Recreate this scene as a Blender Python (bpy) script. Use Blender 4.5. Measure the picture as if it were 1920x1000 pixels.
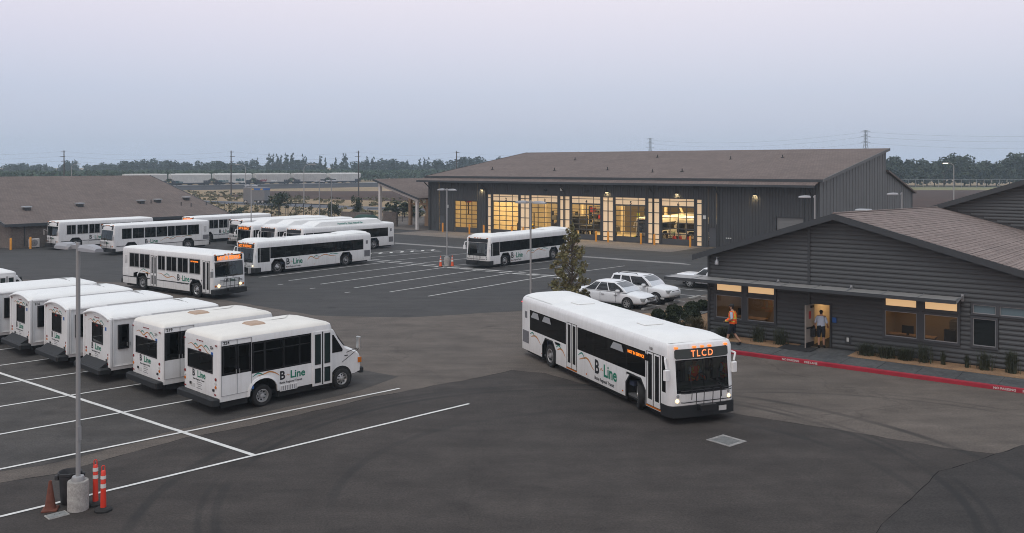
import bpy, bmesh, math, random
import numpy as np
from mathutils import Vector, Matrix
R = math.radians
random.seed(7)
for o in list(bpy.data.objects):
    bpy.data.objects.remove(o)
SC = bpy.context.scene
COL = SC.collection

# ------------------------------------------------------------------ camera
cam = bpy.data.cameras.new('camera')
cam.lens = 31.5
cam.sensor_width = 36.0
cam.shift_y = -188.0 / 1920.0
cam.clip_start = 0.1
cam.clip_end = 6000
camo = bpy.data.objects.new('camera', cam)
COL.objects.link(camo)
camo.location = (0, 0, 8.5)
camo.rotation_euler = (R(90), 0, 0)
SC.camera = camo

# ------------------------------------------------------------------ world: dusk sky away from the set sun
W = bpy.data.worlds.new('World')
SC.world = W
W.use_nodes = True
nt = W.node_tree
nt.nodes.clear()
out = nt.nodes.new('ShaderNodeOutputWorld')
bg = nt.nodes.new('ShaderNodeBackground')
add = nt.nodes.new('ShaderNodeAddShader')
bg2 = nt.nodes.new('ShaderNodeBackground')
sky = nt.nodes.new('ShaderNodeTexSky')
sky.sky_type = 'NISHITA'
sky.sun_disc = False
sky.sun_elevation = R(3)
sky.sun_rotation = R(200)
sky.air_density = 1.2
sky.dust_density = 2.5
bg2.inputs['Strength'].default_value = 0.05
nt.links.new(sky.outputs[0], bg2.inputs['Color'])
tc = nt.nodes.new('ShaderNodeTexCoord')
sep = nt.nodes.new('ShaderNodeSeparateXYZ')
nt.links.new(tc.outputs['Generated'], sep.inputs[0])
ramp = nt.nodes.new('ShaderNodeValToRGB')
SKY = [(0.0, (0.45, 0.53, 0.69)), (0.03, (0.475, 0.545, 0.695)), (0.08, (0.505, 0.565, 0.735)), (0.13, (0.61, 0.615, 0.77)),
       (0.185, (0.725, 0.68, 0.80)), (0.4, (0.67, 0.685, 0.77)), (1.0, (0.64, 0.715, 0.80))]
cr = ramp.color_ramp
while len(cr.elements) < len(SKY):
    cr.elements.new(0.5)
for e, (p, c) in zip(cr.elements, SKY):
    e.position = p
    e.color = (*c, 1)
nt.links.new(sep.outputs[2], ramp.inputs[0])
nt.links.new(ramp.outputs[0], bg.inputs['Color'])
bg.inputs['Strength'].default_value = 1.0
nt.links.new(bg.outputs[0], add.inputs[0])
nt.links.new(bg2.outputs[0], add.inputs[1])
nt.links.new(add.outputs[0], out.inputs['Surface'])

# ------------------------------------------------------------------ sun: very soft, behind the camera
sl = bpy.data.lights.new('sun', 'SUN')
sl.energy = 0.95
sl.angle = R(32)
sl.color = (1.0, 0.95, 0.89)
so = bpy.data.objects.new('sun', sl)
COL.objects.link(so)
so.rotation_euler = (R(27), 0, R(-30))
so.location = (0, -20, 40)

# ------------------------------------------------------------------ view / engine
SC.view_settings.view_transform = 'Standard'
SC.view_settings.look = 'None'
SC.view_settings.exposure = 0.06
SC.view_settings.gamma = 1.0
SC.render.engine = 'CYCLES'
SC.cycles.use_denoising = True
SC.cycles.filter_width = 1.0
SC.cycles.max_bounces = 6
SC.cycles.diffuse_bounces = 2
SC.cycles.glossy_bounces = 2
SC.cycles.transmission_bounces = 4
SC.cycles.transparent_max_bounces = 12
SC.cycles.volume_bounces = 2
SC.cycles.caustics_reflective = False
SC.cycles.caustics_refractive = False
SC.cycles.sample_clamp_indirect = 4.0

# ------------------------------------------------------------------ materials
MATS = {}
def nodes(name):
    m = bpy.data.materials.new(name)
    m.use_nodes = True
    t = m.node_tree
    b = t.nodes.get('Principled BSDF')
    MATS[name] = m
    return m, t, b
def N(t, kind, **kw):
    n = t.nodes.new(kind)
    for k, v in kw.items():
        if k.startswith('i_'):
            n.inputs[k[2:].replace('_', ' ')].default_value = v
        else:
            setattr(n, k, v)
    return n
def noise(t, vec, scale, detail=4, rough=0.6):
    n = N(t, 'ShaderNodeTexNoise')
    n.inputs['Scale'].default_value = scale
    n.inputs['Detail'].default_value = detail
    n.inputs['Roughness'].default_value = rough
    t.links.new(vec, n.inputs['Vector'])
    return n.outputs['Fac']
def maprange(t, v, a, b, c, d):
    n = N(t, 'ShaderNodeMapRange')
    for i, x in zip((1, 2, 3, 4), (a, b, c, d)):
        n.inputs[i].default_value = x
    t.links.new(v, n.inputs[0])
    return n.outputs[0]
def mulcol(t, col, fac):
    """col * fac, col a tuple or a socket"""
    n = N(t, 'ShaderNodeMix', data_type='RGBA', blend_type='MULTIPLY')
    n.inputs['Factor'].default_value = 1.0
    if isinstance(col, tuple):
        n.inputs[6].default_value = (*col, 1)
    else:
        t.links.new(col, n.inputs[6])
    t.links.new(fac, n.inputs[7])
    return n.outputs[2]
def mixcol(t, fac, a, b):
    n = N(t, 'ShaderNodeMix', data_type='RGBA')
    if isinstance(fac, float):
        n.inputs['Factor'].default_value = fac
    else:
        t.links.new(fac, n.inputs['Factor'])
    for s, c in ((6, a), (7, b)):
        if isinstance(c, tuple):
            n.inputs[s].default_value = (*c, 1)
        else:
            t.links.new(c, n.inputs[s])
    return n.outputs[2]
def mat(name, col, rough=0.6, metal=0.0, var=0.0, vscale=3.0, bump=0.0, bscale=30.0, emit=None, estr=1.0, spec=0.5, world=False):
    m, t, b = nodes(name)
    b.inputs['Base Color'].default_value = (*col, 1)
    b.inputs['Roughness'].default_value = rough
    b.inputs['Metallic'].default_value = metal
    b.inputs['Specular IOR Level'].default_value = spec
    if var or bump:
        if world:
            g = N(t, 'ShaderNodeNewGeometry')
            vec = g.outputs['Position']
        else:
            g = N(t, 'ShaderNodeTexCoord')
            vec = g.outputs['Object']
        if var:
            f1 = maprange(t, noise(t, vec, vscale, 6), 0.3, 0.7, 1 - var, 1 + var)
            t.links.new(mulcol(t, col, f1), b.inputs['Base Color'])
        if bump:
            bn = N(t, 'ShaderNodeBump')
            bn.inputs['Strength'].default_value = bump
            bn.inputs['Distance'].default_value = 0.02
            t.links.new(noise(t, vec, bscale, 3), bn.inputs['Height'])
            t.links.new(bn.outputs[0], b.inputs['Normal'])
    if emit:
        b.inputs['Emission Color'].default_value = (*emit, 1)
        b.inputs['Emission Strength'].default_value = estr
    return m
def glass(name, tint, gloss=0.06, rough=0.02):
    m = bpy.data.materials.new(name)
    m.use_nodes = True
    t = m.node_tree
    t.nodes.clear()
    o = N(t, 'ShaderNodeOutputMaterial')
    mx = N(t, 'ShaderNodeMixShader')
    tr = N(t, 'ShaderNodeBsdfTransparent')
    tr.inputs[0].default_value = (*tint, 1)
    gl = N(t, 'ShaderNodeBsdfGlossy')
    gl.inputs['Roughness'].default_value = rough
    fr = N(t, 'ShaderNodeFresnel')
    fr.inputs[0].default_value = 1.5
    mr = maprange(t, fr.outputs[0], 0.04, 1.0, gloss, 0.9)
    t.links.new(mr, mx.inputs[0])
    t.links.new(tr.outputs[0], mx.inputs[1])
    t.links.new(gl.outputs[0], mx.inputs[2])
    t.links.new(mx.outputs[0], o.inputs[0])
    MATS[name] = m
    return m
M = MATS
def paint_white():
    m, t, b = nodes('white_paint')
    tcn = N(t, 'ShaderNodeTexCoord')
    s = N(t, 'ShaderNodeSeparateXYZ')
    t.links.new(tcn.outputs['Object'], s.inputs[0])
    n1 = noise(t, tcn.outputs['Object'], 1.7, 6, 0.65)
    mp = N(t, 'ShaderNodeMapping')
    mp.inputs['Scale'].default_value = (9, 9, 0.8)
    t.links.new(tcn.outputs['Object'], mp.inputs[0])
    n2 = noise(t, mp.outputs[0], 1.0, 4)
    low = maprange(t, s.outputs[2], 0.3, 1.05, 0.30, 0.0)      # road film on the skirts
    ad = N(t, 'ShaderNodeMath', operation='ADD')
    t.links.new(low, ad.inputs[0])
    t.links.new(maprange(t, n2, 0.45, 0.8, 0.0, 0.20), ad.inputs[1])
    col = mixcol(t, ad.outputs[0], (0.80, 0.80, 0.79), (0.40, 0.36, 0.31))
    col = mulcol(t, col, maprange(t, n1, 0.3, 0.7, 0.95, 1.03))
    t.links.new(col, b.inputs['Base Color'])
    b.inputs['Roughness'].default_value = 0.32
    b.inputs['Coat Weight'].default_value = 0.15
paint_white()
mat('roof_white', (0.80, 0.80, 0.78), 0.5, var=0.05, vscale=0.9)
mat('roof_cream', (0.76, 0.73, 0.67), 0.55, var=0.06, vscale=1.1)
mat('car_white', (0.80, 0.81, 0.82), 0.22)
mat('trim_black', (0.015, 0.015, 0.016), 0.45)
mat('gloss_black', (0.008, 0.008, 0.009), 0.08)
mat('bumper_black', (0.011, 0.012, 0.013), 0.6, bump=0.2, bscale=60)
mat('rubber', (0.017, 0.017, 0.017), 0.8, var=0.2, vscale=8)
mat('steel', (0.55, 0.55, 0.54), 0.35, 0.85)
mat('grey_rim', (0.42, 0.42, 0.42), 0.45, 0.4)
mat('dark_hole', (0.006, 0.006, 0.006), 0.9)
mat('chassis', (0.012, 0.012, 0.012), 0.9)
mat('grille_grey', (0.17, 0.17, 0.18), 0.6)
mat('seam_grey', (0.30, 0.30, 0.30), 0.6)
mat('logo_black', (0.012, 0.013, 0.015), 0.5)
mat('logo_green', (0.0, 0.17, 0.10), 0.45)
mat('logo_teal', (0.02, 0.22, 0.17), 0.45)
mat('logo_orange', (0.50, 0.22, 0.06), 0.45)
mat('logo_blue', (0.03, 0.12, 0.36), 0.45)
mat('sign_black', (0.006, 0.006, 0.006), 0.25)
mat('sign_reflection', (0.055, 0.062, 0.058), 0.18)  # greenish grey paints a reflection into the sign's face
mat('led', (0.2, 0.05, 0.0), 0.5, emit=(1.0, 0.24, 0.015), estr=1.25)
mat('led_bright', (0.2, 0.05, 0.02), 0.5, emit=(1.0, 0.27, 0.09), estr=1.35)
mat('headlamp', (0.9, 0.85, 0.7), 0.2, emit=(1.0, 0.72, 0.36), estr=1.7)
mat('headlamp_off', (0.30, 0.31, 0.31), 0.10)
mat('marker', (0.6, 0.1, 0.01), 0.3, emit=(1.0, 0.25, 0.04), estr=1.0)
mat('amber_off', (0.55, 0.15, 0.01), 0.25)
mat('red_lens', (0.22, 0.012, 0.012), 0.2)
mat('red_lit', (0.6, 0.02, 0.03), 0.3, emit=(1.0, 0.10, 0.12), estr=0.9)
mat('white_lens', (0.6, 0.6, 0.58), 0.2)
mat('decal_red', (0.35, 0.02, 0.03), 0.5)
mat('seat_blue', (0.03, 0.04, 0.07), 0.9)
mat('interior_grey', (0.10, 0.10, 0.10), 0.9)
mat('interior_pale', (0.30, 0.31, 0.29), 0.8)
mat('hatch_tan', (0.42, 0.30, 0.22), 0.7, var=0.1)
glass('tinted_glass', (0.05, 0.052, 0.055), 0.035)
glass('screen_glass', (0.55, 0.62, 0.58), 0.09)
glass('clear_glass', (0.62, 0.66, 0.66), 0.06)
glass('car_glass', (0.07, 0.08, 0.085), 0.06)
glass('office_glass', (0.34, 0.31, 0.27), 0.10)
glass('bay_glass', (0.82, 0.80, 0.74), 0.03)

# ------------------------------------------------------------------ mesh helpers
class MB:
    def __init__(s):
        s.v = []; s.f = []; s.m = []
    def add(s, vs, fs, mi=0):
        b = len(s.v)
        s.v += [tuple(p) for p in vs]
        for f in fs:
            s.f.append(tuple(b + i for i in f)); s.m.append(mi)
        return s
    def box(s, x0, x1, y0, y1, z0, z1, mi=0):
        return s.add([(x0, y0, z0), (x1, y0, z0), (x1, y1, z0), (x0, y1, z0), (x0, y0, z1), (x1, y0, z1), (x1, y1, z1), (x0, y1, z1)],
                     [(0, 3, 2, 1), (4, 5, 6, 7), (0, 1, 5, 4), (1, 2, 6, 5), (2, 3, 7, 6), (3, 0, 4, 7)], mi)
    def cbox(s, x0, x1, y0, y1, z0, z1, c=0.02, mi=0):
        """box with chamfered vertical and top edges"""
        p = [(x0 + c, y0), (x1 - c, y0), (x1, y0 + c), (x1, y1 - c), (x1 - c, y1), (x0 + c, y1), (x0, y1 - c), (x0, y0 + c)]
        cx, cy = (x0 + x1) / 2, (y0 + y1) / 2
        def sh(q):
            return (q[0] - c * (1 if q[0] > cx else -1), q[1] - c * (1 if q[1] > cy else -1))
        vs = [(*q, z0) for q in p] + [(*q, z1 - c) for q in p] + [(*sh(q), z1) for q in p]
        fs = [tuple(range(7, -1, -1)), tuple(range(16, 24))]
        for k in (0, 8):
            for i in range(8):
                j = (i + 1) % 8
                fs.append((k + i, k + j, k + 8 + j, k + 8 + i))
        return s.add(vs, fs, mi)
    def prism(s, poly, a0, a1, axis='y', mi=0):
        n = len(poly)
        def P(p, a):
            if axis == 'y': return (p[0], a, p[1])
            if axis == 'x': return (a, p[0], p[1])
            return (p[0], p[1], a)
        vs = [P(p, a0) for p in poly] + [P(p, a1) for p in poly]
        fs = [tuple(range(n)), tuple(range(2 * n - 1, n - 1, -1))]
        for i in range(n):
            j = (i + 1) % n
            fs.append((j, i, n + i, n + j))
        return s.add(vs, fs, mi)
    def cyl(s, p0, p1, r0, r1=None, n=12, mi=0):
        r1 = r0 if r1 is None else r1
        p0 = Vector(p0); p1 = Vector(p1)
        d = (p1 - p0).normalized()
        a = d.orthogonal().normalized(); b = d.cross(a)
        vs = []
        for p, r in ((p0, r0), (p1, r1)):
            for i in range(n):
                t = 2 * math.pi * i / n
                vs.append(p + a * math.cos(t) * r + b * math.sin(t) * r)
        fs = [tuple(range(n - 1, -1, -1)), tuple(range(n, 2 * n))]
        for i in range(n):
            j = (i + 1) % n
            fs.append((i, j, n + j, n + i))
        return s.add(vs, fs, mi)
    def tube(s, pts, r, n=6, mi=0):
        for a, b in zip(pts[:-1], pts[1:]):
            s.cyl(a, b, r, r, n, mi)
        return s
    def lathe(s, prof, c=(0, 0, 0), axis='z', n=24, mi=0):
        """prof: (radius, along)"""
        vs = []
        for r, h in prof:
            for i in range(n):
                t = 2 * math.pi * i / n
                u, w = r * math.cos(t), r * math.sin(t)
                if axis == 'z': p = (c[0] + u, c[1] + w, c[2] + h)
                elif axis == 'y': p = (c[0] + u, c[1] + h, c[2] + w)
                else: p = (c[0] + h, c[1] + u, c[2] + w)
                vs.append(p)
        fs = []
        for k in range(len(prof) - 1):
            for i in range(n):
                j = (i + 1) % n
                fs.append((k * n + i, k * n + j, (k + 1) * n + j, (k + 1) * n + i))
        return s.add(vs, fs, mi)
    def hump(s, x0, x1, w, z0, h, r0=0.5, r1=0.5, mi=0):
        """smooth raised cowl on a roof"""
        nx, ny = 14, 10
        vs = []; fs = []
        for i in range(nx + 1):
            x = x0 + (x1 - x0) * i / nx
            e = 1.0
            if x - x0 < r0: e = math.sin((x - x0) / r0 * math.pi / 2)
            if x1 - x < r1: e = min(e, math.sin((x1 - x) / r1 * math.pi / 2))
            for j in range(ny + 1):
                u = -1 + 2 * j / ny
                k = (1 - abs(u) ** 4) ** 0.6
                vs.append((x, u * w / 2, z0 + h * max(e, 0) ** 0.7 * k))
        for i in range(nx):
            for j in range(ny):
                a = i * (ny + 1) + j
                fs.append((a, a + ny + 1, a + ny + 2, a + 1))
        return s.add(vs, fs, mi)
    def build(s, name, mats, parent=None, smooth=None, loc=None, rot=None, kind=None, bevel=0):
        me = bpy.data.meshes.new(name)
        me.from_pydata(s.v, [], s.f)
        if isinstance(mats, str): mats = [mats]
        for k in mats: me.materials.append(M[k])
        if len(mats) > 1: me.polygons.foreach_set('material_index', s.m)
        bm = bmesh.new(); bm.from_mesh(me)
        bmesh.ops.recalc_face_normals(bm, faces=bm.faces)
        if bevel:
            es = [e for e in bm.edges if len(e.link_faces) == 2 and e.calc_face_angle(0) > 0.5]
            bmesh.ops.bevel(bm, geom=es, offset=bevel, segments=2, affect='EDGES', profile=0.6)
        bm.to_mesh(me); bm.free()
        if smooth:
            me.polygons.foreach_set('use_smooth', [True] * len(me.polygons))
            me.set_sharp_from_angle(angle=R(smooth))
        return link(name, me, parent, loc, rot, kind)
def link(name, me, parent=None, loc=None, rot=None, kind=None):
    o = bpy.data.objects.new(name, me)
    COL.objects.link(o)
    if parent is not None: o.parent = parent
    if loc is not None: o.location = loc
    if rot is not None: o.rotation_euler = rot
    if kind: o['kind'] = kind
    return o
def tag(o, label=None, cat=None, group=None, kind=None):
    if label: o['label'] = label
    if cat: o['category'] = cat
    if group: o['group'] = group
    if kind: o['kind'] = kind
    return o
def thing(name, label, cat, loc=(0, 0, 0), rz=0.0, group=None):
    o = bpy.data.objects.new(name, None)
    o.empty_display_size = 0.2
    COL.objects.link(o)
    o.location = loc; o.rotation_euler = (0, 0, rz)
    return tag(o, label, cat, group)
KIDS = {}
def copy_tree(o, parent=None):
    c = o.copy()
    COL.objects.link(c)
    c.parent = parent
    for ch in o.children:
        copy_tree(ch, c)
    return c
TXT = {}
def text_mesh(s, size, bold=0.0, depth=0.003, align='LEFT', space=1.0):
    k = (s, size, bold, depth, align, space)
    if k not in TXT:
        cu = bpy.data.curves.new('lettering', 'FONT')
        cu.body = s; cu.size = size; cu.offset = bold; cu.extrude = depth
        cu.align_x = align; cu.space_character = space; cu.resolution_u = 3
        o = bpy.data.objects.new('lettering', cu)
        COL.objects.link(o)
        bpy.context.view_layer.update()
        dg = bpy.context.evaluated_depsgraph_get()
        me = bpy.data.meshes.new_from_object(o.evaluated_get(dg))
        bpy.data.objects.remove(o)
        TXT[k] = me
    return TXT[k].copy()
def text(s, size, m, parent, org, xdir, up, name='lettering', bold=0.0, depth=0.003, align='LEFT', sx=1.0, label=None, space=1.0):
    me = text_mesh(s, size, bold, depth, align, space)
    me.materials.clear(); me.materials.append(M[m])
    x = Vector(xdir).normalized(); z = Vector(up).normalized()
    n = x.cross(z)
    mx = Matrix((x * sx, z, n)).transposed().to_4x4()
    mx.translation = Vector(org)
    me.transform(mx)
    o = link(name, me, parent)
    if label: o['label'] = label
    return o
def ribbon(pts, name, m, parent, plane, w=0.05, taper=True):
    """flat painted stroke; pts in (u, z); plane(u, z) -> 3D point"""
    mb = MB()
    n = len(pts)
    L = []; Rr = []
    for i, p in enumerate(pts):
        a = Vector(pts[max(i - 1, 0)]); b = Vector(pts[min(i + 1, n - 1)])
        d = (b - a).normalized()
        q = Vector((-d.y, d.x))
        k = w * (0.25 + 0.75 * math.sin(math.pi * i / (n - 1)) if taper else 1.0) / 2
        L.append(Vector(p) + q * k); Rr.append(Vector(p) - q * k)
    vs = [plane(*p) for p in L] + [plane(*p) for p in Rr]
    fs = [(i, i + 1, n + i + 1, n + i) for i in range(n - 1)]
    mb.add(vs, fs)
    return mb.build(name, m, parent)
def smoothpts(ctrl, k=5):
    """Catmull-Rom through control points"""
    P = [ctrl[0]] + list(ctrl) + [ctrl[-1]]
    o = []
    for i in range(1, len(P) - 2):
        for j in range(k):
            t = j / k
            a, b, c, d = (np.array(P[i + q], float) for q in (-1, 0, 1, 2))
            o.append(tuple(0.5 * ((2 * b) + (-a + c) * t + (2 * a - 5 * b + 4 * c - d) * t * t + (-a + 3 * b - 3 * c + d) * t ** 3)))
    o.append(tuple(ctrl[-1]))
    return o
Ud = Vector((-0.791, 0.612, 0))      # along the long facades, away to the left
Vd = Vector((0.612, 0.791, 0))       # square to them, away to the right
HU = math.atan2(0.612, -0.791)       # headings
HV = math.atan2(0.791, 0.612)
HAZE_D = 0.00042
# ================================================================== GROUND
def asphalt(name, col, warm, amount, arcs=(), wear=0.25, stain=0.3, crack=1.0, oil=1.0):
    m, t, b = nodes(name)
    g = N(t, 'ShaderNodeNewGeometry')
    pos = g.outputs['Position']
    big = noise(t, pos, 0.07, 7, 0.68)
    mid = noise(t, pos, 0.7, 6, 0.7)
    mp = N(t, 'ShaderNodeMapping')
    mp.inputs['Rotation'].default_value = (0, 0, -0.66)
    mp.inputs['Scale'].default_value = (0.22, 1.0, 1)
    t.links.new(pos, mp.inputs[0])
    streak = noise(t, mp.outputs[0], 1.0, 5, 0.65)
    fine = noise(t, pos, 17, 6, 0.85)
    c = mixcol(t, maprange(t, big, 0.35, 0.68, 0.0, amount), col, warm)
    c = mulcol(t, c, maprange(t, mid, 0.32, 0.68, 1 - wear, 1 + wear))
    c = mulcol(t, c, maprange(t, streak, 0.35, 0.68, 1.16, 0.82))
    c = mulcol(t, c, maprange(t, fine, 0.34, 0.66, 0.55, 1.5))
    spot = noise(t, pos, 0.33, 3, 0.5)
    c = mulcol(t, c, maprange(t, spot, 0.66, 0.74, 1.0, 1 - stain))
    vo = N(t, 'ShaderNodeTexVoronoi', feature='DISTANCE_TO_EDGE'); vo.inputs['Scale'].default_value = 0.085
    wv = N(t, 'ShaderNodeVectorMath', operation='SCALE'); wv.inputs['Scale'].default_value = 2.2
    nv = N(t, 'ShaderNodeTexNoise'); nv.inputs['Scale'].default_value = 0.5; nv.inputs['Detail'].default_value = 6
    t.links.new(pos, nv.inputs['Vector']); t.links.new(nv.outputs['Color'], wv.inputs[0])
    av = N(t, 'ShaderNodeVectorMath', operation='ADD'); t.links.new(pos, av.inputs[0]); t.links.new(wv.outputs[0], av.inputs[1])
    t.links.new(av.outputs[0], vo.inputs['Vector'])
    c = mulcol(t, c, maprange(t, vo.outputs['Distance'], 0.0, 0.005, crack, 1.0))
    vs_ = N(t, 'ShaderNodeTexVoronoi'); vs_.inputs['Scale'].default_value = 0.55; t.links.new(pos, vs_.inputs['Vector'])
    sd_ = maprange(t, vs_.outputs['Distance'], 0.10, 0.26, oil, 1.0)
    gate = maprange(t, noise(t, pos, 0.21, 2, 0.5), 0.50, 0.58, 0.0, 1.0)
    c = mixcol(t, gate, c, mulcol(t, c, sd_))
    for (ax, ay, r, w, k) in arcs:
        cb = N(t, 'ShaderNodeCombineXYZ', i_X=ax, i_Y=ay)
        d = N(t, 'ShaderNodeVectorMath', operation='DISTANCE')
        t.links.new(pos, d.inputs[0]); t.links.new(cb.outputs[0], d.inputs[1])
        s = N(t, 'ShaderNodeMath', operation='SUBTRACT'); s.inputs[1].default_value = r
        t.links.new(d.outputs['Value'], s.inputs[0])
        a = N(t, 'ShaderNodeMath', operation='ABSOLUTE'); t.links.new(s.outputs[0], a.inputs[0])
        e = maprange(t, a.outputs[0], w * 0.4, w, k, 0.0)
        e2 = N(t, 'ShaderNodeMath', operation='MULTIPLY'); t.links.new(e, e2.inputs[0])
        t.links.new(maprange(t, spot, 0.35, 0.6, 0.1, 1.0), e2.inputs[1])
        c = mixcol(t, e2.outputs[0], c, (0.018, 0.018, 0.018))
    t.links.new(c, b.inputs['Base Color'])
    b.inputs['Roughness'].default_value = 0.85
    b.inputs['Specular IOR Level'].default_value = 0.3
    bn = N(t, 'ShaderNodeBump'); bn.inputs['Strength'].default_value = 0.35; bn.inputs['Distance'].default_value = 0.01
    t.links.new(fine, bn.inputs['Height']); t.links.new(bn.outputs[0], b.inputs['Normal'])
ARCS = [(2.0, 24.5, 9.6, 0.16, 0.7), (2.0, 24.5, 10.0, 0.12, 0.5), (2.4, 23.2, 11.6, 0.2, 0.65), (3.0, 23.5, 7.6, 0.2, 0.4),
        (26, 44, 17.5, 0.15, 0.35), (26, 44, 18.0, 0.15, 0.3)]
asphalt('asphalt_old', (0.096, 0.081, 0.070), (0.126, 0.104, 0.087), 0.9, ARCS[:3] + [(9.5, 22.5, 11.2, 0.14, 0.4), (9.5, 22.5, 11.7, 0.12, 0.3), (14, 40, 12.5, 0.2, 0.25)], 0.16, 0.28, 0.78, 0.8)
asphalt('asphalt_new', (0.040, 0.0340, 0.0308), (0.060, 0.0510, 0.0450), 0.9, ARCS, 0.22, 0.25, 0.88, 0.85)
asphalt('asphalt_patch', (0.034, 0.030, 0.028), (0.044, 0.039, 0.036), 0.9, ARCS[:3], 0.2, 0.25)
asphalt('asphalt_lot', (0.047, 0.0455, 0.045), (0.060, 0.0565, 0.054), 0.8, (), 0.12, 0.2, 0.85, 0.6)
asphalt('asphalt_stall', (0.052, 0.049, 0.047), (0.078, 0.068, 0.060), 0.8, (), 0.2, 0.35, 0.8, 0.5)
def ground_mat(name, a, b_, sc=0.15, fine=2.0):
    m, t, b = nodes(name)
    g = N(t, 'ShaderNodeNewGeometry'); pos = g.outputs['Position']
    c = mixcol(t, maprange(t, noise(t, pos, sc, 6, 0.65), 0.38, 0.62, 0, 1), a, b_)
    c = mulcol(t, c, maprange(t, noise(t, pos, fine, 5, 0.75), 0.25, 0.75, 0.65, 1.35))
    t.links.new(c, b.inputs['Base Color']); b.inputs['Roughness'].default_value = 0.95
    b.inputs['Specular IOR Level'].default_value = 0.1
ground_mat('dry_grass', (0.33, 0.235, 0.15), (0.24, 0.185, 0.11), 0.06, 0.6)
ground_mat('green_verge', (0.17, 0.18, 0.085), (0.25, 0.22, 0.12), 0.1, 0.8)
ground_mat('plowed_soil', (0.082, 0.050, 0.038), (0.062, 0.040, 0.032), 0.05, 0.5)
ground_mat('ballast', (0.058, 0.056, 0.060), (0.042, 0.041, 0.044), 0.2, 2)
ground_mat('mulch', (0.34, 0.215, 0.125), (0.25, 0.16, 0.10), 1.5, 18)
ground_mat('far_road', (0.13, 0.135, 0.15), (0.11, 0.115, 0.13), 0.1, 1)
ground_mat('concrete_apron', (0.22, 0.19, 0.165), (0.175, 0.155, 0.14), 0.25, 6)
ground_mat('concrete_gutter', (0.29, 0.28, 0.27), (0.23, 0.22, 0.21), 0.5, 6)
ground_mat('concrete_walk', (0.20, 0.195, 0.19), (0.15, 0.15, 0.15), 0.6, 7)
ground_mat('sidewalk_dark', (0.105, 0.107, 0.108), (0.075, 0.077, 0.08), 0.7, 6)
ground_mat('concrete_base', (0.40, 0.385, 0.36), (0.30, 0.285, 0.265), 2.2, 14)
ground_mat('block_wall', (0.20, 0.17, 0.15), (0.16, 0.14, 0.125), 0.8, 6)
mat('stall_white', (0.66, 0.65, 0.62), 0.7, var=0.16, vscale=3.5, world=True)
mat('stall_worn', (0.50, 0.49, 0.47), 0.8, var=0.12, vscale=2.2, world=True)
mat('curb_red', (0.34, 0.016, 0.034), 0.55, var=0.16, vscale=2.2, world=True)
mat('curb_letter', (0.62, 0.58, 0.56), 0.7)

def sheet(name, pts, z, m, kind='structure'):
    mb = MB()
    mb.add([(x, y, z) for x, y in pts], [tuple(range(len(pts)))])
    o = mb.build(name, m, None, kind=kind)
    return o
def rough_edge(pts, amp=0.07, step=0.5):
    o = []
    rnd = random.Random(3)
    for a, b in zip(pts[:-1], pts[1:]):
        n = max(1, int(math.dist(a, b) / step))
        for i in range(n):
            t = i / n
            o.append((a[0] + (b[0] - a[0]) * t + rnd.uniform(-amp, amp), a[1] + (b[1] - a[1]) * t + rnd.uniform(-amp, amp)))
    o.append(pts[-1])
    return o
def at(p, u=0.0, v=0.0):
    """a place named by metres along the facades (u, to the right-front) and square to them (v, away)"""
    return (p[0] + 0.791 * u + 0.612 * v, p[1] - 0.612 * u + 0.791 * v)
sheet('terrain', [(-3000, -400), (3000, -400), (3000, 4500), (-3000, 4500)], -0.012, 'dry_grass')
sheet('yard_pavement', [(-140, -15), (90, -15), (90, 128), (60, 150), (-5, 152), (-60, 152), (-140, 152)], 0.0, 'asphalt_old')
seamA = [(-22, 20.4), (-13.76, 24.08), (-12.65, 24.71), (-10.25, 28.0), (-8.41, 29.44), (-5.1, 32.98), (-1.29, 36.06), (0.0, 37.3), (1.31, 36.8), (3.46, 34.16), (4.36, 32.2), (7.53, 30.84), (10.9, 28.62), (13.4, 26.79), (14.32, 26.44), (15.6, 27.3), (24, 33)]
SE = rough_edge(seamA, 0.05)
np_ = sheet('new_pavement', SE + [(30, 33), (30, -12), (-40, -12), (-40, 12)], 0.004, 'asphalt_new')
SB = rough_edge([(15.6, 27.3), (14.32, 26.44), (11.87, 24.92), (8.4, 20.76), (5.0, 15.5)], 0.04)
dp_ = sheet('dark_pavement_patch', SB + [(5, -10), (28, -10), (28, 33), (24, 33)], 0.008, 'asphalt_patch')
mat('seam_tar', (.014, .014, .014), .95, spec=.05)
for par, pts_, zz in ((np_, SE, .0075), (dp_, SB, .0115)):
    mb = MB(); rr = random.Random(8)
    for a, b in zip(pts_[:-1], pts_[1:]):
        d = Vector((b[0] - a[0], b[1] - a[1])).normalized(); w = rr.uniform(.004, .016)
        mb.add([(a[0] - d.y * w, a[1] + d.x * w, zz), (b[0] - d.y * w, b[1] + d.x * w, zz), (b[0] + d.y * w, b[1] - d.x * w, zz), (a[0] + d.y * w, a[1] - d.x * w, zz)], [(0, 1, 2, 3)])
    mb.build('tar_seam', 'seam_tar', par)
sheet('bus_lot_pavement', rough_edge([(-75, 72), (-38, 67.5), (-28.5, 65.5), (-17.4, 56.2), (-11.2, 51.0), (-6, 50.3), (0.4, 52.6)], 0.05) + [(3, 55.5), (6, 53), (13.5, 60), (33, 72), (33, 82), (-13, 118.6), (-40, 140), (-75, 140)], 0.004, 'asphalt_lot')
stallp = rough_edge([(-14.3, 24.9), (-13.0, 25.7), (-10.8, 28.95), (-9.0, 30.45), (-5.7, 34.0), (-4.6, 36.2)], 0.05) + [(-24, 50), (-45, 62), (-45, 40), (-30, 22)]
sheet('stall_pavement', stallp, 0.0045, 'asphalt_stall')
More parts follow.
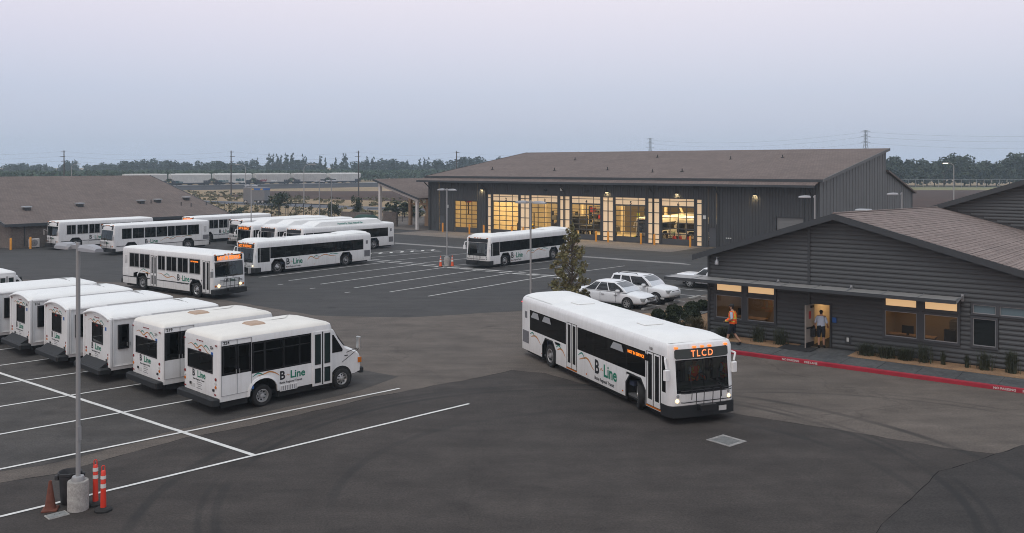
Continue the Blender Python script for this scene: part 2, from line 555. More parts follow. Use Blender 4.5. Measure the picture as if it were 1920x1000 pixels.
# concrete in front of the service bays, the drainage gutter and the walks
FAC = (-11.12, 119.0)
def fac(s, o=0.0, z=0.0):
    """point on the service building's front: s metres from its far corner, o metres out from it"""
    return (FAC[0] + 0.785 * s - 0.619 * o, FAC[1] - 0.619 * s - 0.785 * o, z)
ap = [fac(0.3, 0.0), fac(39.9, 0.0), fac(39.9, 7.4), fac(0.3, 7.4)]
sheet('concrete_apron', [p[:2] for p in ap], 0.012, 'concrete_apron')
mb = MB()
for s in range(1, 8):
    a = fac(s * 5.0, 0.05); b = fac(s * 5.0 + 0.03, 7.35); 
    mb.add([(a[0], a[1], .016), (a[0] + .03, a[1] - .02, .016), (b[0] + .03, b[1] - .02, .016), (b[0], b[1], .016)], [(0, 1, 2, 3)])
mb.build('apron_joint', 'seam_grey', bpy.data.objects['concrete_apron'])
sheet('gutter', [(-14.2, 100.6), (14.9, 78.6), (15.5, 77.4), (15.2, 77.2), (-14.6, 99.6)], 0.012, 'concrete_gutter')

# ---- painted stall markings: each line is its own piece of the setting
def line(p, q, w=0.12, z=0.016, m='stall_white', name='stall_line', parent=None):
    p = Vector((*p, 0)); q = Vector((*q, 0))
    n = max(2, int((q - p).length / 0.8))
    d = (q - p).normalized(); s = Vector((-d.y, d.x, 0)) * w / 2
    mb = MB(); vs = []; fs = []
    rnd = random.Random(int(p.x * 100))
    for i in range(n + 1):
        c = p.lerp(q, i / n) + Vector((rnd.uniform(-.008, .008), rnd.uniform(-.008, .008), z))
        vs += [c - s, c + s]
    for i in range(n):
        fs.append((2 * i, 2 * i + 2, 2 * i + 3, 2 * i + 1))
    mb.add(vs, fs)
    o = mb.build(name, m, parent, kind=None if parent else 'structure')
    return o
C0 = (-7.55, 26.3)
line((-26, 40.65), C0, 0.15, 0.016)
for i, (ln, back) in enumerate([(8.35, 6.9), (8.35, 6.6), (4, 6), (4, 5.5), (4, 5), (4, 4.5), (4, 4)]):
    c = (C0[0] - 2.925 * i, C0[1] + 2.31 * i)
    d = Vector((0.74, 0.672)).normalized() if i else Vector((0.725, 0.688)).normalized()
    line((c[0] - d.x * back, c[1] - d.y * back), (c[0] + d.x * (ln if i else 8.3), c[1] + d.y * (ln if i else 8.3)), 0.12, 0.020)
S0 = (-13.8, 64.53)
for k in range(-6, 4):                     # bus stalls in the far lot
    a = (S0[0] + 2.775 * k, S0[1] - 2.0 * k)
    if k < -1: L = 13.4
    line(a, (a[0] + 0.608 * 13.3, a[1] + 0.794 * 13.3), 0.15, 0.012, 'stall_worn')
    if k in (-1, 0, 1):
        line((a[0] - 0.2, a[1] - 2.4), (a[0] + 0.1, a[1] - 2.05), 0.12, 0.012, 'stall_worn', 'stall_dash')
for k in range(-5, 4):                     # second row beyond the hatched strip
    a = (-5.0 + 2.775 * k, 76.6 - 2.2 * k)
    line(a, (a[0] + 0.70 * 9, a[1] + 0.71 * 9), 0.12, 0.012, 'stall_worn')
def hatch(p, q, w, n):
    root = line(p, q, 0.11, 0.016, 'stall_worn', 'hatched_strip')
    d = (Vector(q) - Vector(p)).normalized(); s = Vector((-d.y, d.x)) * w
    line((p[0] + s.x, p[1] + s.y), (q[0] + s.x, q[1] + s.y), 0.11, 0.016, 'stall_worn', 'border_line', root)
    for i in range(n):
        c = Vector(p).lerp(Vector(q), (i + 0.5) / n)
        line((c.x - d.x * .3, c.y - d.y * .3), (c.x + s.x + d.x * .3, c.y + s.y + d.y * .3), 0.28, 0.020, 'stall_white', 'hatch_bar', root)
hatch((-13.4, 81.0), (5.2, 66.9), 1.0, 17)
hatch((-15.0, 85.6), (-7.3, 90.6), 0.9, 8)
line((-26.0, 56.0), (-22.6, 62.4), 0.12, 0.012, 'stall_worn')
line((-27.2, 57.0), (-23.8, 63.4), 0.12, 0.012, 'stall_worn')
for i in range(4):
    line((-26.8 + i * 0.9, 56.6 + i * 1.6), (-24.9 + i * 0.9, 57.6 + i * 1.6), 0.15, 0.012, 'stall_worn', 'hatch_bar')
for k in range(4):                         # car stalls beside the office
    p = (11.0 + 1.75 * k - 2.2, 60.6 + 1.9 * k - 6.0)
    line((p[0] - 4.2, p[1] + 3.2), (p[0] + 0.3, p[1] - 0.2), 0.11, 0.012, 'stall_worn')

# ---- sidewalk, beds and red kerb by the office
OFF = (9.84, 45.05)
def off(s, o=0.0, z=0.0):
    """point by the office front: s metres from its left corner, o metres out from the wall"""
    return (OFF[0] + 0.791 * s - 0.612 * o, OFF[1] - 0.612 * s - 0.791 * o, z)
def oblock(name, s0, s1, o0, o1, z0, z1, m, parent=None, kind=None, bevel=0):
    mb = MB()
    c = [off(s0, o0), off(s1, o0), off(s1, o1), off(s0, o1)]
    mb.add([(*p[:2], z0) for p in c] + [(*p[:2], z1) for p in c], [(0, 1, 2, 3), (4, 5, 6, 7), (0, 1, 5, 4), (1, 2, 6, 5), (2, 3, 7, 6), (3, 0, 4, 7)])
    return mb.build(name, m, parent, kind=kind, bevel=bevel)
walk = oblock('sidewalk', -0.3, 26, 0.0, 3.25, -0.02, 0.11, 'sidewalk_dark', None, 'structure')
for i in range(18):                        # scored slabs, each one proud of the walk by a hair
    s = 0.0 + i * 1.5
    oblock('paving_slab', s + .012, s + 1.488, 1.52 if not 4.6 < s < 7 else 0.1, 3.2, 0.11, 0.122 + 0.003 * (i % 3), 'sidewalk_dark', walk)
for a, b in ((0.1, 4.75), (7.3, 25.5)):
    o = oblock('mulch_bed', a, b, 0.02, 1.35, 0.05, 0.135, 'mulch', None, 'structure')
kerb = oblock('red_curb', -7.4, 26, 3.25, 3.45, -0.05, 0.16, 'curb_red', None, 'structure', bevel=0.025)
tip = Vector((*off(-7.4, 1.75)[:2], 0))
mb = MB()
vs = []
for i in range(15):
    a = math.atan2(-0.791, -0.612) - math.pi * i / 14
    for r in (1.5, 1.7):
        for z in (-0.05, 0.16):
            vs.append((tip.x + r * math.cos(a), tip.y + r * math.sin(a), z))
fs = []
for i in range(14):
    b = 4 * i
    fs += [(b, b + 4, b + 5, b + 1), (b + 1, b + 5, b + 7, b + 3), (b + 3, b + 7, b + 6, b + 2)]
mb.add(vs, fs)
mb.build('curb_return', 'curb_red', kerb, smooth=30)
isl = [off(-7.4, 3.25)[:2]] + [(tip.x + 1.5 * math.cos(math.atan2(-0.791, -0.612) - math.pi * i / 10), tip.y + 1.5 * math.sin(math.atan2(-0.791, -0.612) - math.pi * i / 10)) for i in range(1, 11)]
isl += [(6.4, 51.3), (8.05, 51.2), (12.3, 56.4), off(0, -7)[:2], off(0, 0)[:2], off(-0.3, 3.25)[:2]]
sheet('planting_bed', isl, 0.09, 'mulch')
wk = [at((4.6, 44.9), 0, 0), at((4.6, 44.9), 1.25, 0), at((4.6, 44.9), 1.25, 17), at((4.6, 44.9), 0, 17)]
mb = MB().prism(wk, 0.0, 0.125, 'z')
mb.build('footpath', 'concrete_walk', None, kind='structure')
for s in (5.15, 13.4):
    x = off(s, 3.452, 0.045)
    for dx, w in ((0.0, 'NO PARKING'), (0.98, 'FIRE LANE')):
        x = off(s + dx, 3.454, 0.035)
        text(w, 0.125, 'curb_letter', kerb, x, (0.791, -0.612, 0), (0, 0, 1), bold=0.003, depth=0.001)
# ---- ground beyond the yard
sheet('plowed_field', [(-84, 306), (-30, 306), (60, 240), (60, 196), (-12, 208), (-62, 240), (-84, 250)], -0.006, 'plowed_soil')
sheet('plowed_field', [(95, 318), (300, 318), (300, 160), (60, 160), (60, 250)], -0.006, 'plowed_soil')
sheet('green_verge', [(60, 390), (400, 390), (400, 320), (60, 320)], -0.004, 'green_verge')
mb = MB()
p, q = Vector((-190, 300, 0)), Vector((60, 117, 0))
d = (q - p).normalized(); s = Vector((-d.y, d.x, 0))
sheet('country_road', [tuple((p - s * 5)[:2]), tuple((q - s * 5)[:2]), tuple((q + s * 5)[:2]), tuple((p + s * 5)[:2])], -0.004, 'far_road')
RP = Vector((-72.0, 425.0, 0)); RD = Vector((-0.74, -0.67, 0)).normalized(); RS = Vector((0.67, -0.74, 0))
mb = MB()
sec = [(-4.5, 0.55), (4.5, 0.55), (14, 0.01), (52, 0.006)]
vs = []
for t in (-190, 260):
    for o_, z in sec:
        c = RP + RD * t + RS * o_
        vs.append((c.x, c.y, z))
mb.add(vs, [(i, i + 1, i + 5, i + 4) for i in range(3)])
tr = mb.build('railway_bed', 'ballast', None, kind='structure')
for o_ in (-0.72, 0.72):
    a = RP + RD * -180 + RS * o_; b = RP + RD * 250 + RS * o_
    MB().cyl((a.x, a.y, 0.66), (b.x, b.y, 0.66), 0.09, n=4).build('rail', 'steel', tr)
# ================================================================== BUSES
def shell(L, Wd, rf, rr, xr, xl, yf, yb, levels, cls, bulge=0.0, cap=True, x0=0.0):
    """Rounded-plan vehicle skin. levels: (z, roof inset, front lean). cls(side, u, z) -> key of the piece a face belongs to, or None
    for an opening. Returns {key: (verts, faces)}."""
    per = []
    h = Wd / 2
    for x in xr: per.append((x, -h, 0, -1, 'R'))
    for i in range(1, 5):
        a = -math.pi / 2 + math.pi / 2 * i / 5
        per.append((L - rf + rf * math.cos(a), -h + rf + rf * math.sin(a), math.cos(a), math.sin(a), 'FR'))
    for y in yf: per.append((L, y, 1, 0, 'F'))
    for i in range(1, 5):
        a = math.pi / 2 * i / 5
        per.append((L - rf + rf * math.cos(a), h - rf + rf * math.sin(a), math.cos(a), math.sin(a), 'FL'))
    for x in reversed(xl): per.append((x, h, 0, 1, 'L'))
    for i in range(1, 3):
        a = math.pi / 2 + math.pi / 2 * i / 3
        per.append((x0 + rr + rr * math.cos(a), h - rr + rr * math.sin(a), math.cos(a), math.sin(a), 'BL'))
    for y in reversed(yb): per.append((x0, y, -1, 0, 'B'))
    for i in range(1, 3):
        a = math.pi + math.pi / 2 * i / 3
        per.append((x0 + rr + rr * math.cos(a), -h + rr + rr * math.sin(a), math.cos(a), math.sin(a), 'BR'))
    n = len(per)
    cxm = (L + x0) / 2; hl = (L - x0) / 2
    def pt(j, lv):
        x, y, nx, ny, sd = per[j % n]
        z, ins, fd = lv
        bx = bulge * (1 - (2 * y / Wd) ** 2) if nx > 0.01 else 0
        X = cxm + (x + bx - cxm) * (1 - ins / hl) - max(nx, 0) * fd
        return (X, y * (1 - ins / h), z)
    out = {}
    def put(key, ps):
        v, f = out.setdefault(key, ([], []))
        b = len(v)
        v += ps; f.append(tuple(range(b, b + len(ps))))
    for i in range(len(levels) - 1):
        for j in range(n):
            a, b = per[j], per[(j + 1) % n]
            sa, sb = a[4], b[4]
            side = sa if sa == sb else (sa if len(sa) == 2 else sb)
            if sa != sb and len(sa) == 1 and len(sb) == 1: side = 'X'
            u = (a[0] + b[0]) / 2 if side in 'RL' else (a[1] + b[1]) / 2
            zm = (levels[i][0] + levels[i + 1][0]) / 2
            key = cls(side, u, zm)
            if key is None: continue
            put(key, [pt(j, levels[i]), pt(j + 1, levels[i]), pt(j + 1, levels[i + 1]), pt(j, levels[i + 1])])
    if cap:
        put('top', [pt(j, levels[-1]) for j in range(n)])
    return out
def weld(name, vf, m, parent, smooth=35):
    v, f = vf
    key = {}; vs = []; fs = []
    for face in f:
        g = []
        for i in face:
            k = tuple(round(c, 4) for c in v[i])
            if k not in key:
                key[k] = len(vs); vs.append(v[i])
            if key[k] not in g: g.append(key[k])
        if len(g) > 2: fs.append(g)
    mb = MB(); mb.add(vs, fs)
    return mb.build(name, m, parent, smooth=smooth)
def weld_split(name, vf, m, parent):
    v, f = vf
    k = lambda i: tuple(round(c, 4) for c in v[i])
    par = {}
    def find(a):
        while par.setdefault(a, a) != a: a = par[a]
        return a
    for face in f:
        for i in face[1:]: par[find(k(i))] = find(k(face[0]))
    grp = {}
    for face in f: grp.setdefault(find(k(face[0])), []).append(face)
    for fs in grp.values():
        ids = sorted({i for q in fs for i in q}); mp = {i: n for n, i in enumerate(ids)}
        weld(name, ([v[i] for i in ids], [tuple(mp[i] for i in q) for q in fs]), m, parent)
def frame_rect(mb, pl, u0, u1, z0, z1, w, d=0.012):
    """flat frame with depth round a rectangle; pl(u, z, out) -> 3D"""
    o = [(u0 - w, z0 - w), (u1 + w, z0 - w), (u1 + w, z1 + w), (u0 - w, z1 + w)]
    i = [(u0, z0), (u1, z0), (u1, z1), (u0, z1)]
    vs = [pl(*p, d) for p in o] + [pl(*p, d) for p in i] + [pl(*p, 0) for p in o] + [pl(*p, -0.02) for p in i]
    fs = []
    for k in range(4):
        j = (k + 1) % 4
        fs += [(k, j, 4 + j, 4 + k), (8 + k, 8 + j, j, k), (4 + k, 4 + j, 12 + j, 12 + k)]
    mb.add(vs, fs)
def panel(mb, pl, u0, u1, z0, z1, d0, d1):
    vs = [pl(u, z, d) for d in (d0, d1) for u, z in ((u0, z0), (u1, z0), (u1, z1), (u0, z1))]
    mb.add(vs, [(0, 1, 2, 3), (4, 5, 6, 7), (0, 1, 5, 4), (1, 2, 6, 5), (2, 3, 7, 6), (3, 0, 4, 7)])
def disc(name, pl, u, z, r, m, parent, d=0.012, n=12):
    mb = MB()
    vs = [pl(u, z, d)] + [pl(u + r * math.cos(2 * math.pi * i / n), z + r * math.sin(2 * math.pi * i / n), d * 0.6) for i in range(n)] + \
         [pl(u + r * math.cos(2 * math.pi * i / n), z + r * math.sin(2 * math.pi * i / n), -0.004) for i in range(n)]
    fs = [(0, 1 + i, 1 + (i + 1) % n) for i in range(n)] + [(1 + i, 1 + n + i, 1 + n + (i + 1) % n, 1 + (i + 1) % n) for i in range(n)]
    mb.add(vs, fs)
    return mb.build(name, m, parent, smooth=40)
WHEEL = {}
def wheel_meshes(r, w, style):
    k = (r, w, style)
    if k in WHEEL: return WHEEL[k]
    t = MB()
    h = w / 2
    rim = r * (0.60 if style != 'car' else 0.68)
    t.lathe([(rim, -h * .9), (r * .86, -h), (r * .97, -h * .8), (r, -h * .45), (r * .985, -h * .2), (r, 0), (r * .985, h * .2), (r, h * .45), (r * .97, h * .8), (r * .86, h), (rim, h * .9)], axis='y', n=28)
    a = t.build('tyre_source', 'rubber', None, smooth=35)
    q = MB()
    if style == 'car':
        q.lathe([(rim, -h * .88), (rim * .93, -h * .7), (rim * .9, -h * .1), (rim * .2, -h * .1)], axis='y', n=24, mi=1)
        for i in range(7):
            c = 2 * math.pi * i / 7
            d = Vector((math.cos(c), 0, math.sin(c))); p = Vector((-math.sin(c), 0, math.cos(c)))
            w0, w1 = rim * .16, rim * .12
            b0 = Vector((0, -h * .72, 0)) + d * rim * .12; b1 = Vector((0, -h * .80, 0)) + d * rim * .94
            q.add([b0 - p * w0, b0 + p * w0, b1 + p * w1, b1 - p * w1, b0 - p * w0 + Vector((0, .05, 0)), b0 + p * w0 + Vector((0, .05, 0)), b1 + p * w1 + Vector((0, .05, 0)), b1 - p * w1 + Vector((0, .05, 0))],
                  [(0, 1, 2, 3), (0, 4, 5, 1), (1, 5, 6, 2), (2, 6, 7, 3), (3, 7, 4, 0)])
        q.lathe([(rim * .22, -h * .6), (rim * .2, -h * .8), (0.0, -h * .84)], axis='y', n=12)
        q.lathe([(rim, -h * .9), (rim * .95, -h * .92), (rim * .9, -h * .75)], axis='y', n=24)
    else:
        q.lathe([(rim, -h * .9), (rim * .93, -h * .93), (rim * .88, -h * .6), (rim * .80, -h * .25 if style == 'dual' else -h * .45), (rim * .5, -h * .12 if style == 'dual' else -h * .62), (rim * .36, -h * .12 if style == 'dual' else -h * .66)], axis='y', n=24)
        q.lathe([(rim * .36, -h * .1 if style == 'dual' else -h * .6), (rim * .34, -h * .95), (rim * .2, -h * 1.02), (0.0, -h * 1.02)], axis='y', n=14)
        for i in range(8):
            c = 2 * math.pi * i / 8
            y = -h * .2 if style == 'dual' else -h * .57
            q.cyl((math.cos(c) * rim * .66, y - .008, math.sin(c) * rim * .66), (math.cos(c) * rim * .66, y + .01, math.sin(c) * rim * .66), rim * .13, n=8, mi=1)
    b = q.build('rim_source', ['grey_rim' if style == 'dual' else 'steel', 'dark_hole'], None, smooth=35)
    ma, mb_ = a.data, b.data
    bpy.data.objects.remove(a); bpy.data.objects.remove(b)
    WHEEL[k] = (ma, mb_)
    return WHEEL[k]
def wheel(parent, x, side, y, r, w, style='bus', steer=0.0):
    """side -1: outer face to -y"""
    ma, mb_ = wheel_meshes(r, w, style)
    o = link('wheel', ma, parent, (x, y, r), (0, 0, steer + (math.pi if side > 0 else 0)))
    link('rim', mb_, o)
    return o
def side_plane(Wd, side):
    h = Wd / 2
    return (lambda u, z, d=0.0: (u, side * (h + d), z))
def logo(root, Wd, side, x, z, sz, sub=True, mount=None, name='fleet_logo'):
    """B-Line lettering; x = where the lettering starts as read"""
    y = side * (Wd / 2 + 0.004)
    xd = (1, 0, 0) if side < 0 else (-1, 0, 0)
    s = 1 if side < 0 else -1
    b = text('B', sz * 1.18, 'logo_black', root, (x, y, z), xd, (0, 0, 1), name, bold=sz * .035, depth=.002, sx=0.9)
    text('Line', sz * 1.05, 'logo_green', b, (x + s * sz * 1.16, y, z), xd, (0, 0, 1), 'lettering', bold=sz * .025, depth=.002, sx=0.95)
    ribbon(smoothpts([(x + s * sz * .75, z + sz * .25), (x + s * sz * .88, z + sz * .42), (x + s * sz * 1.0, z + sz * .3), (x + s * sz * 1.14, z + sz * .36)]), 'logo_peak', 'logo_orange', b,
           lambda u, w: (u, y, w), sz * .06)
    if sub:
        text('Butte Regional Transit', sz * .30, 'logo_black', b, (x, y, z - sz * .42), xd, (0, 0, 1), 'lettering', bold=sz * .004, depth=.002, sx=0.92)
    return b
def mountains(root, Wd, side, pts_or, pts_gr, w=0.07):
    y = side * (Wd / 2 + 0.0035)
    for i, p in enumerate(pts_or):
        ribbon(smoothpts(p), 'mountain_stripe', 'logo_orange', root, lambda u, z: (u, y, z), w)
    y2 = side * (Wd / 2 + 0.005)
    for p in pts_gr:
        ribbon(smoothpts(p), 'mountain_stripe', 'logo_teal', root, lambda u, z: (u, y2, z), w * .9)
def arch_parts(root, body_v, Wd, xs, skirt, top, half, well=0.62):
    for side in (-1, 1):
        pl = side_plane(Wd, side)
        for xc in xs:
            oc = [(xc - half, skirt), (xc - half, top - .32), (xc - half + .27, top), (xc + half - .27, top), (xc + half, top - .32), (xc + half, skirt)]
            for a, b, c in ((oc[1], (xc - half, top), oc[2]), (oc[3], (xc + half, top), oc[4])):
                v, f = body_v
                k = len(v)
                v += [pl(*a), pl(*b), pl(*c)]; f.append((k, k + 1, k + 2))
            mb = MB()
            ou = [(xc - half - .06, skirt), (xc - half - .06, top - .30), (xc - half + .25, top + .06), (xc + half - .25, top + .06), (xc + half + .06, top - .30), (xc + half + .06, skirt)]
            n = 6
            vs = [pl(*p, .012) for p in ou] + [pl(*p, .012) for p in oc] + [pl(*p, -.08) for p in oc] + [pl(*p, 0) for p in ou]
            fs = []
            for i in range(5):
                fs += [(i, i + 1, n + i + 1, n + i), (n + i, n + i + 1, 2 * n + i + 1, 2 * n + i), (3 * n + i, 3 * n + i + 1, i + 1, i)]
            mb.add(vs, fs)
            mb.build('wheel_arch', 'trim_black', root)
            w = MB()
            a, b = pl(0, 0, -.01)[1], pl(0, 0, -well)[1]
            vs = [(p[0], y, p[1]) for y in (a, b) for p in oc]
            w.add(vs, [(i, i + 1, 7 + i, 6 + i) for i in range(5)] + [tuple(range(6, 12))])
            w.build('wheel_well', 'chassis', root)
def seats(root, L, Wd, zf, x0, x1, step=0.85):
    mb = MB()
    x = x0
    while x < x1:
        for y in (-Wd / 2 + .12, Wd / 2 - 1.02):
            mb.box(x, x + .42, y, y + .9, zf + .3, zf + .45)
            mb.box(x, x + .1, y, y + .9, zf + .45, zf + 1.05)
        x += step
    o = mb.build('seat_rows', 'seat_blue', root, kind='stuff')
    mb = MB()
    mb.box(.25, L - .5, -Wd / 2 + .08, Wd / 2 - .08, zf - .06, zf)
    mb.build('floor', 'interior_grey', root)
def mirror(root, x, y, z, out, arm='white_paint'):
    s = 1 if y > 0 else -1
    m = MB().tube([(x, y, z + .55), (x + .28, y + s * .18, z + .5), (x + .36, y + s * out, z + .25)], .035, 8).build('mirror_arm', arm, root, smooth=40)
    MB().cbox(x + .30, x + .43, y + s * out - .11, y + s * out + .11, z - .12, z + .24, .04).build('mirror_head', arm, m, smooth=40)
def rack(root, x, z, w=1.0):
    mb = MB()
    for zz in (z - .18, z + .12, z + .2):
        mb.tube([(x + .10, -w, zz), (x + .16, -w * .9, zz), (x + .16, w * .9, zz), (x + .10, w, zz)], .016)
    for yy in (-.45, -.15, .2, .5):
        mb.tube([(x + .16, yy, z - .34), (x + .2, yy, z + .3)], .014)
    mb.tube([(x + .2, -.62, z + .3), (x + .2, .55, z + .3)], .014)
    for yy in (-.62, .55):
        mb.tube([(x + .2, yy, z + .3), (x + .16, yy, z - .1)], .014)
    mb.box(x + .02, x + .26, -.32, .30, z - .48, z - .3)
    mb.build('bike_rack', 'trim_black', root)
def front_plane(L, lean):
    return (lambda u, z, d=0.0: (L + d - lean(z), u, z))
def door_leaf(root, pl, u0, u1, z0, z1, frame='white_paint', pname='door', halves=1):
    """a bus door of two leaves with long panes"""
    mid = (u0 + u1) / 2
    back = MB(); panel(back, pl, u0, u1, z0, z1, -.035, -.01)
    d = back.build(pname, 'trim_black', root)
    for a, b in ((u0 + .05, mid - .03), (mid + .03, u1 - .05)):
        mb = MB()
        w = .055
        zs = [(z0 + .22, z1 - .08)] if halves == 1 else [(z0 + .12, z0 + .72), (z0 + .86, z1 - .1)]
        frame_rect(mb, pl, a + w, b - w, zs[0][0], zs[-1][1], w, .012)
        mb2 = MB()
        if halves == 1:
            panel(mb, pl, a, b, z0 + .04, z0 + .22 - w, -.01, .012)
            panel(mb2, pl, a + w, b - w, z0 + .22, z1 - .08, -.009, -.004)
        else:
            panel(mb, pl, a, b, z0 + .02, zs[0][0] - w, -.01, .012)
            panel(mb, pl, a + w, b - w, zs[0][1], zs[1][0], -.02, .012)
            for q in zs: panel(mb2, pl, a + w, b - w, q[0], q[1], -.009, -.004)
        mb.build('door_leaf', frame, d)
        mb2.build('door_pane', 'gloss_black', d)
    return d

# ------------------------------------------------------------------ low-floor bus
def lowfloor(cng=False):
    L, Wd = 12.2, 2.56
    root = bpy.data.objects.new('city_bus', None); COL.objects.link(root)
    lean = lambda z: 0.0 if z < 1.0 else 0.15 * (z - 1.0) / 1.6
    zb, zt = 1.26, 2.14
    right = [(1.0, 2.12), (2.16, 3.3), (3.34, 4.5), (5.62, 6.85), (6.9, 8.1), (8.15, 9.35), (9.4, 10.62)]
    left = [(1.0, 2.3), (2.34, 3.7), (3.74, 5.1), (5.14, 6.5), (6.54, 7.9), (7.94, 9.3), (9.34, 10.7)]
    drv = (10.82, 11.72, 1.02, 2.14)
    rdoor = (4.6, 5.52, 0.36, 2.2); fdoor = (10.74, 11.66, 0.36, 2.2)
    bandR = [(0.95, 4.55), (5.57, 10.68)]
    xr = sorted({.2, .95, 2.31, 3.55, 9.4, 10.64, 11.72, 11.95} | {a for w in right for a in w} | {4.55, 4.6, 5.52, 5.57, 10.68, 10.74, 11.66} | {10.02 - .62, 10.02 + .62})
    xl = sorted({.2, .95, 2.31, 3.55, 10.02 - .62, 10.02 + .62, 10.78, 11.76, 11.95} | {a for w in left for a in w} | {10.82, 11.72})
    yf = [-1.03, -1.0, -.015, .015, 1.0, 1.03]
    yb = [-1.08, -.9, .9, 1.08]
    lv = [(.30, 0, 0), (.36, 0, 0), (.62, 0, 0), (1.02, 0, 0), (1.12, 0, lean(1.12)), (1.26, 0, lean(1.26)), (2.06, 0, lean(2.06)), (2.10, 0, lean(2.1)), (2.14, 0, lean(2.14)), (2.20, 0, lean(2.2)),
          (2.44, .0, lean(2.44)), (2.59, .045, .16), (2.63, .085, .2), (2.665, .22, .25), (2.70, .5, .32), (2.72, .85, .36)]
    def cls(side, u, z):
        if side in 'RL' and z < 1.12:
            for xc in (2.93, 10.02):
                if abs(u - xc) < .62: return None
        if side == 'R':
            for d in (rdoor, fdoor):
                if d[0] < u < d[1] and d[2] < z < d[3]: return None
            if zb < z < zt:
                for k, (a, b) in enumerate(right):
                    if a < u < b: return ('w', 'R', k)
            if 11.72 < u and 1.02 < z < 2.2: return ('w', 'R', 'q')
            for a, b in bandR:
                if a < u < b and zb < z < zt: return 'band'
        if side == 'L':
            if drv[0] < u < drv[1] and drv[2] < z < drv[3]: return ('w', 'L', 'd')
            if zb < z < zt:
                for k, (a, b) in enumerate(left):
                    if a < u < b: return ('w', 'L', k)
                if .95 < u < 10.78: return 'band'
            if 11.76 < u and 1.02 < z < 2.14: return ('w', 'L', 'q')
        if side in ('FR', 'FL') and False: return 'body'
        if side == 'F':
            if 1.12 < z < 2.06 and abs(u) < 1.0: return ('w', 'F', 0 if u < 0 else 1) if abs(u) > .015 else 'band'
            if 1.02 < z < 2.10: return 'band'
        if z > 2.62: return 'roof'
        return 'body'
    S = shell(L, Wd, .20, .14, xr, xl, yf, yb, lv, cls, bulge=.10)
    body = S['body']
    if 'top' in S:
        v, f = S['roof']; k = len(v); v += S['top'][0]; f.append(tuple(range(k, k + len(S['top'][0]))))
    arch_parts(root, body, Wd, (2.93, 10.02), .30, 1.12, .62)
    bo = weld('body', body, 'white_paint', root)
    weld('roof', S['roof'], 'roof_white', root)
    weld_split('window_band', S['band'], 'gloss_black', root)
    for k, vf in S.items():
        if isinstance(k, tuple):
            weld('windshield' if k[1] == 'F' else 'window', vf, 'screen_glass' if k[1] == 'F' else ('tinted_glass' if k[2] not in ('q', 'd') else 'car_glass'), root)
    plR, plL = side_plane(Wd, -1), side_plane(Wd, 1)
    fp = lambda u, z, d=0.0: (L + .10 * (1 - (2 * u / Wd) ** 2) - lean(z) + d, u, z)
    door_leaf(root, plR, *rdoor); door_leaf(root, plR, *fdoor)
    for dd in (rdoor, fdoor):
        mb = MB(); panel(mb, plR, dd[0], dd[1], .33, .37, -.02, .015); mb.build('step_edge', 'amber_off', root)
    # hopper vents standing open in three windows
    for (a, b) in (right[0], right[1], right[5]):
        mb = MB()
        vs = [plR(a + .12, 1.84, .03), plR(b - .12, 1.84, .03), plR(b - .3, 2.08, .006), plR(a + .3, 2.08, .006)]
        mb.add(vs, [(0, 1, 2, 3)]); mb.build('hopper_window', 'hopper', root)
    # bumper, sign, lamps
    mb = MB()
    prof = [(-1.29, -.55), (-1.29, -.12), (-1.2, .06), (-.9, .13), (0, .17), (.9, .13), (1.2, .06), (1.29, -.12), (1.29, -.55)]
    vs = [(L + x, y, z) for z in (.24, .62) for y, x in prof]
    n = len(prof)
    mb.add(vs, [(i, i + 1, n + i + 1, n + i) for i in range(n - 1)] + [tuple(range(n, 2 * n))])
    mb.build('bumper', 'bumper_black', root, smooth=30)
    mb = MB().box(-.06, .2, -1.2, 1.2, .34, .58); mb.build('rear_bumper', 'bumper_black', root)
    mb = MB()
    pts = []
    for (u, z) in ((-1.06, 2.2), (-1.0, 2.14), (1.0, 2.14), (1.06, 2.2), (1.06, 2.40), (1.0, 2.46), (-1.0, 2.46), (-1.06, 2.40)):
        pts.append((u, z))
    us = [-1.06, -1.0, -.6, 0, .6, 1.0, 1.06]
    vs = []; fs = []
    for u in us:
        e = .05 if abs(u) > 1.02 else 0
        vs += [fp(u, 2.13 + e, .012), fp(u, 2.45 - e, .012)]
    fs = [(2 * i, 2 * i + 2, 2 * i + 3, 2 * i + 1) for i in range(len(us) - 1)]
    mb.add(vs, fs); sg = mb.build('destination_sign', 'sign_black', root)
    for u in (-.98, -.3, 0, .3, .98):
        mb = MB().cbox(fp(u, 2.5, 0)[0] - .04, fp(u, 2.5, 0)[0] + .05, u - .06, u + .06, 2.47, 2.53, .012); mb.build('marker_light', 'amber_off', root)
    for s in (-1, 1):
        disc('headlight', fp, s * 1.02, .78, .065, 'headlamp', root, .03)
        disc('headlight', fp, s * 1.0, .94, .05, 'headlamp_off', root, .03)
        MB().tube([fp(s * .12, 1.14, .03), fp(s * .5, 1.22, .04), fp(s * .55, 1.75, .04)], .012).build('wiper', 'trim_black', root)
    mirror(root, L - .35, -1.24, 1.62, .18)
    mirror(root, L - .42, 1.24, 1.66, .06)
    rack(root, L + .12, .95)
    # engine grilles and vents
    for pl, s in ((plR, 'R'), (plL, 'L')):
        mb = MB(); panel(mb, pl, .18, .84, .62, 1.16, -.01, .006); g = mb.build('engine_grille', 'grille_grey', root)
        for i in range(8):
            mb = MB(); panel(mb, pl, .2, .82, .65 + i * .064, .675 + i * .064, 0, .016); mb.build('louver', 'grille_grey', g)
        mb = MB(); panel(mb, pl, .42, .66, 1.72, 2.02, -.01, .006); mb.build('side_vent', 'grille_grey', root)
        for u in (2.2, 6.3, 9.1):
            mb = MB(); panel(mb, pl, u, u + .07, .42, .47, -.004, .012); mb.build('side_marker', 'amber_off', root)
        mb = MB(); 
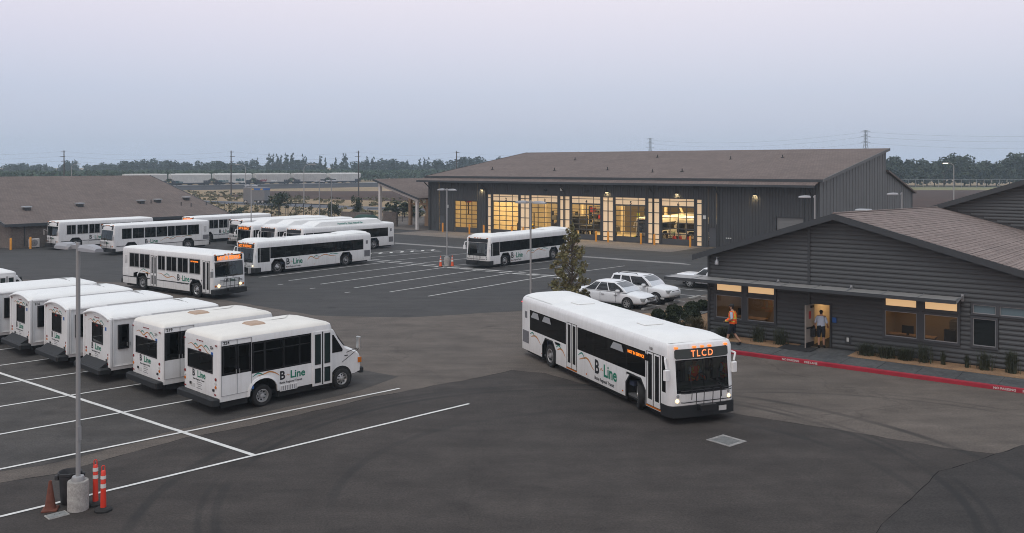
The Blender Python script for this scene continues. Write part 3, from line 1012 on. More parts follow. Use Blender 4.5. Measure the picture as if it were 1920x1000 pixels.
        for u in (.95, 3.62, 4.1, 6.2, 7.9, 9.3):
            panel(mb, pl, u, u + .008, .34, 1.24, -.003, .002)
        mb.build('panel_seam', 'seam_grey', root)
    for s in (-1, 1):
        MB().box(-.02, .01, s * 1.12 - .05, s * 1.12 + .05, 2.3, 2.37).build('tail_light', 'red_lit', root)
        MB().box(-.02, .01, s * 1.1 - .07, s * 1.1 + .07, .8, 1.3).build('tail_light', 'red_lens', root)
    mb = MB(); panel(mb, side_plane(Wd, -1), .05, .12, 2.36, 2.41, -.003, .012); mb.build('side_marker', 'red_lit', root)
    MB().box(-.012, .01, -.9, .9, .7, 1.9).build('engine_door', 'grille_grey', root)
    MB().box(.3, L - .4, -1.2, 1.2, .30, .36).box(3.6, 9.3, -1.18, 1.18, .15, .30).box(.4, 2.2, -1.15, 1.15, .18, .30).box(10.8, L - .4, -1.15, 1.15, .16, .30).build('chassis', 'chassis', root)  # underbody boxes dropped and widened to deepen the shade beneath
    MB().hump(9.2, L - .24, 2.30, 2.64, .20, 2.2, .55).build('roof_cowl', 'roof_white', root, smooth=50)
    if not cng:
        MB().hump(.12, 2.9, 2.30, 2.66, .17, .35, .9).build('rear_cowl', 'roof_white', root, smooth=50)
        MB().box(3.2, 3.9, -.4, .4, 2.725, 2.76).build('roof_hatch', 'roof_white', root, bevel=.012)
        MB().box(8.6, 9.2, -.4, .4, 2.725, 2.76).build('roof_hatch', 'roof_white', root, bevel=.012)
    else:
        pr = [(-1.1, 2.66), (-.95, 3.08), (-.8, 3.14), (.8, 3.14), (.95, 3.08), (1.1, 2.66)]
        vs = []
        for x, k in ((1.3, 0.05), (2.1, 1.0), (9.6, 1.0), (10.7, .05)):
            vs += [(x, y, 2.66 + (z - 2.66) * k) for y, z in pr]
        fs = []
        for i in range(3):
            for j in range(5):
                a = i * 6 + j
                fs.append((a, a + 1, a + 7, a + 6))
        MB().add(vs, fs).build('tank_fairing', 'roof_white', root)
        sl_ = Vector((0, -.15, .42)).normalized()
        text('Powered by Clean Natural Gas', .26, 'logo_teal', root, (7.6, 1.085, 2.76), (-1, 0, 0), (0, -.15, .42), bold=.006, depth=.002)
    # livery
    logo(root, Wd, -1, 7.0, .66, .60)
    mountains(root, Wd, -1, [[(5.72, .90), (6.05, 1.0), (6.3, 1.06), (6.55, 1.0), (6.8, .80), (6.98, .72)], [(1.1, .98), (1.45, 1.07), (1.75, 1.02), (2.1, .8)], [(3.72, .88), (4.0, .98), (4.25, .94), (4.5, .72)]],
              [[(5.62, 1.04), (5.9, 1.18), (6.05, 1.14), (6.2, 1.0)], [(.98, 1.08), (1.2, 1.17), (1.35, 1.14), (1.5, 1.05)], [(3.62, .98), (3.85, 1.09), (4.0, 1.06), (4.12, .97)]])
    logo(root, Wd, 1, 9.25, .66, .58)
    mountains(root, Wd, 1, [[(7.1, .80), (6.95, 1.0), (6.7, 1.1), (6.3, .92), (5.9, .84)], [(6.1, .9), (5.6, 1.08), (5.2, 1.15), (4.7, 1.02), (4.1, .95)]],
              [[(6.5, 1.0), (6.2, 1.12), (5.9, 1.03)], [(4.9, 1.08), (4.5, 1.2), (4.1, 1.14), (3.75, 1.08)]])
    for s in (-1, 1):
        wheel(root, 2.93, s, s * (Wd / 2 - .19), .485, .30, 'dual')
    seats(root, L, Wd, .42, 2.5, 10.0)
    MB().cbox(L - 1.0, L - .45, -.9, 1.1, .45, 1.12, .08).build('dashboard', 'interior_grey', root)
    MB().box(L - 1.5, L - 1.45, -1.1, -.4, .4, 1.9).box(L - 1.5, L - 1.45, .3, 1.1, 1.0, 2.1).build('partition', 'interior_pale', root)
    return root
m_, t_, b_ = nodes('hopper'); b_.inputs['Base Color'].default_value = (.33, .34, .35, 1); b_.inputs['Roughness'].default_value = .25  # hopper panes: the sky's reflection painted as opaque light grey
def steerwheels(root, x, Wd, steer=0.0, off_=.19):
    for s in (-1, 1):
        wheel(root, x, s, s * (Wd / 2 - off_ - abs(steer) * .08), .485, .28, 'bus', steer)

# ------------------------------------------------------------------ older high-floor bus
def highfloor(style='silver'):
    L, Wd = 10.4, 2.5
    root = bpy.data.objects.new('transit_bus', None); COL.objects.link(root)
    zb, zt = 1.56, 2.46
    RW = [(.98, 2.08), (2.24, 3.36), (4.4, 5.16), (5.38, 6.46), (6.64, 7.72), (7.94, 9.04)]
    LW = [(1.3, 2.5), (2.68, 3.88), (4.04, 4.7), (4.86, 5.94), (6.1, 7.18), (7.34, 8.42), (8.62, 9.5)]
    rdoor = (3.5, 4.22, .38, 2.44); fdoor = (9.26, 10.08, .38, 2.44)
    ax = (2.47, 8.61)
    xr = sorted({.15, 10.2} | {a for w in RW for a in w} | {3.5, 4.22, 9.26, 10.08} | {ax[0] - .6, ax[0] + .6, ax[1] - .6, ax[1] + .6})
    xl = sorted({.15, 10.2} | {a for w in LW for a in w} | {ax[0] - .6, ax[0] + .6, ax[1] - .6, ax[1] + .6} | {9.62, 10.1})
    yf = [-1.08, -1.05, -.03, .03, 1.05, 1.08]
    yb = [-1.1, 1.1]
    lv = [(.36, 0, 0), (.38, 0, 0), (.62, 0, 0), (1.12, 0, 0), (1.3, 0, 0), (1.4, 0, .01), (1.56, 0, .02), (2.36, 0, .10), (2.44, 0, .11), (2.46, 0, .11), (2.66, 0, .13), (2.80, .03, .14), (2.87, .12, .18), (2.92, .35, .3), (2.95, .8, .5)]
    def cls(side, u, z):
        if side in 'RL' and z < 1.12:
            for xc in ax:
                if abs(u - xc) < .6: return None
        if side == 'R':
            for d in (rdoor, fdoor):
                if d[0] < u < d[1] and d[2] < z < d[3]: return None
            if zb < z < zt:
                for k, (a, b) in enumerate(RW):
                    if a < u < b: return ('w', 'R', k)
        if side == 'L':
            if 9.62 < u < 10.1 and False: return None
            if zb < z < zt:
                for k, (a, b) in enumerate(LW):
                    if a < u < b: return ('w', 'L', k)
        if side == 'F' and 1.4 < z < 2.36:
            if abs(u) > 1.05: return 'band'
            return 'band' if abs(u) < .03 else ('w', 'F', 0 if u < 0 else 1)
        if z > 2.76: return 'roof'
        return 'body'
    S = shell(L, Wd, .16, .14, xr, xl, yf, yb, lv, cls, bulge=.05)
    v, f = S['roof']; k = len(v); v += S['top'][0]; f.append(tuple(range(k, k + len(S['top'][0]))))
    arch_parts(root, S['body'], Wd, ax, .36, 1.12, .6)
    weld('body', S['body'], 'white_paint', root)
    weld('roof', S['roof'], 'roof_white', root)
    weld('windshield_post', S['band'], 'trim_black', root)
    for k, vf in S.items():
        if isinstance(k, tuple):
            weld('windshield' if k[1] == 'F' else 'window', vf, 'screen_glass' if k[1] == 'F' else 'tinted_glass', root)
    plR, plL = side_plane(Wd, -1), side_plane(Wd, 1)
    fp = lambda u, z, d=0.0: (L + .05 * (1 - (2 * u / Wd) ** 2) - (0 if z < 1.4 else .02 + .10 * (z - 1.5)) + d, u, z)
    for pl, ws in ((plR, RW), (plL, LW)):
        for a, b in ws:
            mb = MB(); frame_rect(mb, pl, a, b, zb, zt, .045, .014)
            panel(mb, pl, (a + b) / 2 - .02, (a + b) / 2 + .02, zb, zt, -.01, .012)
            mb.build('window_frame', 'steel' if style == 'silver' else 'trim_black', root)
    door_leaf(root, plR, *rdoor, halves=2); door_leaf(root, plR, *fdoor)
    # belt rail, bumper, sign
    for pl, segs in ((plR, [(.1, 1.8), (3.1, 3.45), (4.3, 7.9)]), (plL, [(.1, 1.8), (3.1, 7.9), (9.3, 10.1)])):
        for a, b in segs:
            mb = MB(); panel(mb, pl, a, b, .82, .87, -.005, .018); mb.build('belt_rail', 'trim_black', root)
            mb = MB()
            x = a + .7
            while x < b - .2:
                panel(mb, pl, x, x + .007, .4, .81, -.003, .002); x += 1.15
            if mb.v: mb.build('panel_seam', 'seam_grey', root)
    mb = MB().cbox(L - .25, L + .17, -1.27, 1.27, .30, .66, .05); mb.build('bumper', 'bumper_black', root)
    mb = MB().cbox(-.14, .1, -1.25, 1.25, .34, .66, .05); mb.build('rear_bumper', 'bumper_black', root)
    mb = MB()
    vs = [fp(u, z, .014) for u, z in ((-1.0, 2.42), (1.0, 2.42), (1.06, 2.48), (1.06, 2.72), (1.0, 2.78), (-1.0, 2.78), (-1.06, 2.72), (-1.06, 2.48))]
    vs += [fp(u, z, -.01) for u, z in ((-1.0, 2.42), (1.0, 2.42), (1.06, 2.48), (1.06, 2.72), (1.0, 2.78), (-1.0, 2.78), (-1.06, 2.72), (-1.06, 2.48))]
    mb.add(vs, [tuple(range(8))] + [(i, (i + 1) % 8, 8 + (i + 1) % 8, 8 + i) for i in range(8)])
    mb.build('destination_sign', 'sign_black', root)
    for u in (-1.02, -.25, 0, .25, 1.02):
        MB().cbox(L - .16, L - .04, u - .05, u + .05, 2.81, 2.86, .012).build('marker_light', 'amber_off', root)
    for s in (-1, 1):
        disc('headlight', fp, s * .82, .84, .10, 'headlamp_off', root, .03)
        disc('turn_signal', fp, s * 1.06, .84, .07, 'amber_off', root, .03)
        MB().tube([fp(s * .2, 1.36, .03), fp(s * .6, 1.55, .04)], .014).build('wiper', 'trim_black', root)
        MB().tube([fp(s * 1.2, 1.9, 0), (L + .18, s * 1.45, 2.0), (L + .18, s * 1.45, 1.6)], .018).cbox(L + .12, L + .2, s * 1.45 - .1, s * 1.45 + .1, 1.45, 1.85, .02).build('mirror', 'steel', root)
        MB().box(-.02, .01, s * 1.05 - .07, s * 1.05 + .07, .9, 1.5).build('tail_light', 'red_lens', root)
    rack(root, L + .1, 1.0, .85)
    for pl in (plR, plL):
        mb = MB(); panel(mb, pl, .1, .8, .95, 1.4, -.01, .008); mb.build('engine_grille', 'white_paint' if pl is plR else 'grille_grey', root)
        mb = MB(); panel(mb, pl, .35, .7, 1.7, 2.3, -.01, .006); mb.build('side_vent', 'white_paint', root)
        for i in range(7):
            m2 = MB(); panel(m2, pl, .37, .68, 1.74 + i * .08, 1.77 + i * .08, 0, .014); m2.build('louver', 'seam_grey', root)
    MB().box(.3, L - .4, -1.18, 1.18, .36, .42).box(3.2, 7.9, -1.16, 1.16, .18, .36).box(.4, 1.8, -1.1, 1.1, .2, .36).box(9.3, L - .3, -1.1, 1.1, .2, .36).build('chassis', 'chassis', root)  # boxes shaped low so less light gets under the bus
    logo(root, Wd, -1, 6.55, .98, .48)
    mountains(root, Wd, -1, [[(2.5, 1.3), (3.2, 1.22), (3.45, 1.2)], [(4.3, 1.3), (4.8, 1.28), (5.3, 1.1), (5.7, 1.12), (6.1, 1.2), (6.5, .98)]], [[(2.2, 1.28), (2.6, 1.46), (2.9, 1.4), (3.3, 1.28)], [(5.0, 1.16), (5.4, 1.32), (5.75, 1.16)]], .055)
    logo(root, Wd, 1, 7.2, .96, .48)
    mountains(root, Wd, 1, [[(5.6, 1.05), (5.1, 1.3), (4.7, 1.35), (4.3, 1.2), (3.7, 1.42), (3.2, 1.3)], [(3.3, 1.3), (2.6, 1.45), (2.0, 1.35)]], [[(4.6, 1.25), (4.2, 1.42), (3.9, 1.3)], [(2.9, 1.36), (2.4, 1.5), (2.0, 1.42)]], .055)
    logo_f = text('B', .26, 'logo_black', root, (L + .06, -.28, 1.10), (0, 1, 0), (0, 0, 1), 'fleet_logo', bold=.008, depth=.002)
    text('Line', .24, 'logo_green', logo_f, (L + .06, -.02, 1.10), (0, 1, 0), (0, 0, 1), bold=.005, depth=.002)
    for s in (-1, 1):
        wheel(root, ax[0], s, s * (Wd / 2 - .17), .485, .28, 'dual')
        wheel(root, ax[1], s, s * (Wd / 2 - .17), .485, .28, 'bus')
    seats(root, L, Wd, .85, 1.5, 8.6)
    MB().cbox(L - .9, L - .35, -.6, 1.1, .85, 1.36, .06).build('dashboard', 'interior_grey', root)
    MB().lathe([(.21, -.012), (.225, 0), (.21, .012), (.195, 0), (.21, -.012)], (L - .75, .6, 1.55), 'x', 16).build('steering_wheel', 'trim_black', root)
    return root
def led_front(root, L, z, s, size=.24, m='led', lean=0.0, x=None):
    text(s, size, m, root, (x, 0, z), (0, 1, 0), (-lean, 0, 1), 'sign_lettering', bold=size * .04, depth=.002, align='CENTER', sx=1.0)
def led_side(root, Wd, side, u, z, s, size):
    pl = side_plane(Wd, side)
    mb = MB(); w = len(s) * size * .62
    panel(mb, pl, u, u + w + .1, z - .05, z + size + .03, .002, .012); sg = mb.build('side_sign', 'sign_black', root)
    p = pl(u + .05, z, .015) if side < 0 else pl(u + w + .05, z, .015)
    text(s, size, 'led', sg, p, (1, 0, 0) if side < 0 else (-1, 0, 0), (0, 0, 1), 'sign_lettering', bold=size * .03, depth=.002)
BUSES = []
def put(root, label, front_or_mid, heading, L, group, name=None, at_='front'):
    d = Vector((math.cos(heading), math.sin(heading), 0))
    root.location = (front_or_mid[0] - d.x * L, front_or_mid[1] - d.y * L, 0) if at_ == 'front' else (*front_or_mid, 0)
    root.rotation_euler = (0, 0, heading)
    tag(root, label, 'bus', group)
    BUSES.append(root)
    return root
def relight(root, names, m):
    for c in root.children:
        if c.name.split('.')[0] in names:
            c.data = c.data.copy(); c.data.materials.clear(); c.data.materials.append(M[m])
GRP = 'transit buses in the yard'
lf = lowfloor(False)
HB = math.atan2(-0.921, 0.389)
b1 = copy_tree(lf)
d = Vector((math.cos(HB), math.sin(HB)))
rw = Vector((1.60, 37.9)) + Vector((-d.y, d.x)) * (2.56 / 2 - .04)     # centre line at the rear axle
put(b1, 'white low-floor bus in front whose sign reads TLCD, turning past the office', (rw.x - d.x * 2.93, rw.y - d.y * 2.93), HB, 12.2, GRP, at_='o')
relight(b1, ('destination_sign',), 'sign_reflection'); relight(b1, ('marker_light',), 'marker')
text('TLCD', .30, 'led_bright', b1, (12.2 + .10 - .11 + .018, -.02, 2.19), (0, 1, 0), (-.094, 0, 1), 'sign_lettering', bold=.004, depth=.002, align='CENTER', sx=0.95, space=1.35)
led_side(b1, 2.56, -1, 9.45, 1.90, 'NOT IN SERVICE', .15)
text('1101', .13, 'logo_black', b1, (10.9, -1.284, 2.27), (1, 0, 0), (0, 0, 1), 'fleet_number', bold=.002)
text('01', .16, 'logo_black', b1, (12.2 + .05, .62, .93), (0, 1, 0), (0, 0, 1), 'fleet_number', bold=.004)
steerwheels(b1, 10.02, 2.56, -0.46)
MB().box(12.37, 12.385, .52, .82, .36, .52).build('number_plate', 'white_lens', b1)
b3 = copy_tree(lf)
HS = HV + math.pi
d3 = Vector((math.cos(HS), math.sin(HS)))
def place_by_left_wheel(root, wx, wy, xw, label, sign=None, Wd=2.56):
    n = Vector((-d3.y, d3.x))
    c = Vector((wx, wy)) - n * (Wd / 2 - .05)
    put(root, label, (c.x - d3.x * xw, c.y - d3.y * xw), HS, 0, GRP, at_='o')
def front_sign(root, s='NOT IN SERVICE', size=.28):
    text(s, size, 'led', root, (12.2 + .10 - .115 + .03, 0, 2.19), (0, 1, 0), (-.094, 0, 1), 'sign_lettering', bold=.008, depth=.002, align='CENTER', sx=0.72, space=1.1)
place_by_left_wheel(b3, -18.55, 70.97, 10.02, 'low-floor bus with lit NOT IN SERVICE sign, middle of the yard behind the high-floor one')
front_sign(b3); steerwheels(b3, 10.02, 2.56)
place_by_left_wheel(lf, -0.59, 75.96, 10.02, 'low-floor bus with dark sign parked before the lit service bays, behind the young tree')
relight(lf, ('headlight',), 'headlamp_off'); steerwheels(lf, 10.02, 2.56)
cg = lowfloor(True)
steerwheels(cg, 10.02, 2.56); relight(cg, ('headlight',), 'headlamp_off')
for i, (x, y, lb, sg) in enumerate([(-14.16, 91.71, 'gas bus with roof fairing, nearest of the three, its long window band in full view', None),
                                    (-17.2, 93.9, 'gas bus with roof fairing, middle one of the three, its dark sign unlit', None),
                                    (-20.2, 96.2, 'gas bus with roof fairing and a lit orange front sign', 'NOT IN SERVICE')]):
    r_ = copy_tree(cg) if i < 2 else cg
    place_by_left_wheel(r_, x, y, 2.93, lb)
    if sg: front_sign(r_)
hf = highfloor('silver'); hb = highfloor('black')
h2 = copy_tree(hf)
HP = math.atan2(57.98 - 61.58, -20.42 + 25.39)
d = Vector((math.cos(HP), math.sin(HP)))
rw = Vector((-25.39, 61.58)) + Vector((-d.y, d.x)) * (1.25 - .04)
put(h2, 'high-floor bus with silver window frames and a lit sign, driving toward the office', (rw.x - d.x * 2.47, rw.y - d.y * 2.47), HP, 0, GRP, at_='o')
text('NOT IN SERVICE', .36, 'led', h2, (10.4 + .05 - .11 + .02, 0, 2.48), (0, 1, 0), (-.10, 0, 1), 'sign_lettering', bold=.010, depth=.002, align='CENTER', sx=0.62, space=1.1)
relight(h2, ('headlight',), 'headlamp')
mb = MB(); panel(mb, side_plane(2.5, -1), 8.0, 8.98, 2.24, 2.42, .004, .014); q = mb.build('side_sign', 'sign_black', h2)
text('NOT IN SERVICE', .12, 'led', q, (8.06, -1.268, 2.28), (1, 0, 0), (0, 0, 1), 'sign_lettering', bold=.004, depth=.002, sx=0.9)
n3 = Vector((-d3.y, d3.x))
def place_front_left(root, x, y, label, sign=False):
    c = Vector((x, y)) - n3 * 1.25
    put(root, label, (c.x - d3.x * 10.4, c.y - d3.y * 10.4), HS, 0, GRP, at_='o')
    if sign:
        text('NOT IN SERVICE', .36, 'led', root, (10.4 + .05 - .11 + .02, 0, 2.48), (0, 1, 0), (-.10, 0, 1), 'sign_lettering', bold=.010, depth=.002, align='CENTER', sx=0.62, space=1.1)
place_front_left(hb, -37.9, 85.2, 'high-floor bus with black window rubbers and dark sign, behind the lamp head')
h0 = copy_tree(hf)
place_front_left(h0, -45.9, 90.6, 'high-floor bus with silver window frames parked against the brown-roofed block building')
h3 = copy_tree(hf)
place_front_left(h3, -35.0, 98.5, 'high-floor bus farthest back, its lit sign just above the bus before it', True)
place_front_left(hf, -28.1, 93.4, 'high-floor bus with dark sign, only its front showing beside the gas buses')
# ================================================================== SHUTTLE BUSES
def cutaway(new=True, num='224'):
    L, Wd = 4.55, 2.34
    root = bpy.data.objects.new('shuttle_bus', None); COL.objects.link(root)
    if new:
        win = [(.2, .62, 1.42, 2.3), (.74, 1.12, 1.42, 2.3), (1.3, 1.68, 1.3, 2.28), (1.75, 2.4, 1.3, 2.28), (2.47, 3.04, 1.3, 2.28), (3.1, 3.5, 1.3, 2.28)]
        bands = [(.1, 1.22, 1.34, 2.36), (1.22, 3.56, 1.24, 2.34)]
        rw = (-.8, .8, 1.42, 2.0)
    else:
        win = [(.32, .66, 1.3, 2.2), (.92, 1.26, 1.3, 2.2), (1.75, 2.45, 1.4, 2.24), (2.52, 3.2, 1.4, 2.24)]
        bands = [(1.7, 3.25, 1.36, 2.28)]
        rw = (-.52, .42, 1.42, 2.14)
    ax = (1.65, 4.95)
    xr = sorted({.15, 1.12, 2.18, 4.2, 3.57, 4.15} | {a for w in win for a in w[:2]} | {a for w in bands for a in w[:2]})
    xl = sorted({.15, 1.12, 2.18, 4.2, .6, 1.0, 1.75, 2.4, 2.47, 3.1, 3.17, 3.8})
    yb = sorted({-1.03, 1.03, rw[0], rw[1]})
    yf = [-.8, 0, .8]
    top = 2.42
    if new:
        lv0 = [(top, 0, 0), (2.56, .02, .03), (2.64, .07, .12), (2.69, .18, .36), (2.72, .42, .8), (2.74, .9, 1.15)]
    else:
        lv0 = [(top, 0, 0), (2.52, .0, .03), (2.59, .05, .1), (2.65, .16, .25), (2.70, .4, .5), (2.73, .8, .8)]
    zs = sorted({.46, .62, 1.02} | {a for w in win for a in w[2:]} | {a for w in bands for a in w[2:]} | set(rw[2:]))
    lv = [(z, 0, 0) for z in zs if z < top] + lv0
    def cls(side, u, z):
        if side == 'R':
            if abs(u - ax[0]) < .53 and z < 1.02: return None
            for k, w in enumerate(win):
                if w[0] < u < w[1] and w[2] < z < w[3]: return ('w', 'R', k)
            for w in bands:
                if w[0] < u < w[1] and w[2] < z < w[3]: return 'band'
        if side == 'L':
            if abs(u - ax[0]) < .53 and z < 1.02: return None
            if 1.3 < z < 2.2 and (.6 < u < 1.0 or 1.75 < u < 2.4 or 2.47 < u < 3.1 or 3.17 < u < 3.8): return ('w', 'L', int(u * 1.5))
        if side == 'B' and rw[0] < u < rw[1] and rw[2] < z < rw[3]: return ('w', 'B', 0)
        if z > 2.49: return 'roof'
        return 'body'
    S = shell(L, Wd, .30, .14 if new else .04, xr, xl, yf, yb, lv, cls)
    v, f = S['roof']; k = len(v); v += S['top'][0]; f.append(tuple(range(k, k + len(S['top'][0]))))
    arch_parts_small(root, S['body'], Wd, ax[0], .46, 1.02, .53)
    weld('body', S['body'], 'white_paint', root, 40)
    weld('roof', S['roof'], 'roof_cream' if new else 'roof_white', root, 50)
    if 'band' in S: weld('window_band', S['band'], 'gloss_black' if new else 'trim_black', root)
    for k, vf in S.items():
        if isinstance(k, tuple): weld('rear_window' if k[1] == 'B' else 'window', vf, 'tinted_glass', root)
    pl = side_plane(Wd, -1); plL = side_plane(Wd, 1)
    bp = lambda u, z, d=0.0: (-d, u, z)
    mb = MB(); frame_rect(mb, bp, *rw, .035, .014); mb.build('window_seal', 'trim_black', root)
    if new:
        for w in win:
            mb = MB(); frame_rect(mb, pl, *w, .02, .010)
            if w[0] > 1.2: panel(mb, pl, w[0], w[1], 1.98, 2.01, -.01, .008)
            mb.build('window_frame', 'trim_black', root)
    else:
        for w in win:
            mb = MB(); frame_rect(mb, pl, *w, .03, .014 + (.06 if w[0] < 1.4 else 0)); mb.build('window_frame', 'trim_black', root)
    # lift doors
    mb = MB()
    if new:
        frame_rect(mb, pl, .12, 1.2, .66, 2.52, .012, .012); panel(mb, pl, .675, .69, .66, 1.34, -.004, .01); panel(mb, pl, .675, .69, 2.36, 2.52, -.004, .01)
    else:
        frame_rect(mb, pl, .12, 1.56, .62, 2.44, .02, .05); panel(mb, pl, .80, .82, .64, 2.42, .0, .012); panel(mb, pl, .1, 1.58, 2.44, 2.49, 0, .07)
    dd = mb.build('lift_door', 'seam_grey' if new else 'white_paint', root)
    for u in (.63, .75):
        mb = MB(); panel(mb, pl, u, u + .025, 1.36, 1.5, 0, .03); mb.build('door_handle', 'steel', dd)
    # passenger door
    x0, x1 = 3.6, 4.42
    back = MB(); panel(back, pl, x0, x1, .36, 2.36, .0, .03); d = back.build('passenger_door', 'white_paint', root)
    for a, b in ((x0 + .07, 3.95), (4.07, x1 - .07)):
        for z0, z1 in ((.48, .98), (1.16, 2.24)):
            mb = MB(); frame_rect(mb, pl, a + .04, b - .04, z0, z1, .022, .042); mb.build('door_frame', 'trim_black', d)
            mb = MB(); panel(mb, pl, a + .04, b - .04, z0, z1, .028, .034); mb.build('door_pane', 'door_glass', d)
    mb = MB(); panel(mb, pl, 3.985, 4.035, .38, 2.34, .028, .036); mb.build('door_seal', 'trim_black', d)
    mb = MB(); panel(mb, pl, 2.3, 2.98, .42, .62, -.02, .016); g = mb.build('skirt_vent', 'white_paint', root)
    for i in range(9):
        mb = MB(); panel(mb, pl, 2.35 + i * .07, 2.375 + i * .07, .44, .60, 0, .02); mb.build('louver', 'grille_grey', g)
    # bumper, tail
    if new: mb = MB().cbox(-.22, .06, -1.2, 1.2, .36, .60, .04)
    else: mb = MB().cbox(-.42, .06, -1.2, 1.2, .36, .58, .05)
    mb.build('rear_bumper', 'bumper_black', root)
    if not new:
        MB().prism([(-.32, .58), (.0, .58), (.0, .78)], -.98, .98).build('bumper_step', 'bumper_black', root)
        for y in (-1.17, 1.17):
            MB().cbox(-.05, .06, y - .05, y + .05, .6, 2.5, .02).build('corner_post', 'white_paint', root)
        MB().tube([(-.03, y, 2.46 + .18 * (1 - (y / 1.17) ** 2)) for y in [-1.17 + .234 * i for i in range(11)]], .05, 8).build('roof_rail', 'white_paint', root, smooth=50)
    lz = (1.22, 1.08, .95) if new else (1.06, .93, .80)
    for s in (-1, 1):
        for z, m in zip(lz, ('red_lens', 'white_lens', 'amber_off') if new else ('red_lens', 'amber_off', 'white_lens')):
            disc('tail_light', bp, s * 1.02, z, .055, m, root, .02)
        mb = MB(); panel(mb, bp, s * 1.05 - .05, s * 1.05 + .05, 2.36, 2.40, 0, .02); mb.build('marker_light', 'red_lens', root)
        mb = MB(); panel(mb, bp, s * 1.0 - .05, s * 1.0 + .05, .68, .72, 0, .02); mb.build('reflector', 'red_lens', root)
        wheel(root, ax[0], s, s * (Wd / 2 - .16), .385, .26, 'dual')
        wheel(root, ax[1], s, s * .97, .385, .22, 'bus')
    for u in (-.16, 0, .16):
        mb = MB(); panel(mb, bp, u - .045, u + .045, 2.40, 2.43, 0, .02); mb.build('marker_light', 'red_lens', root)
    mb = MB(); panel(mb, bp, -.08, .08, 2.06, 2.12, 0, .02); mb.build('brake_light', 'red_lens', root)
    for u in (.62, -.9):
        mb = MB(); panel(mb, bp, u - .05, u + .05, .80, .88, 0, .03); mb.build('tail_fitting', 'trim_black', root)
    mb = MB(); panel(mb, bp, .34, .62, .72, .86, 0, .006); q = mb.build('number_plate', 'white_lens', root)
    # rear livery
    y0 = .34
    b = text('B', .33, 'logo_black', root, (-.004, .52, 1.12), (0, -1, 0), (0, 0, 1), 'fleet_logo', bold=.010, depth=.002, sx=.9)
    text('Line', .32, 'logo_green', b, (-.004, .18, 1.12), (0, -1, 0), (0, 0, 1), bold=.007, depth=.002)
    text('Butte Regional Transit', .085, 'logo_black', b, (-.004, .48, 1.0), (0, -1, 0), (0, 0, 1), depth=.002)
    rp = lambda u, z: (-.004, -u, z); rp2 = lambda u, z: (-.006, -u, z)
    zt = 2.2 if new else 2.24
    ribbon(smoothpts([(-.8, zt - .02), (-.6, zt + .05), (-.42, zt), (-.2, zt - .08), (.0, zt + .03), (.15, zt + .05), (.5, zt - .14), (.62, zt - .16)]), 'mountain_stripe', 'logo_orange', root, rp, .045)
    ribbon(smoothpts([(-.42, zt), (-.3, zt + .07), (-.12, zt + .0)]), 'mountain_stripe', 'logo_teal', root, rp2, .04)
    ribbon(smoothpts([(.25, zt + .0), (.4, zt + .09), (.66, zt - .06)]), 'mountain_stripe', 'logo_teal', root, rp2, .04)
    for i, w_ in enumerate((.15, .17, .10, .19)):            # small print too fine to read
        mb = MB(); panel(mb, bp, .05 - w_, .05 + w_, .92 - i * .07, .95 - i * .07, 0, .002); mb.build('small_print', 'seam_grey', root)
    mb = MB(); panel(mb, bp, -.86, -.72, 1.98, 2.12, 0, .003); mb.build('decal', 'logo_blue', root)
    if num: text(num, .14, 'logo_black', root, (-.004, -.66, 2.22), (0, -1, 0), (0, 0, 1), 'fleet_number', bold=.003, depth=.002)
    if num: text(num, .15, 'logo_black', root, (.18, -Wd / 2 - .004, 2.40 if new else 2.26), (1, 0, 0), (0, 0, 1), 'fleet_number', bold=.003, depth=.002)
    if new:
        logo(root, Wd, -1, 2.28, .84, .36)
        mountains(root, Wd, -1, [[(1.42, 1.12), (1.7, 1.16), (1.9, 1.2), (2.12, 1.12), (2.28, 1.0)]], [[(1.24, 1.12), (1.46, 1.22), (1.66, 1.13)]], .05)
        mb = MB(); panel(mb, pl, 1.2, 1.3, .70, .82, 0, .003); mb.build('decal', 'logo_blue', root)
        MB().cbox(1.7, 2.3, -.32, .32, 2.71, 2.80, .05).build('roof_hatch', 'hatch_tan', root)
    else:
        sec = [(3.35, -Wd / 2 - .004, 2.3), (3.35, -Wd / 2, 2.50), (3.35, -1.0, 2.63), (3.35, -.6, 2.71), (3.35, 0, 2.74), (3.35, .6, 2.71), (3.35, 1.0, 2.63), (3.35, Wd / 2, 2.50)]
        MB().tube(sec, .014, 5).build('cap_seam', 'seam_grey', root)
    MB().box(.1, 5.2, -1.0, 1.0, .38, .5).box(.15, 1.1, -1.1, 1.1, .24, .45).box(2.25, 4.4, -1.1, 1.1, .22, .45).build('chassis', 'chassis', root)  # reaches low and wide to darken the pavement under the shuttle
    # cab
    pr = [(4.3, .5), (4.3, 2.3), (4.62, 2.28), (4.86, 1.86), (5.12, 1.52), (5.45, 1.40), (5.68, 1.28), (5.80, 1.12), (5.84, .82), (5.84, .56), (5.6, .5)]
    mb = MB()
    vs = []; n = len(pr)
    ys = [-1.0, -.9, -.6, 0, .6, .9, 1.0]
    for y in ys:
        e = {1.0: .0, .9: .045, .6: .075, 0: .09}[abs(y)]
        vs += [(x + (e if x > 4.7 else 0) - (.05 if abs(y) == 1 and x > 5.4 else 0), y, z + (e * .8 if z > 1.0 else 0)) for x, z in pr]
    fs = []
    for i in range(len(ys) - 1):
        for j in range(n - 1):
            a = i * n + j
            fs.append((a, a + 1, a + n + 1, a + n))
    fs += [tuple(range(n)), tuple(range((len(ys) - 1) * n, len(ys) * n))]
    mb.add(vs, fs); mb.build('cab', 'white_paint', root, smooth=40)
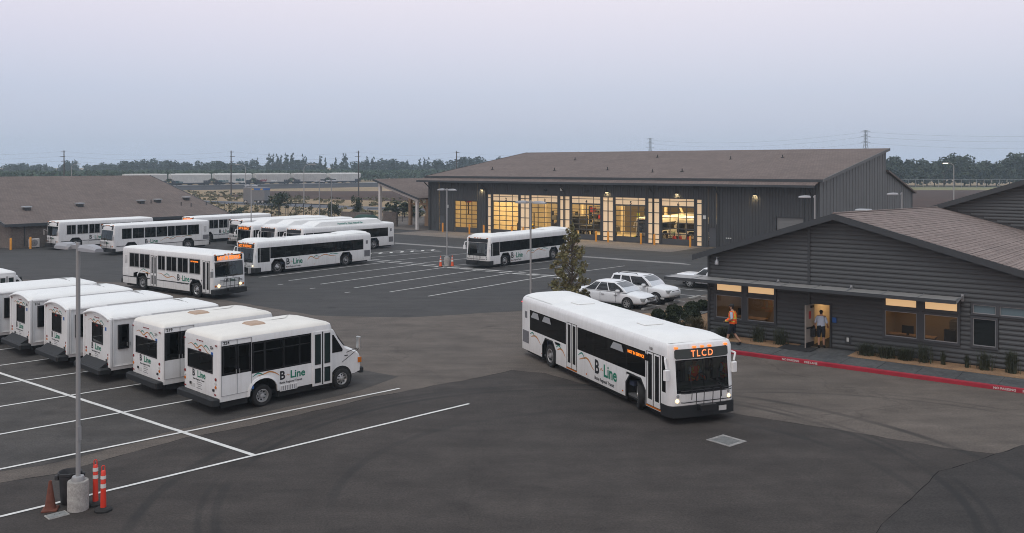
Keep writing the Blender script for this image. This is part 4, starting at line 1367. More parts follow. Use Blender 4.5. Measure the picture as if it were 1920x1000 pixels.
    for s in (-1, 1):
        mb = MB(); mb.prism([(4.52, 1.42), (4.52, 2.1), (4.62, 2.1), (5.02, 1.5), (5.0, 1.42)], s * 1.0, s * 1.012); mb.build('cab_window', 'gloss_black', root)
        mb = MB(); mb.lathe([(.02, s * 1.003), (.475, s * 1.003), (.475, s * .99)], (4.95, 0, .40), 'y', 22); mb.build('wheel_arch', 'chassis', root)
        mb = MB().cbox(5.74, 5.87, s * .84 - .13, s * .84 + .13, .86, 1.08, .02); mb.build('headlight', 'headlamp_off', root)
        mb = MB().cbox(5.70, 5.86, s * 1.0 - .03, s * 1.0 + .01, .88, 1.08, .01); mb.build('turn_signal', 'amber_off', root)
        mm = MB().tube([(5.2, s * 1.0, 1.35), (5.5, s * 1.32, 1.55), (5.5, s * 1.32, 1.8)], .014).tube([(5.0, s * 1.0, 1.0), (5.5, s * 1.32, 1.5)], .012).build('mirror_arm', 'trim_black', root)
        MB().cbox(5.44, 5.54, s * 1.32 - .11, s * 1.32 + .11, 1.52, 1.98, .03).build('mirror_head', 'trim_black' if not new else 'steel', mm)
    MB().add([(4.70, -.86, 2.26), (4.70, .86, 2.26), (5.2, .9, 1.58), (5.2, -.9, 1.58)], [(0, 1, 2, 3)]).build('windshield', 'gloss_black', root)
    mb = MB().cbox(5.8, 5.98, -1.02, 1.02, .46, .68, .04); mb.build('front_bumper', 'bumper_black', root)
    mb = MB(); panel(mb, lambda u, z, d=0.0: (5.92 + d, u, z), -.6, .6, .8, 1.1, -.06, .01); mb.build('radiator_grille', 'grille_grey', root)
    mb = MB(); panel(mb, side_plane(2.0, -1), 5.1, 5.25, 1.22, 1.25, 0, .012); mb.build('fender_badge', 'trim_black', root)
    return root
def arch_parts_small(root, body_v, Wd, xc, skirt, top, half):
    for side in (-1, 1):
        pl = side_plane(Wd, side)
        n = 10
        arc = [(xc - half * math.cos(math.pi * i / n), skirt + .02 + (top - skirt - .02) * math.sin(math.pi * i / n) ** .8) for i in range(n + 1)]
        v, f = body_v
        for i in range(n // 2):
            for a, b, c in ((arc[i], arc[i + 1], (xc - half, top)), (arc[n - i], arc[n - i - 1], (xc + half, top))):
                k = len(v); v += [pl(*a), pl(*b), pl(*c)]; f.append((k, k + 1, k + 2))
        mb = MB(); vs = []
        ou = [(xc - (half + .07) * math.cos(math.pi * i / n), skirt + (top + .07 - skirt) * math.sin(math.pi * i / n) ** .8) for i in range(n + 1)]
        vs = [pl(*p, .03) for p in ou] + [pl(*p, .05) for p in arc] + [pl(*p, -.05) for p in arc] + [pl(*p, 0) for p in ou]
        m = n + 1; fs = []
        for i in range(n):
            fs += [(i, i + 1, m + i + 1, m + i), (m + i, m + i + 1, 2 * m + i + 1, 2 * m + i), (3 * m + i, 3 * m + i + 1, i + 1, i)]
        mb.add(vs, fs); mb.build('wheel_arch', 'white_paint', root, smooth=40)
        w = MB(); a, b = pl(0, 0, -.01)[1], pl(0, 0, -.5)[1]
        w.add([(p[0], y, p[1]) for y in (a, b) for p in arc], [(i, i + 1, m + i + 1, m + i) for i in range(n)] + [tuple(range(m, 2 * m))])
        w.build('wheel_well', 'chassis', root)
m_, t_, b_ = nodes('door_glass'); b_.inputs['Base Color'].default_value = (.018, .03, .03, 1); b_.inputs['Roughness'].default_value = .06
HC = R(46.0)
dC = Vector((math.cos(HC), math.sin(HC))); nC = Vector((-dC.y, dC.x))
c0 = Vector((-9.95, 30.42)) + nC * 1.2 + dC * .22
LBL = ['shuttle bus numbered 224 with tan roof hatch, whole side in view', 'shuttle bus numbered 219 with tan roof hatch, second in its row',
       'boxy shuttle bus directly beside the one numbered 219', 'boxy shuttle bus whose side stands behind the near lamp post', 'boxy shuttle bus numbered 106, its rear cut by the picture edge',
       'boxy shuttle bus of which only the long roof shows beyond number 106', 'boxy shuttle bus parked apart, only its rounded front roof in view']
for i in range(7):
    q = cutaway(i < 2, ('224', '219', None, None, '106', None, None)[i])
    k = i if i < 6 else 7.0
    p = c0 + Vector((-.24, -.10)) + Vector((-2.87, 2.42)) * k + dC * (-.1 if i > 1 else 0) + (Vector((-1.0, -.2)) if i == 6 else Vector((0, 0)))
    q.location = (p.x, p.y, 0); q.rotation_euler = (0, 0, HC); q.scale = (1.04, 1.09, 1.0)
    tag(q, LBL[i], 'bus', 'shuttle buses parked in angled stalls')

# ================================================================== CARS
def car(kind):
    root = bpy.data.objects.new({'sedan': 'sedan_car', 'suv': 'suv_car', 'classic': 'classic_car'}[kind], None); COL.objects.link(root)
    if kind == 'sedan':
        L, Wd, axs, r = 5.1, 1.88, (1.05, 3.95), .335
        # x, bottom, shoulder(belt), centre top, half width
        st = [(0, .42, .78, .86, .72), (.12, .30, .88, .98, .86), (.6, .24, .94, 1.06, .93), (1.3, .22, .96, 1.08, .94), (2.5, .20, .95, 1.02, .94), (3.4, .20, .93, 1.02, .94), (3.7, .22, .90, 1.0, .94), (4.3, .24, .84, .93, .92), (4.75, .26, .76, .84, .86), (4.98, .30, .66, .72, .76), (5.1, .38, .56, .60, .62)]
        gh = dict(b=(.72, 3.85), t=(1.62, 2.85), zb=.95, zt=1.50, wb=.90, wt=.66)
        split = [0.0, .04, .30, .325, .62, .645, .965, 1.0]; panes = (1, 3, 5)
    elif kind == 'suv':
        L, Wd, axs, r = 4.45, 1.82, (.85, 3.5), .36
        st = [(0, .52, .98, 1.02, .78), (.1, .42, 1.04, 1.06, .88), (.5, .36, 1.08, 1.1, .91), (1.5, .34, 1.08, 1.12, .91), (2.8, .34, 1.06, 1.14, .91), (3.1, .34, 1.05, 1.14, .91), (3.6, .36, 1.02, 1.08, .90), (4.1, .38, .97, 1.03, .87), (4.33, .42, .88, .95, .80), (4.45, .50, .72, .80, .72)]
        gh = dict(b=(.06, 3.22), t=(.36, 2.42), zb=1.06, zt=1.66, wb=.86, wt=.68)
        split = [0.0, .05, .27, .31, .565, .59, .95, 1.0]; panes = (1, 3, 5)
    else:
        L, Wd, axs, r = 5.3, 1.98, (1.2, 4.2), .34
        st = [(0, .50, .86, .86, .92), (.1, .38, .93, .94, .97), (.7, .30, .92, .96, .985), (1.6, .27, .90, .96, .985), (3.3, .27, .88, .95, .985), (4.6, .30, .86, .92, .97), (5.2, .36, .80, .84, .93), (5.3, .45, .66, .70, .90)]
        gh = dict(b=(1.45, 3.55), t=(2.1, 3.0), zb=.92, zt=1.38, wb=.90, wt=.66)
        split = [0.0, .06, .44, .5, .94, 1.0]; panes = (1, 3)
    mb = MB(); vs = []; m = 0
    for x, z0, zs, zc, w in st:
        mid = z0 + (zs - z0) * .5
        half = [(w * .86, z0), (w * .985, z0 + .10), (w, mid), (w * .985, zs - .10), (w * .94, zs - .02), (w * .80, zs + (zc - zs) * .45), (w * .45, zc - .01), (0, zc)]
        ring = [(x, y, z) for y, z in half] + [(x, -y, z) for y, z in half[-2::-1]]
        m = len(ring); vs += ring
    fs = []
    for i in range(len(st) - 1):
        for j in range(m - 1):
            a = i * m + j
            fs.append((a, a + 1, a + m + 1, a + m))
        fs.append((i * m + m - 1, i * m, (i + 1) * m, (i + 1) * m + m - 1))
    fs += [tuple(range(m)), tuple(range((len(st) - 1) * m, len(st) * m))]
    mb.add(vs, fs); body = mb.build('body', 'car_white', root, smooth=60)
    sm = body.modifiers.new('smooth', 'SUBSURF'); sm.levels = 2; sm.render_levels = 2
    # greenhouse
    g = gh
    def P(side, u, v):
        xb = g['b'][0] + (g['b'][1] - g['b'][0]) * u; xt = g['t'][0] + (g['t'][1] - g['t'][0]) * u
        b = 1 - (1 - v) ** 1.0
        c_ = v + .16 * math.sin(math.pi * v) * (1 if u > .5 else -.6) * abs(2 * u - 1) ** 2 * -1
        return (xb + (xt - xb) * c_, side * (g['wb'] + (g['wt'] - g['wb']) * v ** 1.5), g['zb'] + (g['zt'] - g['zb']) * v)
    fr = MB()
    vcut = [0, .06, .3, .5, .7, .9, 1.0]
    for side in (-1, 1):
        for i in range(len(split) - 1):
            sw = MB()
            for j in range(6):
                q = [P(side, split[i], vcut[j]), P(side, split[i + 1], vcut[j]), P(side, split[i + 1], vcut[j + 1]), P(side, split[i], vcut[j + 1])]
                (sw if i in panes and 0 < j < 5 else fr).add(q, [(0, 1, 2, 3)])
            if sw.v: sw.build('side_window', 'car_glass', root)
    for u, nm in ((0.0, 'rear_window'), (1.0, 'windshield')):
        cs = [-1, -.9, .9, 1]
        def Q(c, v):
            a, b = Vector(P(-1, u, v)), Vector(P(1, u, v))
            p = a.lerp(b, (c + 1) / 2)
            p.x += (.10 if u else -.05) * (1 - c * c)
            return p
        w = MB()
        for i in range(3):
            for j in range(6):
                q = [Q(cs[i], vcut[j]), Q(cs[i + 1], vcut[j]), Q(cs[i + 1], vcut[j + 1]), Q(cs[i], vcut[j + 1])]
                if i == 1 and 0 < j < 5:
                    n = 8
                    for k in range(n):
                        c0_, c1_ = cs[1] + (cs[2] - cs[1]) * k / n, cs[1] + (cs[2] - cs[1]) * (k + 1) / n
                        w.add([Q(c0_, vcut[j]), Q(c1_, vcut[j]), Q(c1_, vcut[j + 1]), Q(c0_, vcut[j + 1])], [(0, 1, 2, 3)])
                else: fr.add(q, [(0, 1, 2, 3)])
        w.build(nm, 'car_glass' if nm == 'rear_window' else 'screen_car', root, smooth=60)
    fr.build('pillar_frame', 'car_white', root, smooth=50)
    rf = MB(); vs = []
    for i in range(9):
        u = i / 8
        for c in (-1, -.85, -.5, 0, .5, .85, 1):
            a, b = Vector(P(-1, u, 1)), Vector(P(1, u, 1))
            p = a.lerp(b, (c + 1) / 2); p.z += .055 * (1 - c ** 4) * (1 - (2 * u - 1) ** 4 * .7)
            p.x += (.10 * (1 - c * c) if u == 1 else 0) - (.05 * (1 - c * c) if u == 0 else 0)
            vs.append(p)
    rf.add(vs, [(i * 7 + j, i * 7 + j + 1, i * 7 + j + 8, i * 7 + j + 7) for i in range(8) for j in range(6)])
    rf.build('roof', 'car_white', root, smooth=40)
    w = st[3][4]
    for s in (-1, 1):
        for xa in axs:
            wheel(root, xa, s, s * (w - .045), r, .215, 'car')
            ar = MB(); ar.lathe([(.02, s * (w + .002)), (r + .05, s * (w + .002)), (r + .055, s * (w - .02))], (xa, 0, r + .0), 'y', 22); ar.build('wheel_arch', 'chassis', root)
        mb = MB()
        pl = side_plane(2 * w, s)
        for u in ((2.05, 3.15) if kind != 'suv' else (1.25, 2.15, 2.95)):
            panel(mb, pl, u, u + .016, .36, st[4][2] - .06, -.03, .004)
        for u in ((2.1, 3.0) if kind == 'sedan' else (1.3, 2.2)):
            if kind != 'classic': panel(mb, pl, u + .05, u + .24, st[4][2] - .2, st[4][2] - .17, -.02, .03)
        mb.build('door_seam', 'grille_grey', root)
        xf = L - .16
        MB().cbox(xf - .22, xf + .085, s * .62 - .2, s * .62 + .2, st[-2][2] - .15, st[-2][2] + .03, .03).build('headlight', 'headlamp_off', root)
        MB().cbox(-.02, .2, s * .72 - .1, s * .72 + .1, st[2][2] - .22, st[2][2] - .04, .03).build('tail_light', 'red_lens', root)
        if kind != 'classic':
            MB().cbox(g['b'][1] - .62, g['b'][1] - .4, s * (w + .06) - .1, s * (w + .06) + .1, g['zb'] + .02, g['zb'] + .16, .03).build('mirror', 'car_white', root)
        if kind == 'suv':
            MB().tube([(.7, s * .62, 1.72), (.8, s * .62, 1.78), (2.0, s * .62, 1.78), (2.1, s * .62, 1.72)], .022).build('roof_rail', 'trim_black', root)
            mb = MB(); panel(mb, pl, .3, 4.1, .36, .46, -.03, .006); mb.build('side_sill', 'white_lens', root)
    xg = L - (.06 if kind == 'sedan' else .10)
    MB().cbox(xg - .1, xg + .07, -.44, .44, .58, .70 if kind == 'sedan' else .84, .02).build('radiator_grille', 'trim_black', root)
    for z_ in (.62, .70) if kind == 'suv' else (.61,):
        MB().cbox(xg - .1, xg + .085, -.42, .42, z_, z_ + .035, .008).build('grille_bar', 'steel', root)
    MB().cbox(xg - .1, xg + .075, -.56, .56, .33, .46, .02).build('lower_grille', 'trim_black', root)
    MB().box(xg + .06, xg + .085, -.16, .16, .46, .56).build('number_plate', 'seam_grey', root)
    if kind == 'classic':
        MB().cbox(-.07, .1, -.98, .98, .42, .56, .03).build('rear_bumper', 'steel', root)
        mb = MB(); panel(mb, side_plane(2 * w, -1), .4, 5.0, .44, .47, -.02, .012); mb.build('side_moulding', 'steel', root)
    MB().box(.5, L - .6, -.7, .7, .2, .3).build('underbody', 'chassis', root)
    mb = MB()
    for x in (g['b'][0] + .9, g['b'][0] + 1.8):
        for y in (-.65, .1):
            mb.cbox(x, x + .5, y, y + .55, .45, .7, .05); mb.cbox(x, x + .14, y, y + .55, .7, 1.2, .05)
    mb.build('seat_rows', 'interior_grey', root, kind='stuff')
    return root
glass('screen_car', (0.16, 0.20, 0.22), 0.30, 0.03)
HCAR = math.atan2(-0.612, 0.791)
dc = Vector((math.cos(HCAR), math.sin(HCAR))); nc = Vector((-dc.y, dc.x))
for kind, wx, wy, xa, hw, lb in (('sedan', 6.85, 53.3, 3.95, .92, 'white four-door sedan parked nose to a wheel stop, partly behind the young tree'),
                                 ('suv', 8.82, 55.1, 3.5, .90, 'white sport utility with roof rails parked beyond the sedan'),
                                 ('classic', 12.45, 62.7, 1.2, .97, 'long white vintage car half hidden behind the office corner')):
    c = car(kind)
    p = Vector((wx, wy)) + nc * hw - dc * xa
    c.location = (p.x, p.y, 0); c.rotation_euler = (0, 0, HCAR)
    tag(c, lb, 'car')
# ================================================================== BUILDINGS
def shingle(name, a, b_, along='y', pitch=.14):
    m, t, b = nodes(name)
    tcn = N(t, 'ShaderNodeTexCoord')
    br = N(t, 'ShaderNodeTexBrick')
    br.inputs['Scale'].default_value = 1.0
    br.inputs['Mortar Size'].default_value = 0.012
    br.inputs['Brick Width'].default_value = 0.32
    br.inputs['Row Height'].default_value = pitch
    br.inputs['Color1'].default_value = (*a, 1); br.inputs['Color2'].default_value = (*b_, 1)
    br.inputs['Mortar'].default_value = (a[0] * .45, a[1] * .45, a[2] * .45, 1)
    vec = tcn.outputs['Object']
    if along == 'x':
        mp = N(t, 'ShaderNodeMapping'); mp.inputs['Rotation'].default_value = (0, 0, math.pi / 2)
        t.links.new(vec, mp.inputs[0]); vec = mp.outputs[0]
    t.links.new(vec, br.inputs['Vector'])
    c = mulcol(t, br.outputs['Color'], maprange(t, noise(t, tcn.outputs['Object'], .35, 5, .6), .3, .7, .88, 1.1))
    c = mulcol(t, c, maprange(t, noise(t, tcn.outputs['Object'], 9, 4, .75), .25, .75, .78, 1.22))
    t.links.new(c, b.inputs['Base Color']); b.inputs['Roughness'].default_value = .9
    b.inputs['Specular IOR Level'].default_value = .2
shingle('shingle_bays', (.185, .146, .130), (.150, .118, .106), 'y', .5)
shingle('shingle_block', (.175, .140, .125), (.142, .115, .104), 'y', .5)
shingle('shingle_office', (.27, .215, .195), (.21, .168, .152), 'x', .15)
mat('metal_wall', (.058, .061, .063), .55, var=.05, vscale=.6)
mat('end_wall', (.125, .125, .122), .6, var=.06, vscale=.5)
mat('siding', (.062, .066, .069), .6, var=.07, vscale=1.5)
mat('dark_trim', (.042, .045, .048), .5)
mat('frame_grey', (.060, .064, .070), .5)
mat('door_grey', (.075, .08, .088), .5)
mat('roll_grey', (.20, .20, .195), .5)
mat('fascia', (.045, .05, .055), .45)
mat('awning_metal', (.32, .31, .30), .45, .2, var=.08)
mat('galvanised', (.36, .37, .38), .45, .6)
mat('lit_panel', (.55, .47, .36), .6, emit=(1.0, .66, .34), estr=.40)
mat('lit_transom', (.7, .55, .35), .6, emit=(1.0, .62, .30), estr=.50)
mat('blue_transom', (.14, .19, .21), .15)
mat('lamp_glow', (1, .8, .5), .5, emit=(1.0, .78, .45), estr=7)
mat('lamp_soft', (1, .8, .5), .5, emit=(1.0, .80, .45), estr=4)
mat('cream_wall', (.62, .53, .38), .8, var=.06, vscale=.5)
mat('shop_floor', (.36, .32, .25), .5, var=.1)
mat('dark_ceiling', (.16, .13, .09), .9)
mat('machine_yellow', (.62, .38, .02), .5)
mat('machine_dark', (.03, .03, .03), .6)
mat('lift_green', (.40, .55, .03), .5)
mat('jack_red', (.35, .03, .03), .5)
mat('bollard_yellow', (.72, .30, .03), .5, var=.08)
mat('timber', (.44, .30, .19), .8, var=.12, vscale=2)
mat('white_post', (.62, .59, .56), .6)
mat('sign_white', (.6, .62, .6), .5)
mat('mat_black', (.018, .018, .02), .95)
mat('door_beige', (.30, .265, .235), .6)
mat('sign_blue', (.02, .09, .30), .4)
mat('room_beige', (.50, .40, .28), .8)
mat('shade_glass', (.105, .086, .068), .07, var=.15, vscale=.8)
mat('dark_pane', (.012, .016, .017), .05)
def shed_box(root, name, x0, x1, y0, y1, z0, z1, m, bevel=0):
    return MB().box(x0, x1, y0, y1, z0, z1).build(name, m, root, bevel=bevel)
def lamp(name, kind, loc, energy, col, parent=None, **kw):
    l = bpy.data.lights.new(name, kind)
    l.energy = energy; l.color = col
    for k, v in kw.items(): setattr(l, k, v)
    o = bpy.data.objects.new(name, l); COL.objects.link(o)
    o.location = loc
    if parent is not None: o.parent = parent
    return o
def corrugate(mb, x0, x1, z0, z1, y=0.0, pitch=.30, d=.045):
    xs = []
    k = math.floor(x0 / pitch)
    pts = [(x0, y)]
    while k * pitch < x1 + pitch:
        for fx, yy in ((.0, y), (.42, y), (.52, y - d), (.88, y - d), (.98, y)):
            x = (k + fx) * pitch
            if x0 < x < x1: pts.append((x, yy))
        k += 1
    pts.append((x1, pts[-1][1]))
    vs = [(x, yy, z0) for x, yy in pts] + [(x, yy, z1) for x, yy in pts]
    n = len(pts)
    mb.add(vs, [(i, i + 1, n + i + 1, n + i) for i in range(n - 1)])
# ------------------------------------------------------------------ service building with the lit bays
B = thing('service_building', 'long dark metal service building with lit numbered bays', 'building', (FAC[0], FAC[1], 0), math.atan2(-0.619, 0.785))
LB, DB, ZE, ZR = 52.1, 22.0, 7.2, 10.55
mb = MB()
for x0, x1, z0 in ((0, 1.98, 0), (1.98, 3.03, 2.12), (3.03, 4.65, 0), (4.65, 8.65, 4.15), (8.65, 10.2, 0), (10.2, 39.75, 5.08), (39.75, 40.38, 0), (40.38, 41.35, 2.1), (41.35, 47.7, 0), (47.7, 50.6, 3.45), (50.6, LB, 0)):
    corrugate(mb, x0, x1, z0, ZE - .05)
mb.build('front_wall', 'metal_wall', B)
poly = [(0, 0), (33.5, 0), (33.5, 5.3), (DB + .02, 8.0), (DB, ZR - .1), (0, ZE - .1)]
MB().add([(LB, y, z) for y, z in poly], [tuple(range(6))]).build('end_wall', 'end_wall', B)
for i in range(1, 34):                                   # standing panels of the end wall, each with its own edge
    y = i * .98
    if y > 33.3: break
    zt = ZE - .15 + (ZR - ZE) * y / DB if y < DB else 8.0 - (y - DB) * .235
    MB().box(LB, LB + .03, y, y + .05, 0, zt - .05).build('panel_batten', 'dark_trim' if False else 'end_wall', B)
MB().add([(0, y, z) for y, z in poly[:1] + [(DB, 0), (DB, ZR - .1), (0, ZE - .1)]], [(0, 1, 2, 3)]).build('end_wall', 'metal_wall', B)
MB().box(0, LB, DB + 10.9, DB + 11.5, 0, 5.2).box(0, LB, DB - .3, DB - .1, 0, ZR - .3).build('rear_wall', 'metal_wall', B)
sl_ = (ZR - ZE) / DB
mb = MB().prism([(-.15, ZE - .02), (DB + .25, ZR + .04), (DB + .25, ZR - .16), (-.15, ZE - .22)], -.45, LB + .35, 'x')
roof = mb.build('roof', 'shingle_bays', B)
MB().prism([(-.19, ZE + .03), (-.15, ZE + .03), (-.15, ZE - .24), (-.19, ZE - .24)], -.46, LB + .36, 'x').build('fascia', 'fascia', roof)
for x in (-.50, LB + .35):
    MB().prism([(-.19, ZE + .04), (DB + .25, ZR + .08), (DB + .25, ZR - .24), (-.19, ZE - .26)], x, x + .06, 'x').build('rake_board', 'end_wall' if x > 0 else 'fascia', roof)
MB().prism([(-.02, 7.0), (-1.25, 6.62), (-1.25, 6.55), (-.02, 6.9)], -.9, LB - .1, 'x').build('eave_roof', 'shingle_bays', B)
MB().box(-.92, LB - .08, -1.33, -1.25, 6.42, 6.66).build('gutter', 'fascia', B)
MB().prism([(DB, 8.05), (DB + 12.0, 5.25), (DB + 12.0, 5.05), (DB, 7.85)], -.3, LB + .35, 'x').build('lean_to_roof', 'shingle_bays', B)
for x in (.48, 10.06, 21.99, 33.85, 41.59, 51.42):
    MB().tube([(x - .02, -1.25, 6.45), (x - .02, -1.1, 6.3), (x, -.12, 5.55), (x, -.12, .1)], .06, 6).build('downspout', 'dark_trim', B)
for x, y in ((6.5, 5.5), (14.0, 14), (25.5, 16), (24.5, 5.5), (36.5, 14), (35.0, 4.5), (42.5, 15), (31.5, 4.0), (17, 5)):
    z = ZE + sl_ * y
    MB().cyl((x, y, z - .1), (x, y, z + .36), .06, n=8).box(x - .15, x + .15, y - .15, y + .15, z - .02, z + .06).build('roof_vent', 'dark_trim', roof)
for x0, x1, z1, m in ((1.98, 3.03, 2.12, 'door_grey'), (40.38, 41.35, 2.1, 'door_grey')):
    d = MB().box(x0 + .06, x1 - .06, .02, .06, .02, z1 - .06).build('door', m, B)
    fr = MB(); frame_rect(fr, lambda u, z, o=0.0: (u, -.03 - o, z), x0 + .06, x1 - .06, .0, z1 - .06, .07, .03); fr.build('door_frame', 'dark_trim', d)
    MB().box(x0 + .12, x0 + .18, -.06, .02, .98, 1.06).build('handle', 'steel', d)
rd = MB().box(47.78, 50.52, .1, .16, .02, 3.4).build('roll_door', 'roll_grey', B)
for i in range(12):
    MB().box(47.8, 50.5, .07, .1, .05 + i * .28, .29 + i * .28).build('slat', 'roll_grey', rd)
fr = MB(); frame_rect(fr, lambda u, z, o=0.0: (u, -.04 - o, z), 47.78, 50.52, 0, 3.4, .1, .03); fr.build('roll_door_frame', 'dark_trim', rd)
unit = MB().add([(0, 0, 0), (1, 0, 0), (1, 0, 1), (0, 0, 1)], [(0, 1, 2, 3)])
def unit_mesh(m):
    o = unit.build('pane_source', m, None); me = o.data; bpy.data.objects.remove(o); return me
PANE, LIT, TRAN = unit_mesh('bay_glass'), unit_mesh('lit_panel'), unit_mesh('lit_panel')
def pane(parent, me, x0, x1, z0, z1, y, name='pane'):
    o = link(name, me, parent, (x0, y, z0)); o.scale = (x1 - x0, 1, z1 - z0); return o
def bay_door(x0, x1, z1, rows=6, cols=4, ajar=0.0):
    mb = MB()
    mb.box(x0, x1, .02, .09, .03, .62)
    b = .08
    zs = [.62 + (z1 - .62) * i / rows for i in range(rows + 1)]
    xs = [x0 + (x1 - x0) * i / cols for i in range(cols + 1)]
    for z in zs: mb.box(x0, x1, .025, .085, z - b / 2, z + b / 2)
    for x in xs: mb.box(x - b / 2, x + b / 2, .022, .088, .62, z1)
    d = mb.build('bay_door', 'frame_grey', B)
    for i in range(rows):
        for j in range(cols):
            pane(d, PANE, xs[j] + b / 2, xs[j + 1] - b / 2, zs[i] + b / 2, zs[i + 1] - b / 2, .055)
    return d
bay_door(4.75, 8.55, 4.05)
fr = MB(); frame_rect(fr, lambda u, z, o=0.0: (u, -.03 - o, z), 4.75, 8.55, 0, 4.05, .1, .03); fr.build('bay_frame', 'dark_trim', B)
bays = [(11.1, 15.29), (17.09, 21.15), (23.01, 27.14), (28.95, 32.99), (34.84, 38.88)]
lights = [(10.27, 10.84), (15.46, 16.9), (21.36, 22.8), (27.33, 28.75), (33.18, 34.64), (39.05, 39.68)]
fr = MB()
rows_ = [.06, .52, 1.08, 2.22, 3.42, 4.56, 5.0]
for k, (a, b) in enumerate(bays):
    bay_door(a + .05, b - .05, 4.1)
    t = MB()
    xs = [a + .05, a + .05 + (b - a - .1) * .25, a + .05 + (b - a - .1) * .75, b - .05]
    for x in xs: t.box(x - .03, x + .03, -.02, .06, 4.2, 5.04)
    for z in (4.2, 4.74, 5.02): t.box(a, b, -.016, .056, z - .03, z + .03)
    t.box(a, b, -.03, .07, 4.06, 4.2)
    tr = t.build('transom', 'frame_grey', B)
    for i in range(3):
        for z0, z1 in ((4.23, 4.71), (4.77, 4.99)):
            pane(tr, TRAN, xs[i] + .03, xs[i + 1] - .03, z0, z1, .02)
    text(str(k + 2), .52, 'logo_black', tr, ((a + b) / 2 - .1, -.005, 4.24), (1, 0, 0), (0, 0, 1), 'bay_number', bold=.02, depth=.004)
    for x in (a, b):
        fr.box(x - .13, x + .05 if x == a else x + .13, -.05, .12, 0, 5.06)
for a, b in lights:
    cols = [a, (a + b) / 2, b] if b - a > 1 else [a, b]
    t = MB()
    for x in cols: t.box(x - .06, x + .06, -.03, .07, 0, 5.05)
    for z in rows_: t.box(a, b, -.02, .06, z - .045, z + .045)
    sd = t.build('sidelight', 'frame_grey', B)
    for i in range(len(cols) - 1):
        for z0, z1 in zip(rows_[:-1], rows_[1:]):
            pane(sd, LIT, cols[i] + .06, cols[i + 1] - .06, z0 + .045, z1 - .045, .02, 'panel')
fr.box(10.15, 39.8, -.06, .1, 5.02, 5.1)
fr.build('bay_frame', 'dark_trim', B)
# sconces: lit ones cast their own light on the ribs
for x, lit in ((9.36, 1), (27.96, 1), (36.77, 1), (45.55, 1), (19.3, 0), (25.2, 0)):
    s = MB().prism([(-.30, 5.62), (0, 5.78), (0, 5.56), (-.26, 5.52)], x - .2, x + .2, 'x').build('wall_lamp', 'dark_trim', B)
    if lit:
        MB().box(x - .15, x + .15, -.24, -.06, 5.505, 5.52).build('lamp_lens', 'lamp_glow', s)
        l = lamp('wall_lamp_light', 'SPOT', (x, -.22, 5.49), 45, (1, .72, .36), B, spot_size=R(150), spot_blend=.6, shadow_soft_size=.06)
        l.rotation_euler = (R(28), 0, 0)
for x, z in ((3.5, 3.1), (21.6, 5.6), (39.98, 2.95)):
    MB().box(x - .16, x + .16, -.10, -.03, z, z + .38).build('wall_sign', 'sign_white', B)
MB().box(1.0, 1.3, -.1, -.02, .9, 1.3).build('meter_box', 'dark_trim', B)
mb = MB()
for i in range(3): mb.box(42.4 + i * .22, 42.55 + i * .22, -.1, -.03, 1.0, 1.12)
mb.build('wall_outlet', 'sign_white', B)
# interior
MB().box(.3, LB - .3, .2, DB - .4, -.02, .03).build('shop_floor', 'shop_floor', B)
MB().box(.3, 47.0, 14.0, 14.1, .03, 6.5).box(.2, .3, .2, 14, .03, 6.5).box(47.0, 47.1, .2, 14, .03, 6.5).box(9.4, 9.5, .3, 9, .03, 6.4).build('interior_wall', 'cream_wall', B)
MB().box(21.5, 34.2, 13.9, 13.98, .05, 6.48).build('painted_shade_panel', 'dark_ceiling', B)  # dark panel added to paint in the unlit back of the shop
MB().box(.2, 47.1, .2, 14.1, 6.52, 6.6).build('ceiling', 'dark_ceiling', B)
mb = MB()
for x in (12, 18, 24, 30, 36):
    mb.box(x - .15, x + .15, 9.8, 10.1, .03, 6.5)
mb.build('steel_column', 'cream_wall', B)
mb = MB().tube([(27.2, 10, .5), (30, 10, 6.0)], .14).tube([(33.5, 10, .5), (30.6, 10, 6.0)], .14); mb.build('cross_brace', 'cream_wall', B)
for x in (6.6, 13.2, 19.1, 25.0, 31.0, 36.9):
    f_ = MB().box(x - .9, x + .9, 4.4, 4.7, 6.3, 6.42).build('ceiling_light', 'lamp_soft', B)
    l = lamp('bay_light', 'AREA', (x, 5.0, 6.25), 950, (1.0, .70, .33), B, shape='RECTANGLE', size=3.0, size_y=6.0)
